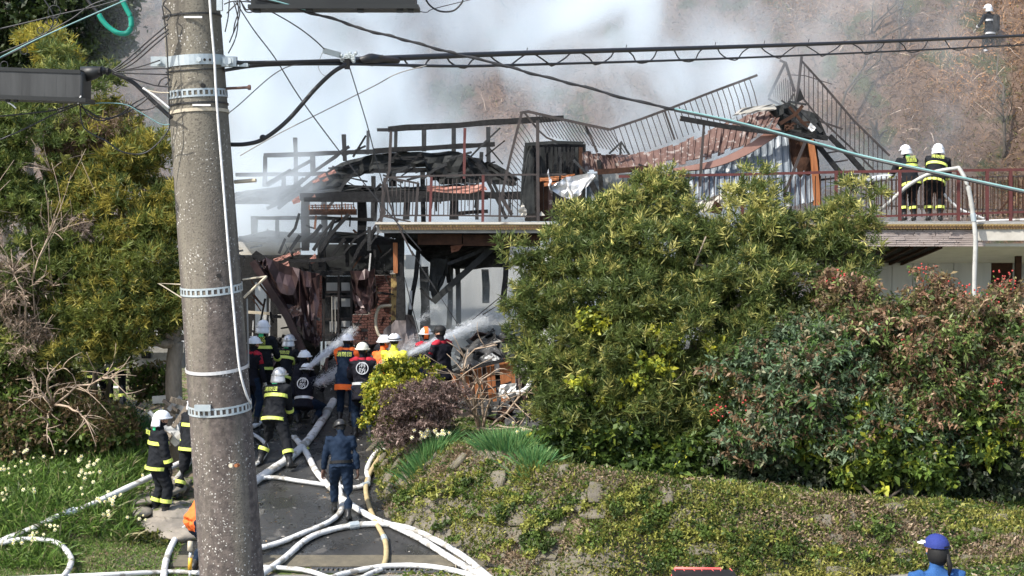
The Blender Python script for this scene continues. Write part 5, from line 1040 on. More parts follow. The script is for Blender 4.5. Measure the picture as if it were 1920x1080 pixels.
for k in range(nl * 8 + 1):
    x = 740 + (1840 - 740) * k / (nl * 8); u, Y = yat(up, x); l_, Y2 = yat(lo, x); f = .5 + .5 * math.cos(2 * math.pi * k / 8); jitx = 4 * math.sin(k * 1.7)
    sp.append(P(x + jitx, (u - 3) * f + (l_ + 4) * (1 - f), Y - .03 * math.sin(2 * math.pi * k / 8)))
b = MB(); b.tube(spline(sp, 2), .0062, 5); b.build('lashing_wire', W_, cab, True)
for x in (987, 1173, 1340, 1432, 1515, 1672, 1758):
    u, Y = yat(up, x); b = MB(); b.tube([P(x, u, Y), P(x + 2, u - 10, Y)], .004, 4); b.build('wire_tail', W_, cab)
b = MB()
for k in range(30): b.ell(P(655 + random.gauss(0, 7), 107 + random.gauss(0, 4), 8.95), (.012, .012, .012), 6, 4)
b.build('insulator_cluster', M['galv'], cab); b = MB(); b.box(P(651, 120, 8.95), (.03, .03, .06)); b.build('hanger_clamp', M['black'], cab); 
b = MB(); b.tube([P(675, 114, 9.1), P(695, 109, 9.15), (P(745, 114, 9.5))], [.02, .03, .02], 8); b.build('splice', M['wire'], cab, True)
b = MB(); b.tube([P(696, 124, 9.2), P(704, 108, 9.2), P(718, 105, 9.2)], .008, 5); b.build('bent_rod', W_, cab)
t = cable([(430, 271), (462, 270), (495, 260), (540, 225), (590, 168), (625, 135), (650, 121)], 8, W_, 'thick black cable drooping from the pole side up to the hanger', Y=8.8); 
b = MB(); b.ell(P(493, 258, 8.8), (.02, .02, .018), 8, 6); b.build('knob', W_, t)
sd = empty('service_drop', P(1280, 210, 8.6), 'twisted dark drop wire with pale cyan sheath running down to the right edge', 'cable')
dr = [(470, -6), (520, 5), (582, 24), (640, 40), (677, 54), (722, 65), (760, 75), (810, 89), (852, 100), (880, 107), (950, 124), (987, 135), (1045, 150), (1100, 164), (1175, 185), (1250, 202), (1290, 210)]
cpart(dr, 4.6, W_, sd, 'twisted_pair', Y=8.4)
q = spline([P(x, y, 8.4) for x, y in dr], 6); b = MB(); b.tube([v + Vector((0, -.006 * math.sin(k * .8), .007 * math.cos(k * .8))) for k, v in enumerate(q)], .005, 5); b.build('twisted_pair', W_, sd, True)
dc = [(1265, 204, 8.4), (1380, 228, 8.0), (1540, 270, 7.5), (1640, 297, 7.2), (1960, 366, 6.8)]
cpart(dc, 3.4, M['cyan'], sd, 'cyan_sheath'); cpart([(a, y + 3.2, c) for a, y, c in dc], 4.2, W_, sd, 'black_conductor'); cpart([(470, -8), (520, 3), (582, 21)], 3, M['cyan'], sd, 'cyan_tail', Y=8.38)
cable([(441, 2), (475, 55), (515, 108), (560, 180), (620, 262), (700, 365), (790, 470)], 2.2, W_, 'thin wire slanting from the pole top down across the smoke', Y=8.9)
cable([(655, 125), (672, 180), (690, 240), (708, 310), (722, 360)], 2.2, W_, 'thin wire hanging down from the cable hanger', Y=9.0)
cable([(450, 292), (520, 252), (600, 212), (700, 162), (745, 138), (800, 123)], 2, M['grey'], 'thin grey wire rising from the pole to the cable', Y=9.2)
cable([(425, 215), (450, 195), (475, 172), (510, 142), (540, 125), (570, 120)], 1.8, W_, 'fine wire curving from the white wrap up to the cable', Y=8.7)
cable([(440, -6), (470, 3), (520, 28), (560, 52), (590, 75), (608, 92)], 2.4, W_, 'grey lead wire running down to the small splice box', Y=8.8)
sb = empty('splice_box', P(622, 98, 8.85), 'small grey splice box hanging beside the hanger', 'box'); b = MB(); b.box(P(622, 99, 8.85), (.10, .04, .03), Matrix.Rotation(.27, 3, 'Y')); b.build('body', M['galv'], sb)
b = MB(); b.tube(spline([P(x, y, 8.85) for x, y in ((607, 94), (600, 110), (597, 125), (603, 138), (612, 143))], 5), .002, 4); b.tube(spline([P(x, y, 8.85) for x, y in ((637, 104), (640, 110), (648, 108))], 4), .0035, 4); b.build('lead_wire', M['grey'], sb)
cable([(796, -6), (806, 10), (825, 21), (850, 20), (866, 5), (868, -6)], 3.4, W_, 'black wire loop hanging at the top beside the long closure', Y=8.6)
cable([(780, 20), (800, 23), (815, 16), (900, -5)], 1.6, W_, 'hair-thin wire leaving the long closure end', Y=8.6)
cable([(424, 110), (470, 116), (600, 113), (650, 112)], 2, W_, 'slim steel strand tied to the clamp ear', Y=8.6)
b = MB(); b.box(P(457, 122, 8.6), (.05, .03, .02)); tag(b.build('cable_clip', M['galv']), 'small metal clip on the strand just right of the pole clamp', 'clip')
for k, pts in enumerate([[(445, 0), (447, 20), (440, 45), (438, 60)], [(448, -5), (450, 15), (446, 40), (430, 80)], [(450, 0), (456, 10), (462, 18), (472, 16)], [(420, 8), (440, 2), (480, 5)], [(425, 25), (436, 14), (447, 4)], [(430, 0), (428, 30), (422, 60)], [(438, 2), (446, 35), (442, 70), (428, 100)], [(452, 3), (462, 22), (480, 20), (500, 8)]]):
    cable(pts, 2.4, W_, ['short wire tail dangling beside the pole top', 'long wire tail curving down to the pole edge', 'tiny wire curl under the bracket', 'wire stub reaching the closure', 'wire stub rising to the bracket', 'wire tail hugging the pole edge', 'looser wire tail just right of the pole', 'small wire hook by the closure end'][k], 'wire', 'wire_tail', Y=8.55)
br = MB(); br.box(P(412, 8, 8.45), (.03, .03, .07)); br.build('top_bracket', M['galv'], pole)
# long black closure at the top and grey closure at the left
cl = empty('cable_closure', P(628, 0, 8.5), 'long black cable closure cut by the upper edge', 'cable closure')
b = MB(); b.box(P(628, -22, 8.5), (.90, .20, .22)); b.build('body', M['boxblack'], cl); b = MB(); b.box(P(628, 16, 8.44), (.93, .18, .022)); b.build('lower_lip', M['boxblack'], cl)
for px in (482, 580, 676, 750, 770): b = MB(); b.box(P(px, 18, 8.4), (.035, .05, .03)); b.build('latch', M['boxblack'], cl)
cg = empty('cable_closure', P(80, 160, 8.3), 'dusty grey cable closure hung at the left edge', 'cable closure')
rot = Matrix.Rotation(.035, 3, 'Y')
b = MB(); b.box(P(60, 160, 8.3), (.60, .18, .155), rot); o = b.build('body', M['boxgrey'], cg); mo = o.modifiers.new('b', 'BEVEL'); mo.width = .012; mo.segments = 2
b = MB(); b.box(P(62, 186, 8.26), (.62, .19, .022), rot); b.build('lower_lip', M['boxblack'], cg); b = MB(); b.box(P(60, 134, 8.3), (.58, .19, .02), rot); b.build('upper_lip', M['boxblack'], cg)
for px in (15, 30, 145): b = MB(); b.box(P(px, 187, 8.2), (.02, .02, .03)); b.build('latch', M['boxblack'], cg)
for px in (40, 55, 83, 105, 122): b = MB(); b.box(P(px, 160 - (px - 60) * .03, 8.212), (.007, .005, .12), rot); b.build('rib', M['boxgrey'], cg)
b = MB(); b.tube([P(155, 140, 8.3), P(178, 136, 8.3), P(192, 132, 8.3), P(208, 134, 8.3)], [.045, .035, .022, .012], 12); b.build('cone_end', M['boxblack'], cg, True)
for px in (186, 200): b = MB(); b.tube([P(px, 134, 8.28), P(px + 4, 134, 8.28)], .027 if px == 186 else .02, 10); b.build('collar', M['black'], cg)
gl = cable([(186, 27), (192, 38), (205, 52), (222, 62), (238, 62), (246, 50), (245, 32), (238, 18), (232, 6), (226, -8)], 10, M['green'], 'bright green plastic guard on a looped cable at the upper left', 'cable guard', 'cable_guard', Y=8.5, sides=8)
cable([(158, -8), (172, 10), (188, 28)], 6, W_, 'black cable entering the green guard', Y=8.5)
cable([(0, 108), (60, 78), (140, 42), (250, -6)], 2.6, M['cyan'], 'pale cyan wire crossing the top left corner', Y=8.2)
lw = [([(0, 54), (60, 40), (120, 25), (180, 12), (240, -5)], 'uppermost slack wire at the left edge'), ([(0, 100), (60, 75), (130, 38), (170, 10), (215, -6)], 'second slack wire at the left edge'), ([(0, 110), (50, 85), (90, 60), (100, 30), (80, -5)], 'wire bending upward at the far left'),
      ([(208, 134), (240, 110), (280, 75), (315, 45)], 'upper corrugated lead from the grey closure to the pole'), ([(210, 135), (245, 114), (284, 80), (316, 55)], 'middle corrugated lead from the grey closure to the pole'), ([(212, 137), (250, 118), (290, 84), (316, 62)], 'lower corrugated lead from the grey closure to the pole'),
      ([(208, 133), (250, 128), (300, 113)], 'straight strand from the grey closure to the clamp'), ([(210, 135), (260, 130), (320, 128)], 'second strand from the closure just under the clamp'), ([(210, 137), (260, 138), (320, 140)], 'third strand from the closure to the pole'), ([(214, 138), (250, 148), (290, 160), (322, 163)], 'sagging strand from the closure to the pole'),
      ([(150, 190), (165, 215), (190, 226), (225, 215), (250, 195), (275, 180)], 'black wire loop hanging under the grey closure'), ([(140, 190), (160, 205), (195, 222), (235, 212), (270, 190), (280, 178)], 'inner black wire loop under the grey closure'), ([(150, 200), (158, 240), (200, 265), (228, 284), (268, 288), (300, 265), (318, 240)], 'long thin wire loop below the closure'),
      ([(240, 195), (262, 206), (285, 203), (296, 195)], 'small wire bight left of the pole'), ([(312, 40), (320, 25), (306, 8), (318, -6)], 'thin wire curling along the upper left of the pole'), ([(304, 10), (311, 60), (315, 130), (317, 200), (318, 240)], 'vertical lead taped down the left of the pole'), ([(150, 195), (100, 215), (50, 240), (0, 262)], 'dark wire falling to the left edge'), ([(155, 190), (110, 205), (60, 212), (0, 218)], 'wire running left under the closure'),
      ([(297, 160), (302, 150), (312, 145), (318, 150), (310, 160)], 'tight little wire coil at the pole edge')]
for pts, lab in lw: cable(pts, 2.6 if 'corrug' not in lab else 3.2, W_, lab, 'wire', 'wire', Y=8.4)
cable([(212, 136), (250, 155), (285, 188), (322, 222)], 8, W_, 'thick black lead dropping from the closure to the pole', Y=8.45); cable([(268, 165), (290, 180), (318, 203)], 4, M['white'], 'pale split tube lying on the thick black lead', Y=8.38); cable([(272, 168), (295, 173), (318, 174)], 2.4, M['wood'], 'cream lead from the split tube to the pole', Y=8.38)
cable([(155, 197), (190, 193), (235, 196), (265, 212), (300, 232), (318, 233)], 1.8, M['cyan'], 'thin cyan wire below the grey closure', Y=8.35); cable([(14, 192), (22, 196), (30, 203)], 3, M['white'], 'short white tail under the closure', Y=8.2); cable([(152, 180), (148, 188), (146, 195)], 3, M['white'], 'short white tail at the closure corner', Y=8.2)
for k, (x, y, r) in enumerate(((102, 22, 12), (98, 40, 10), (45, 95, 7), (76, 57, 6), (8, 122, 7))): 
    cable([(x + r * math.cos(a * .9), y + r * math.sin(a * .9)) for a in range(8)], 1.6, W_, ['largest', 'second', 'third', 'fourth', 'smallest'][k] + ' spiral tie ring among the upper left wires', 'wire ring', 'wire_ring', Y=8.3)
# ------------------------------------------------------------------ hoses on the ground
def hose(pts, wpx, m, label, flat=.85, seg=8, group=None, lift=None):
    q = []
    for a in pts:
        if len(a) == 3: q.append(P(*a))
        else: g = G(a[0], a[1], .15 if a[0] < 300 else .06); q.append(g)
    q = spline(q, seg); r = wpx * .87 / FPX * q[len(q) // 2].y / 2
    for v in q:
        if lift is None: v.z = max(v.z, float(total_z(v.x, v.y)) + r * .8 + (.07 if v.x < -6.3 and v.y > 23.3 else 0))
    b = MB(); b.tube(q, [r * (1 + .06 * math.sin(i * 1.9) * math.sin(i * .37)) for i in range(len(q))], 12, sq=flat); o = b.build('fire_hose', m, None, True)
    if len(q) > 40 and random.random() < .6:
        i = int(len(q) * random.uniform(.3, .7)); c_ = MB(); c_.tube([q[i], q[i] + (q[i + 1] - q[i]).normalized() * .16], r * 1.18, 10); c_.build('metal_coupling', M['galv'], o)
    return tag(o, label, 'fire hose', group)
Hs = M['hose']
hose([(a, b_, c) for a, b_, c in ((-30, 1040, 23.6), (20, 1022, 23.85), (90, 988, 24.2), (180, 942, 24.7), (270, 900, 25.5), (330, 872, 26.2), (390, 845, 26.9))], 15, Hs, 'white hose crossing the daffodil bed to the left edge')
hose([(-30, 1030), (30, 1014), (75, 1012), (110, 1022), (132, 1045), (130, 1065), (112, 1090)], 13, Hs, 'white hose loop curling on the grass at lower left')
hose([(380, 835), (345, 880), (322, 912), (318, 940), (330, 962)], 13, M['hosegrey'], 'short grey hose bend between the two left firefighters')
hose([(350, 975), (352, 985), (330, 1010), (312, 1050), (306, 1095)], 14, Hs, 'white hose from the yellow coupling down to the bottom')
hose([(-30, 1088), (80, 1083), (200, 1078), (320, 1073), (400, 1077), (480, 1085)], 12, Hs, 'lowest white hose along the bottom left of the frame')
hose([(632, 738), (620, 762), (600, 795), (573, 832), (540, 862), (505, 885), (470, 910)], 19, Hs, 'thick hose leading up the driveway to the black-coated pair')
hose([(470, 903), (510, 896), (560, 903), (610, 910), (660, 915), (690, 905), (688, 880), (705, 850), (728, 842)], 11, Hs, 'thin hose winding behind the man in navy to the right bank')
hose([(552, 820), (572, 845), (590, 880), (605, 900), (630, 925), (660, 948), (700, 972), (740, 988), (790, 1012), (850, 1050), (920, 1090)], 15, Hs, 'hose passing under the man in navy toward the lower right')
hose([(632, 900), (640, 935), (638, 960), (615, 980), (570, 1000), (520, 1020), (480, 1030)], 13, Hs, 'limp hose from the feet of the man in navy down left')
hose([(470, 1090), (530, 1050), (580, 1010), (640, 990), (700, 984), (760, 990), (815, 1012), (870, 1045), (925, 1090)], 15, Hs, 'big arching hose sweeping across the foot of the driveway')
hose([(600, 1095), (640, 1078), (720, 1062), (800, 1062), (870, 1075), (920, 1095)], 14, Hs, 'hose lying beside the drain grate at the bottom')
hose([(470, 1064), (530, 1066), (580, 1072), (640, 1092)], 12, Hs, 'hose stub emerging right of the pole base'); hose([(660, 1095), (690, 1078), (715, 1068)], 12, Hs, 'short hose end joining the tan one')
hose([(712, 858), (695, 885), (686, 915), (692, 950), (708, 985), (722, 1015), (724, 1045), (718, 1064)], 11, M['hosetan'], 'tan hose running along the foot of the stone wall')
hose([(475, 800), (495, 790), (520, 775)], 12, Hs, 'white hose just behind the lunging firefighter'); hose([(470, 812), (490, 825), (500, 840), (492, 860), (478, 872)], 9, Hs, 'small hose bight beside the pole at the lunging boots')
hose([(590, 718), (612, 702), (630, 690)], 12, Hs, 'nozzle hose end held by the crouching pair', lift=0)
hose([(188, 695, 27.5), (215, 678, 27.6), (240, 660, 27.8), (262, 642, 28)], 7, M['hosegrey'], 'taut hose slanting under the left tree boughs', lift=0); hose([(176, 722), (200, 725), (228, 727)], 7, Hs, 'straight hose on the lawn under the left tree')
hose([(320, 830), (345, 826), (375, 822)], 9, M['hosegrey'], 'grey hose near the pale driftwood'); hose([(560, 832), (552, 822), (548, 818)], 6, Hs, 'tip of a limp hose end on the driveway')
hose([(1636, 405, 31.6), (1665, 382, 31.3), (1700, 350, 31.2), (1745, 325, 31.05), (1790, 316, 30.95), (1800, 318, 30.9), (1815, 350, 30.8), (1824, 400, 30.8), (1829, 450, 30.75), (1827, 530, 30.7), (1826, 700, 30.6)], 10, M['hosegrey'], 'grey hose arching over the deck railing and hanging down', lift=0)
hose([(1768, 362, 32), (1785, 380, 32), (1805, 395, 32), (1845, 410, 32)], 7, Hs, 'white hose lying on the deck behind the firefighters', lift=0); hose([(1830, 415, 32.2), (1880, 413, 32.2), (1960, 411, 32.2)], 6, Hs, 'white hose running off the deck end', lift=0)
q = G(348, 966); cp = empty('hose_coupling', q, 'yellow and red hose coupling held beside the pole', 'coupling')
b = MB(); c0 = P(333, 962, q.y - .1); c1 = P(352, 965, q.y - .1); b.tube([c0, c1], [.06, .07], 10); b.build('yellow_sleeve', M['plastic'], cp, True); b = MB(); b.tube([P(344, 972, q.y - .12), P(352, 988, q.y - .1)], [.05, .035], 10); b.build('red_collar', M['coupling'], cp, True)
st = empty('marker_stick', G(357, 1075), 'short white and orange marker stick beside the bending worker', 'stick'); b = MB()
for (y0, y1, m, r) in ((1015, 1033, 'wood', .04), (1036, 1046, 'white', .02), (1046, 1068, 'plastic', .032), (1068, 1080, 'white', .02)): b = MB(); g = G(357, 1078).y - .25; b.tube([P(357, y0, g), P(356, y1, g)], r, 8); b.build('segment', M[m], st, True)
q = G(582, 838); b = MB(); b.tube([P(566, 846, q.y - .12), P(574, 836, q.y - .12)], .085, 10); tag(b.build('hose_coupling', M['lime']), 'lime banded joint on the thick driveway hose', 'coupling')
# ------------------------------------------------------------------ water jets
def watermat():
    m = bpy.data.materials.new('spray water'); m.use_nodes = True; n = m.node_tree.nodes; l = m.node_tree.links; b = n['Principled BSDF']
    b.inputs['Base Color'].default_value = (.9, .93, .96, 1); b.inputs['Roughness'].default_value = .35; b.inputs['Transmission Weight'].default_value = .15
    tr = n.new('ShaderNodeBsdfTranslucent'); tr.inputs[0].default_value = (.9, .93, .96, 1); mx = n.new('ShaderNodeMixShader'); mx.inputs[0].default_value = .4
    l.new(b.outputs[0], mx.inputs[1]); l.new(tr.outputs[0], mx.inputs[2]); t2 = n.new('ShaderNodeBsdfTransparent'); m2 = n.new('ShaderNodeMixShader'); m2.inputs[0].default_value = .55
    l.new(t2.outputs[0], m2.inputs[1]); l.new(mx.outputs[0], m2.inputs[2]); l.new(m2.outputs[0], n['Material Output'].inputs[0]); return m
WM = watermat()
def jet(p0, p1, r0, r1, n, label, sag=.1, dens=1):
    p0, p1 = P(*p0), P(*p1); d = p1 - p0; L = d.length
    n = int(n * 4); r1 *= .62; u = rng.random(n) ** .8; ctr = np.array(p0)[None] + np.array(d)[None] * u[:, None] - np.array([0, 0, 1.])[None] * (sag * u * u - sag * u)[:, None] * 0
    rad = r0 + (r1 - r0) * u; off = rng.normal(size=(n, 3)) * rad[:, None] * .5; C = ctr + off; dirv = unit(np.array(d)[None] + off / np.maximum(u[:, None], .15) * 1.0)
    o = leaf_obj('water_jet', C, dirv, rng.uniform(.08, .30, n) * (1 - .5 * u), rng.uniform(.0025, .007, n) * (1 + .6 * u), np.ones((n, 3)), WM); tag(o, label, 'water jet')
jet((574, 692, 29.3), (662, 620, 32.5), .04, .18, 1500, 'narrow water jet aimed at the fallen brown sheets'); jet((590, 722, 29.0), (650, 690, 32.0), .06, .28, 1100, 'lower wide spray from the crouching pair')
jet((762, 666, 28.6), (948, 584, 33), .05, .30, 3200, 'long bright water jet reaching into the burnt room'); jet((700, 690, 28.8), (790, 640, 32), .03, .30, 500, 'faint mist spray beside the orange coats')
jet((780, 606, 31), (832, 568, 33), .05, .22, 250, 'thin secondary spray under the hanging block'); jet((1676, 328, 32), (1535, 350, 32.6), .03, .12, 700, 'deck hose jet striking the burnt cladding')
# ------------------------------------------------------------------ smoke
def smokemat(name, build):
    m = bpy.data.materials.new(name); m.use_nodes = True; n = m.node_tree.nodes; l = m.node_tree.links; n.remove(n['Principled BSDF'])
    v = n.new('ShaderNodeVolumePrincipled'); v.inputs['Color'].default_value = (.82, .885, .935, 1); v.inputs['Anisotropy'].default_value = 0
    l.new(v.outputs[0], n['Material Output'].inputs['Volume'])
    def val(x): return x
    def mth(op, a, b=None, c=None):
        k = n.new('ShaderNodeMath'); k.operation = op
        for i, s in enumerate((a, b, c)):
            if s is None: continue
            if isinstance(s, (int, float)): k.inputs[i].default_value = s
            else: l.new(s, k.inputs[i])
        return k.outputs[0]
    def mr(src, a, b, c, d):
        k = n.new('ShaderNodeMapRange'); k.interpolation_type = 'SMOOTHSTEP'; l.new(src, k.inputs[0])
        for i, s in enumerate((a, b, c, d)): k.inputs[i + 1].default_value = s
        return k.outputs[0]
    tc = n.new('ShaderNodeTexCoord'); sp_ = n.new('ShaderNodeSeparateXYZ'); l.new(tc.outputs['Object'], sp_.inputs[0])
    def noise(s, det, st=(1, 1, 1), rot=(0, 0, 0), dist=0):
        mp = n.new('ShaderNodeMapping'); mp.inputs['Scale'].default_value = st; mp.inputs['Rotation'].default_value = rot; l.new(tc.outputs['Object'], mp.inputs[0])
        t = n.new('ShaderNodeTexNoise'); t.inputs['Scale'].default_value = s; t.inputs['Detail'].default_value = det; t.inputs['Distortion'].default_value = dist; l.new(mp.outputs[0], t.inputs['Vector']); return t.outputs[0]
    l.new(build(sp_.outputs, noise, mth, mr), v.inputs['Density']); return m
def big(s, noise, mth, mr):
    x, y, z = s[0], s[1], s[2]
    nz = noise(.40, 6, (1, .6, .75), (0, .5, 0), .7)
    col = mth('MULTIPLY', mr(x, -8.6, -6.6, 0, 1), mr(x, -3.2, -.2, 1, 0))
    a = mth('MULTIPLY', col, mr(nz, .38, .62, .10, 1)); a = mth('MULTIPLY', a, 1.35)
    drift = mth('MULTIPLY', mr(nz, .43, .64, .05, 1), mth('MULTIPLY', mr(x, -3, 1.8, .10, 1), mr(x, 4.8, 7.6, 1, .10)))
    drift = mth('MULTIPLY', drift, .8)
    far = mth('MULTIPLY', mr(x, -14, -9, 0, .05), mr(x, -8, -6, 1, 0))
    veil = mth('MULTIPLY', mth('MULTIPLY', mr(x, 4, 7, 0, .055), mr(nz, .40, .62, .25, 1)), mr(x, 10, 12, 1, .4)); out = mth('ADD', mth('ADD', mth('ADD', a, drift), far), veil)
    out = mth('MULTIPLY', out, mr(y, 36.0, 37.2, 0, 1)); return mth('MULTIPLY', out, mr(z, 1.4, 3.0, .25, 1))
def smokebox(name, lo, hi, m, label):
    c = [(a + b_) / 2 for a, b_ in zip(lo, hi)]; b = MB(); b.box(c, [b_ - a for a, b_ in zip(lo, hi)]); o = b.build(name, m); tag(o, label, None, None, 'stuff'); return o
smokebox('smoke', (-14.5, 36, 1.6), (12, 42, 14.5), smokemat('white smoke', big), 'thick white smoke rising behind the burnt house')
def low(s, noise, mth, mr):
    x, y, z = s[0], s[1], s[2]; nz = noise(.8, 3, (1, 1, 1), (0, .6, 0), .5)
    g = mth('MULTIPLY', mr(x, -6.5, -5.6, 0, 1), mr(x, -5.2, -3.6, 1, .0)); g = mth('MULTIPLY', g, mth('MULTIPLY', mr(z, 4.5, 5.2, 0, 1), mr(z, 6.4, 7.4, 1, 0)))
    r_ = mth('MULTIPLY', mth('MULTIPLY', mr(x, -2.3, -1.4, 0, 1), mr(x, .3, 1.0, 1, 0)), mr(z, 3.6, 4.6, 1, 0))
    return mth('MULTIPLY', mth('ADD', mth('MULTIPLY', g, 1.0), mth('MULTIPLY', r_, .34)), mr(nz, .38, .62, .15, 1))
smokebox('drifting_smoke', (-6.6, 32.3, 1.7), (1.1, 34.2, 7.5), smokemat('thin drifting smoke', low), 'thin smoke and steam drifting among the charred posts')
def puff(s, noise, mth, mr):
    x, y, z = s[0], s[1], s[2]; nz = noise(1.0, 4, (1, 1, .8), (0, .4, 0), .6)
    g = mth('MULTIPLY', mth('MULTIPLY', mr(x, 4.5, 5.1, 0, 1), mr(x, 5.6, 6.6, 1, 0)), mth('MULTIPLY', mr(z, 7.3, 7.9, 0, 1), mr(z, 8.4, 9.3, 1, 0)))
    return mth('MULTIPLY', g, mr(nz, .42, .6, .05, 1.6))
smokebox('smoke_wisp', (4.4, 33.3, 7.2), (6.8, 34.3, 9.4), smokemat('wisp smoke', puff), 'wisp of smoke curling from the tip of the buckled cladding')
# ------------------------------------------------------------------ people
def V3(*a): return Vector(a)
def ik(a, c, l1, l2, pole):
    d = c - a; L = min(d.length, (l1 + l2) * .995); d = d.normalized(); x = (l1 * l1 - l2 * l2 + L * L) / (2 * L); h = math.sqrt(max(0, l1 * l1 - x * x))
    n = (pole - d * pole.dot(d)); n = n.normalized() if n.length > 1e-6 else V3(0, 0, 1); return a + d * x + n * h, a + d * L
def limbmesh(mb, pts, rs, n=10, sq=1, m=0): mb.tube(pts, rs, n, True, m, sq)
def torso(mb, pts, rx, ry, xdir, n=16):
    V = []; N = len(pts)
    for i, p in enumerate(pts):
        t = (pts[min(i + 1, N - 1)] - pts[max(i - 1, 0)]).normalized(); a = (xdir - t * xdir.dot(t)).normalized(); b_ = t.cross(a)
        for k in range(n): q = 2 * math.pi * k / n; V.append(p + a * math.cos(q) * rx[i] + b_ * math.sin(q) * ry[i])
    F = [(i * n + k, i * n + (k + 1) % n, (i + 1) * n + (k + 1) % n, (i + 1) * n + k) for i in range(N - 1) for k in range(n)] + [tuple(reversed(range(n))), tuple((N - 1) * n + k for k in range(n))]
    mb.add(V, F)
def band(par, name, p, t, rx, ry, xdir, h, m, th=.006, n=20, arc=(0, 2 * math.pi), label=None):
    """closed or part ring around a limb or the trunk"""
    t = t.normalized(); a = (xdir - t * xdir.dot(t)).normalized(); b_ = t.cross(a); V = []; full = arc[1] - arc[0] > 6.2
    for k in range(n + 1):
        q = arc[0] + (arc[1] - arc[0]) * k / n
        for (dr, du) in ((-.01, -h / 2), (th, -h / 2), (th, h / 2), (-.01, h / 2)): V.append(p + a * math.cos(q) * (rx + dr) + b_ * math.sin(q) * (ry + dr) + t * du)
    F = [(k * 4 + j, k * 4 + (j + 1) % 4, k * 4 + 4 + (j + 1) % 4, k * 4 + 4 + j) for k in range(n) for j in range(4)] + [(3, 2, 1, 0), (n * 4, n * 4 + 1, n * 4 + 2, n * 4 + 3)]
    me = bpy.data.meshes.new(name); me.from_pydata([tuple(v) for v in V], [], F); me.materials.append(m); o = bpy.data.objects.new(name, me); COL.objects.link(o); o.parent = par
    if label: o['label'] = label
    return o
def lobj(name, mb, m, par, smooth=False):
    me = bpy.data.meshes.new(name); me.from_pydata([tuple(v) for v in mb.V], [], mb.F)
    for x in (m if isinstance(m, list) else [m]): me.materials.append(x)
    if any(mb.mi): me.polygons.foreach_set('material_index', mb.mi)
    if smooth: me.polygons.foreach_set('use_smooth', [True] * len(me.polygons))
    o = bpy.data.objects.new(name, me); COL.objects.link(o); o.parent = par; return o
PENDING = []
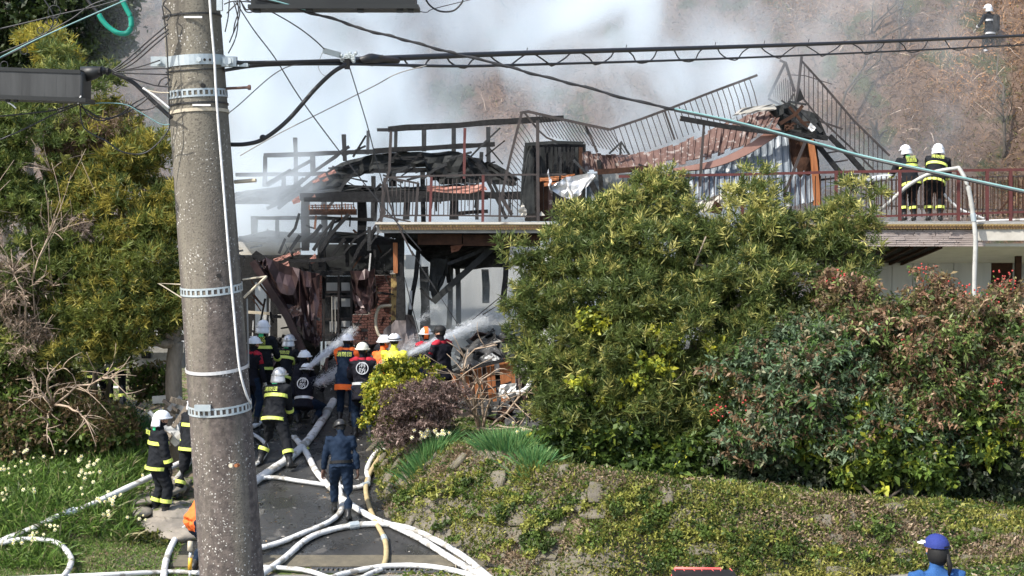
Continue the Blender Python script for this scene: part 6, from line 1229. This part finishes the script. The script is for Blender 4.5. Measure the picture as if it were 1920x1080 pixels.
def person(label, at, yaw, S=1.0, hip=(0, 0, .94), chest=(0, .04, .50), lean=None, head=(0, .02, .0), look=(0, 0), hl=(-.30, .12, .80), hr=(.30, .12, .80), fl=(-.12, 0, 0), fr=(.12, 0, 0),
           jacket='jacket', trousers='jacket', boots='boot', hands='glove', helm='white', stripes='lime', collar=None, hem=.16, text=None, emblem=False, belt=None, group=None, fat=1.0, sleeves=None, shoulders=None, hemband=None, patch=None, flap=False, legst=True, face=False, bootband=None, hatch=None, tool=None, jfront=None, kneeL=None, kneeR=None, skin='skin'):
    at = Vector(at); t = empty('person', at, label, 'person', group, rz=yaw); t.scale = (S, S, S)
    hip = Vector(hip); ch = hip + Vector(chest); up = (ch - hip).normalized(); X = V3(1, 0, 0)
    rot = V3(0, 0, 1).rotation_difference(up).to_matrix(); X = rot @ X
    nb = ch; sh = {-1: ch + rot @ V3(-.185, 0, -.045), 1: ch + rot @ V3(.185, 0, -.045)}; hj = {-1: hip + V3(-.095, 0, -.02), 1: hip + V3(.095, 0, -.02)}
    hd = {-1: Vector(hl), 1: Vector(hr)}; ft = {-1: Vector(fl) + V3(0, 0, .085), 1: Vector(fr) + V3(0, 0, .085)}
    mb = MB(); segs = []; f = fat
    hc = nb + rot @ V3(0, .02, .07) + Vector(head) + V3(0, 0, .11)   # head centre
    torso(mb, [hip + rot @ V3(0, 0, -hem), hip + rot @ V3(0, 0, -.02), hip + (ch - hip) * .35, hip + (ch - hip) * .72, ch - up * .06, ch + up * .015], [.178 * f, .165 * f, .150 * f, .178 * f, .185 * f, .07], [.145 * f, .125 * f, .115 * f, .13 * f, .105 * f, .06], X)
    segs += [(hip + rot @ V3(0, 0, -hem - .02), ch, 'J', .16)]
    limbmesh(mb, [nb - up * .06, nb + (hc - nb) * .55], [.062, .055]); segs.append((nb + (hc - nb) * .25, nb + (hc - nb) * .5, 'K', .05))
    elb = {}; wr = {}; kn = {}; an = {}
    for s in (-1, 1):
        e, w_ = ik(sh[s], hd[s], .285, .255, V3(s * .6, -.6, -.5)); elb[s], wr[s] = e, w_
        limbmesh(mb, [sh[s] - X * s * .05, sh[s], sh[s] + (e - sh[s]) * .5, e, e + (w_ - e) * .5, w_], [.06 * f, .077 * f, .068 * f, .058 * f, .054 * f, .044 * f])
        segs += [(sh[s], e, 'S', .06), (e, w_, 'S', .05)]
        pole = (kneeL if s < 0 else kneeR); pole = Vector(pole) if pole else V3(s * .12, 1, 0)
        k, a = ik(hj[s], ft[s], .435, .43, pole); kn[s], an[s] = k, a
        limbmesh(mb, [hj[s] + V3(0, 0, .03), hj[s] + (k - hj[s]) * .4, k, k + (a - k) * .45, k + (a - k) * .72], [.105 * f, .095 * f, .072 * f, .070 * f, .060 * f])
        limbmesh(mb, [k + (a - k) * .62, k + (a - k) * .66, a, a - V3(0, 0, .03)], [.05, .062, .052, .05])
        fd = V3(s * .25, 1, 0).normalized(); limbmesh(mb, [a + V3(0, 0, -.035) - fd * .065, a + V3(0, 0, -.035), a + V3(0, 0, -.048) + fd * .10, a + V3(0, 0, -.055) + fd * .17], [.042, .052, .045, .03])
        segs += [(hj[s], k, 'T', .08), (k, k + (a - k) * .66, 'T', .06), (k + (a - k) * .72, a, 'B', .05), (a - V3(0, 0, .04), a + V3(0, 0, -.055) + fd * .17, 'B', .04)]
    yh = Matrix.Rotation(look[0], 3, 'Z') @ Matrix.Rotation(look[1], 3, 'X')
    mb.ell(hc, (.076, .094, .112), 14, 10, rot=yh); mb.ell(hc + yh @ V3(0, .03, -.06), (.055, .06, .05), 10, 6, rot=yh); mb.ell(hc + yh @ V3(0, .098, -.012), (.013, .02, .024), 8, 6, rot=yh)
    for s in (-1, 1): mb.ell(hc + yh @ V3(s * .078, -.005, -.01), (.012, .02, .032), 6, 5, rot=yh)
    segs.append((hc - yh @ V3(0, 0, .04), hc + yh @ V3(0, 0, .05), 'H', .07))
    me = bpy.data.meshes.new('body'); me.from_pydata([tuple(v) for v in mb.V], [], mb.F); bo = bpy.data.objects.new('body', me); COL.objects.link(bo); bo.parent = t
    md = bo.modifiers.new('r', 'REMESH'); md.mode = 'VOXEL'; md.voxel_size = .017; ms = bo.modifiers.new('s', 'SMOOTH'); ms.iterations = 4; ms.factor = .5
    mats = dict(J=jacket, S=sleeves or jacket, T=trousers, B=boots, H=skin, K=collar or skin, G=hands)
    PENDING.append((bo, segs, mats, wr, elb, hands, S, f))
    # --- dress parts
    for s in (-1, 1):
        if stripes:
            d = wr[s] - elb[s]; band(t, 'cuff_stripe', elb[s] + d * .62, d, .058 * f, .058 * f, V3(0, 1, .1), .055, M[stripes])
        if legst and stripes:
            d = an[s] - kn[s]; band(t, 'leg_stripe', kn[s] + d * .52, d, .074 * f, .074 * f, X, .06, M[stripes])
        if bootband: d = an[s] - kn[s]; band(t, 'boot_stripe', kn[s] + d * .82, d, .064, .064, X, .14, M[bootband], n=4, arc=(-1.9, -1.2)); band(t, 'boot_stripe', kn[s] + d * .99, d, .062, .062, X, .03, M[bootband], n=6, arc=(-2.2, -1.0))
    dn = -up
    if stripes and hem > .1:
        band(t, 'hem_stripe', hip + rot @ V3(0, 0, -hem + .05), up, .182 * f, .149 * f, X, .055, M[stripes]); band(t, 'chest_stripe', hip + (ch - hip) * .60, up, .176 * f, .131 * f, X, .06, M[stripes])
    if hemband: band(t, 'hem_band', hip + rot @ V3(0, 0, -hem - .03), up, .182 * f, .150 * f, X, .11, M[hemband])
    if belt: band(t, 'belt', hip + (ch - hip) * .12, up, .165 * f, .127 * f, X, .05, M[belt])
    if shoulders:
        for s in (-1, 1): b = MB(); limbmesh(b, [nb + rot @ V3(s * .05, -.0, .0), nb + rot @ V3(s * .12, 0, .005), sh[s] + rot @ V3(s * .01, 0, .035), sh[s] + (elb[s] - sh[s]) * .55 + V3(s * .018, 0, 0)], [.05, .062, .055, .060], 10); lobj('shoulder_yoke', b, M[shoulders], t, True)
        band(t, 'collar', nb + up * .01, up, .078, .074, X, .05, M[shoulders])
    def ontoback(z, dy=0):
        i = hip + (ch - hip) * z; return i + rot @ V3(0, -.1365 * f - dy, 0)
    def txt(s, z, size, m, name, squash=1.0):
        cu = bpy.data.curves.new(name, 'FONT'); cu.body = s; cu.size = size; cu.align_x = 'CENTER'; cu.align_y = 'CENTER'; cu.extrude = .002; cu.space_character = 1.05; cu.materials.append(M[m])
        tmp = bpy.data.objects.new('tmp', cu); me_ = bpy.data.meshes.new_from_object(tmp); bpy.data.objects.remove(tmp); o = bpy.data.objects.new(name, me_); COL.objects.link(o); o.parent = t; mt = rot.to_4x4() @ Matrix.Rotation(R(90), 4, 'X'); mt.translation = ontoback(z, .012); o.matrix_local = mt @ Matrix.Scale(squash, 4, (1, 0, 0)); return o
    if text:
        for (s_, z, sz) in text: txt(s_, z, sz, 'lime', 'back_lettering')
    if emblem:
        c = ontoback(.66, .016); b = MB(); n = 28; V = []
        for k in range(n): q = 2 * math.pi * k / n; V += [c + rot @ V3(math.cos(q) * .115, 0, math.sin(q) * .115), c + rot @ V3(math.cos(q) * .100, 0, math.sin(q) * .100), c + rot @ V3(math.cos(q) * .115, .02, math.sin(q) * .115), c + rot @ V3(math.cos(q) * .100, .02, math.sin(q) * .100)]
        F = []
        for k in range(n): a0, a1 = k * 4, ((k + 1) % n) * 4; F += [(a0, a1, a1 + 1, a0 + 1), (a0 + 2, a0 + 3, a1 + 3, a1 + 2), (a0, a0 + 2, a1 + 2, a1), (a0 + 1, a1 + 1, a1 + 3, a0 + 3)]
        b.add(V, F); lobj('emblem_ring', b, M['silver'], t); txt('消', .775, .11, 'silver', 'emblem_lettering', 1.25); txt('防', .555, .11, 'silver', 'emblem_lettering', 1.25)
    if patch: b = MB(); b.box(nb + rot @ V3(0, -.085, .03), (.09, .02, .06), rot); lobj('shoulder_patch', b, M[patch], t)
    # --- head gear
    hm = {'white': 'helmet', 'cream': 'helmetcream', 'silver': 'helmetsilver', 'stripe': 'helmet', 'orange': 'helmet'}.get(helm)
    def dome(c, rx, ry, rz, m, nm, v1=.53): b = MB(); b.ell(c, (rx, ry, rz), 20, 9, rot=yh, v1=v1); o = lobj(nm, b, m, t, True); return o
    tp = hc + yh @ V3(0, 0, .035)
    if hm:
        h = dome(tp, .118, .140, .118, M[hm], 'helmet'); o = band(t, 'helmet_brim', tp + yh @ V3(0, .006, -.010), yh @ V3(0, 0, 1), .120, .145, yh @ V3(1, 0, 0), .016, M[hm], th=.022, n=24); o.parent = h
        if helm in ('white', 'silver') and not flap:
            b = MB(); b.box(tp + yh @ V3(0, -.02, .116), (.022, .17, .012), yh); o = lobj('helmet_ridge', b, M[hm], h)
        if helm == 'stripe':
            o = band(t, 'helmet_stripe', tp, yh @ V3(1, 0, 0), .122, .122, yh @ V3(0, 1, 0), .014, M['black'], th=.006, n=20); o.parent = h; o = band(t, 'helmet_stripe', tp + yh @ V3(0, 0, .012), yh @ V3(0, 0, 1), .121, .144, yh @ V3(1, 0, 0), .022, M['black'], th=.004, n=24); o.parent = h
        if helm == 'orange': o = band(t, 'helmet_stripe', tp, yh @ V3(1, 0, 0), .145, .124, yh @ V3(0, 1, 0), .08, M['orangecloth'], th=.003, n=20); o.parent = h
        if flap:
            b = MB(); V = []; n = 14; rows_ = 4
            for r in range(rows_ + 1):
                v = r / rows_
                for k in range(n + 1):
                    q = math.pi * (1.08 - .0) + (math.pi * .84) * k / n; ex = 1 + .22 * v; V.append(tp + yh @ V3(math.cos(q) * .122 * ex, math.sin(q) * .143 * ex, -.01 - .13 * v + .004 * math.sin(k * 2)))
            F = [(r * (n + 1) + k, r * (n + 1) + k + 1, (r + 1) * (n + 1) + k + 1, (r + 1) * (n + 1) + k) for r in range(rows_) for k in range(n)]; b.add(V, F); o = lobj('neck_flap', b, M['silver' if flap == True else flap], t, True); md = o.modifiers.new('s', 'SOLIDIFY'); md.thickness = .006
    elif helm == 'blackhelmet':
        h = dome(tp, .112, .132, .11, M['boot'], 'helmet'); o = band(t, 'helmet_brim', tp + yh @ V3(0, .006, -.008), yh @ V3(0, 0, 1), .112, .134, yh @ V3(1, 0, 0), .014, M['boot'], th=.018, n=20); o.parent = h
        b = MB(); limbmesh(b, [tp + yh @ V3(s * .1, -.02, -.02) for s in (-1,)] + [tp + yh @ V3(0, -.1, -.10)] + [tp + yh @ V3(.1, -.02, -.02)], [.006] * 3, 5); lobj('chin_strap', b, M['black'], t)
    elif helm in ('blackcap', 'bluecap'):
        mm = M['black'] if helm == 'blackcap' else M['bluecap']; h = dome(tp + yh @ V3(0, -.005, .0), .096, .114, .098, mm, 'cap'); b = MB(); b.ell(tp + yh @ V3(0, .12, .0), (.075, .075, .008), 12, 4, rot=yh); o = lobj('cap_brim', b, mm if helm == 'blackcap' else M['white'], t, True)
        if helm == 'bluecap':
            b = MB(); b.ell(hc + yh @ V3(0, -.02, -.03), (.086, .098, .11), 16, 10, rot=yh); lobj('hair', b, M['black'], t, True); b = MB(); limbmesh(b, [hc + yh @ V3(.02, -.10, -.02), hc + yh @ V3(.03, -.13, -.12), hc + yh @ V3(.035, -.11, -.22)], [.02, .022, .006], 8); lobj('ponytail', b, M['black'], t, True)
            b = MB(); b.box(tp + yh @ V3(0, -.118, .006), (.06, .006, .012), yh); lobj('cap_strap', b, M['black'], t)
            b = MB(); b.box(tp + yh @ V3(-.085, .065, .03), (.006, .05, .02), yh); lobj('cap_lettering', b, M['white'], t)
    if helm not in ('bluecap',):
        b = MB(); b.ell(hc + yh @ V3(0, -.016, .004), (.081, .088, .10), 12, 8, rot=yh, v0=.0, v1=.68); lobj('hair', b, M['black'], t, True)
    if face or helm:
        b = MB()
        for s in (-1, 1): b.ell(hc + yh @ V3(s * .032, .083, .006), (.013, .009, .008), 8, 5, rot=yh)
        lobj('eyes', b, M['black'], t, True); b = MB(); b.ell(hc + yh @ V3(0, .088, -.058), (.024, .008, .006), 8, 4, rot=yh); lobj('mouth', b, M['red'] if face else M['skindark'], t, True)
    if face == 'shades':
        b = MB(); b.box(hc + yh @ V3(0, .095, .008), (.14, .012, .034), yh); b.box(hc + yh @ V3(-.075, .04, .012), (.006, .10, .014), yh); b.box(hc + yh @ V3(.075, .04, .012), (.006, .10, .014), yh); lobj('sunglasses', b, M['black'], t)
    if collar is None and hem > .1 and helm != 'bluecap': band(t, 'collar', nb + up * .02, up, .072, .070, X, .06, M[jacket])
    return t
def finish_people():
    bpy.context.view_layer.update(); dg = bpy.context.evaluated_depsgraph_get(); dg.update()
    for bo, segs, mats, wr, elb, hands, S, f in PENDING:
        ev = bo.evaluated_get(dg); me = bpy.data.meshes.new_from_object(ev, depsgraph=dg); bo.modifiers.clear(); 
        n = len(me.vertices); co = np.empty(n * 3, np.float32); me.vertices.foreach_get('co', co); co = co.reshape(-1, 3)
        co += (.009 * np.stack([wob(co[:, 1] * 22, co[:, 2] * 26), wob(co[:, 0] * 24, co[:, 2] * 21), wob(co[:, 0] * 19, co[:, 1] * 22)], -1)).astype(np.float32)  # cloth folds
        V = [tuple(v) for v in co]; F = [tuple(p.vertices) for p in me.polygons]; cent = np.array([co[list(p)].mean(0) for p in F])
        best = np.full(len(F), 1e9); idx = np.zeros(len(F), int)
        for i, (a, c, k, r) in enumerate(segs):
            a_, d = np.array(a), np.array(c - a); tt = np.clip(((cent - a_) @ d) / max(d @ d, 1e-9), 0, 1); ds = np.linalg.norm(cent - a_ - tt[:, None] * d, axis=1) - r
            m_ = ds < best; best[m_] = ds[m_]; idx[m_] = i
        order = ['J', 'S', 'T', 'B', 'H', 'K', 'G']; mi = [order.index(segs[i][2]) for i in idx]
        hb = MB()
        for s in (-1, 1):
            w_, e = wr[s], elb[s]; d = (w_ - e).normalized(); side = d.cross(V3(0, 0, 1)); side = side.normalized() if side.length > .1 else V3(1, 0, 0); nrm = side.cross(d).normalized()
            pc = w_ + d * .055; hb.ell(pc, (.043, .022, .055), 10, 6, rot=Matrix((side, nrm, d)).transposed())
            hb.tube([w_ - d * .03, w_ + d * .03], [.028, .03], 8)
            for j, (o_, L) in enumerate(((-.03, .066), (-.010, .078), (.011, .072), (.030, .056))):
                p0 = pc + side * o_ + d * .042; p1 = p0 + d * L * .5 + nrm * -.010; p2 = p1 + d * L * .35 - nrm * .022; p3 = p2 + d * L * .05 - nrm * .022; hb.tube([p0 - d * .01, p0, p1, p2, p3], [.0105, .011, .010, .0095, .007], 6)
            th = side * (-.04 * s); hb.tube([pc + th * .6 - d * .02, pc + th * 1.25 + d * .008 - nrm * .01, pc + th * 1.5 + d * .035 - nrm * .022], [.014, .013, .009], 6)
        base = len(V); V += [tuple(v) for v in hb.V]; F += [tuple(i + base for i in q) for q in hb.F]; mi += [6] * len(hb.F)
        nm = bpy.data.meshes.new('body'); nm.from_pydata(V, [], F)
        for k in order: nm.materials.append(M[mats[k]])
        nm.polygons.foreach_set('material_index', mi); nm.polygons.foreach_set('use_smooth', [True] * len(F)); bo.data = nm; bpy.data.meshes.remove(me)
def at(px, py): return G(px, py)
TX = [('田口区', .92, .085), ('消防団', .77, .085)]
GRP = 'firefighters on the driveway'
# 1 left sentinel
person('firefighter in black turnout gear with lime bands standing alone left of the pole, arms down', at(296, 972), R(-62), 1.02, hl=(-.22, .12, .78), hr=(.24, .16, .80), fl=(-.11, -.05, 0), fr=(.11, .08, 0), flap='helmet', patch='greenpatch', text=TX[:1] , look=(R(-10), 0), hands='black', fat=1.24)
person('firefighter half hidden behind the pole, striding with lime knee bands', at(360, 934), R(-30), 1.02, hl=(-.24, .10, .80), hr=(.25, .2, .85), fl=(-.13, -.22, .0), fr=(.14, .22, 0), flap='helmet', patch='greenpatch', hands='skin', look=(R(-20), 0), chest=(0, .08, .49), fat=1.2)
person('worker in navy overalls with orange shoulders bending down behind the pole base', G(371, 1076), R(-50), 1.0, hip=(0, -.10, .84), chest=(0, .30, .34), head=(0, .04, -.02), hl=(-.15, .52, .50), hr=(.15, .5, .42), jacket='orangecloth', sleeves='navy', trousers='navy', hands='plastic', stripes=None, helm='white', belt=None, legst=False, hem=.02)
nv = person('man in navy uniform and black helmet walking up the wet driveway', at(640, 974), R(6), .97, hip=(0, .02, .93), chest=(-.01, .10, .49), head=(0, .05, -.03), look=(R(20), R(-22)), hl=(-.33, .16, .70), hr=(.32, .02, .66), fl=(-.12, .34, .06), fr=(.12, -.12, 0), jacket='navy', trousers='navy', hands='skindark', helm='blackhelmet', stripes=None, hem=.03, belt='black', bootband='coupling', skin='skindark', fat=1.12, legst=False)
person('helmeted firefighter lunging beside the pole with wide stance and lime bands', at(512, 874), R(-25), 1.07, hip=(.02, .02, .90), chest=(-.04, .16, .47), head=(0, .04, -.02), hl=(-.10, .42, .62), hr=(.10, .42, .68), fl=(-.24, -.05, 0), fr=(.42, -.12, 0), flap='silver', patch='greenpatch', helm='silver', fat=1.22, hands='black', text=TX[1:])
person('crouching brigade member in black happi with round white crest and striped helmet', at(572, 796), R(-8), 1.0, hip=(.0, -.08, .46), chest=(-.02, .20, .46), head=(0, .05, -.04), hl=(.02, .50, .78), hr=(.16, .48, .74), fl=(-.16, .06, 0), fr=(.18, -.05, 0), jacket='happi', trousers='navy', hands='glove', helm='stripe', stripes=None, emblem=True, belt='silver', hem=.14, legst=False, fat=1.15, kneeL=(-.5, 1, .3), kneeR=(.5, 1, .2), look=(0, R(-10)))
person('firefighter with breathing mask strap crouched behind the crested crouching man', at(532, 764), R(-20), 1.0, hip=(0, 0, .72), chest=(0, .2, .46), hl=(.05, .5, .9), hr=(.2, .45, .85), fl=(-.15, .1, 0), fr=(.15, -.1, 0), helm='silver', flap='silver', patch='greenpatch', hands='black', text=TX[1:])
person('white-helmeted nozzle man kneeling at the lower water jet', at(560, 784), R(-35), .98, hip=(0, -.1, .60), chest=(0, .22, .46), hl=(.05, .55, .75), hr=(.15, .5, .70), fl=(-.15, .1, 0), fr=(.2, -.1, 0), jacket='happi', trousers='navy', hands='glove', helm='white', stripes=None, legst=False)
person('firefighter with lettered back standing next to the pole, looking at the house', at(492, 770), R(-12), 1.04, hl=(-.2, .3, .95), hr=(.22, .3, .95), helm='white', flap='helmet', patch='greenpatch', text=TX, hands='black', fat=1.2)
person('brigade member in red and black coat beside the pole edge with white helmet', at(472, 800), R(-40), 1.0, hl=(-.22, .22, .85), hr=(.25, .15, .82), jacket='happi', trousers='navy', shoulders='red', helm='white', stripes=None, hands='glove', legst=False, hem=.14)
person('firefighter in orange coat holding the thick hose left of the crested man', at(648, 792), R(-8), 1.0, chest=(0, .10, .49), hl=(-.12, .42, .95), hr=(.16, .38, .95), jacket='navy', sleeves='orangecloth', shoulders='orangecloth', trousers='navy', hemband='orangecloth', helm='white', stripes=None, text=[('消防団', .78, .10)], hands='glove', legst=False, fat=1.12, hem=.22, bootband='coupling')
person('standing brigade member in black happi with round white crest and cream helmet', at(680, 822), R(4), 1.04, chest=(0, .10, .50), hl=(-.14, .36, 1.0), hr=(.12, .4, 1.02), fl=(-.14, .05, 0), fr=(.14, -.04, 0), jacket='happi', trousers='navy', shoulders='red', helm='cream', stripes=None, emblem=True, belt='silver', hands='glove', legst=False, fat=1.14, hem=.24, bootband='coupling')
person('firefighter in orange hooded coat with white helmet turned away to the right', at(708, 800), R(-40), 1.02, chest=(.02, .12, .49), hl=(-.05, .42, 1.0), hr=(.2, .36, 1.0), jacket='orangecloth', trousers='navy', helm='white', stripes=None, hands='glove', legst=False, hem=.2, collar='orangecloth', look=(R(-30), 0))
person('brigade member in yellow raincoat and black-banded white helmet behind the golden shrub', at(738, 802), R(-5), 1.03, chest=(0, .08, .5), hl=(-.12, .42, 1.0), hr=(.18, .4, 1.0), jacket='yellowcloth', trousers='navy', helm='stripe', stripes=None, hands='glove', legst=False, hem=.22)
person('firefighter with orange and white helmet bracing the long water jet', at(804, 782), R(28), 1.0, chest=(0, .08, .5), hl=(-.10, .40, 1.02), hr=(.12, .4, 1.0), jacket='happi', trousers='navy', shoulders='red', helm='orange', stripes=None, hands='glove', legst=False, hem=.18, look=(R(-20), 0))
person('man in black cap and sunglasses with red and black jacket turned to the left', at(832, 795), R(50), 1.06, chest=(0, .04, .5), hl=(-.12, .34, 1.06), hr=(.16, .36, 1.0), jacket='happi', trousers='black', shoulders='red', helm='blackcap', stripes=None, hands='skin', legst=False, hem=.14, face='shades', look=(R(28), R(-8)), fat=1.05)
def deckpos(px, py, Y): q = P(px, py, Y); return (q.x, q.y, 5.345)
person('deck firefighter on the left with green neck cloth, leaning on the hose', deckpos(1705, 400, 31.95), R(14), .93, hip=(0, -.05, .92), chest=(-.02, .16, .48), hl=(-.25, .45, 1.0), hr=(.12, .42, .95), flap='silver', patch='greenpatch', helm='white', text=TX, hands='glove', fat=1.24, look=(0, R(-12)))
person('deck firefighter on the right bending forward over the hose', deckpos(1752, 400, 32.0), R(-14), .97, hip=(0, -.06, .92), chest=(.06, .24, .45), head=(0, .03, 0), hl=(-.10, .50, .92), hr=(.24, .46, .90), flap='helmet', helm='white', text=[('消防団', .84, .09)], hands='glove', fat=1.26, look=(0, R(-12)))
q = G(1855, 92, 0, y0=37.5, y1=58)
person('firefighter with white helmet and dark air cylinder standing high on the slope', q - Vector((0, 0, .35)), R(25), .95, helm='white', flap='silver', hands='glove', stripes='silver', hl=(-.3, .25, 1.0), hr=(.25, .3, 1.0)); b = MB(); c = q + Vector((.13, -.22, .72)); b.tube([c - Vector((0, 0, .25)), c - Vector((0, 0, .2)), c + Vector((0, 0, .2)), c + Vector((0, 0, .26))], [.04, .10, .10, .03], 12); tag(b.build('air_cylinder', M['char'], None, True), 'dark breathing air cylinder on the back of the slope firefighter', 'air cylinder')
qb = P(1761, 1012, 12.2); bz = qb.z - 1.66
person('spectator in royal blue cap and blue shirt seen from behind at the lower right', (qb.x, qb.y, bz), R(8), .97, helm='bluecap', jacket='blue', trousers='navy', stripes=None, legst=False, hands='skin', hem=.05, look=(R(22), 0), head=(0, -.01, 0))
person('firefighter screened by boughs at left with lime waist band', G(150, 800, 0) + Vector((0, 1.2, 0)), R(-10), 1.0, helm='white', hands='black'); person('firefighter screened by boughs just left of the taut hose', G(178, 790, 0) + Vector((0, 1.6, 0)), R(15), 1.02, helm='white', hands='black')
finish_people()
# red netted load at the bottom
ld = empty('handcart', (2.0, 15.2, .8), 'black load under red rope netting at the bottom edge', 'cart'); y = 15.0; zt = P(0, 1066, y).z; xa, xb = P(1262, 0, y).x, P(1384, 0, y).x
b = MB(); b.box(((xa + xb) / 2, y - .5, zt - .315), (xb - xa - .03, .96, .62)); b.build('load', M['black'], ld)
b = MB(); b.tube([(xa - .01, y, zt - .16), (xa + .05, y, zt), (xb - .14, y, zt - .005), (xb + .02, y, zt - .16)], .018, 7); b.build('red_rope', M['coupling'], ld, True)
for k in range(7): x = xa + .04 + k * (xb - xa - .08) / 6; b = MB(); b.tube([(x, y, zt), (x + random.uniform(-.05, .05), y - .3, zt - .035), (x, y - .95, zt - .04)], .006, 5); b.build('net_cord', M['coupling'], ld)
b = MB(); b.box(((xa + xb) / 2, y - .5, zt - .72), (xb - xa, .9, .05)); b.build('cart_bed', M['galv'], ld)
for s in (xa + .06, xb - .06): b = MB(); b.tube([(s - .03, y - .5, zt - .95), (s + .03, y - .5, zt - .95)], .24, 18); b.build('wheel', M['boot'], ld, True)
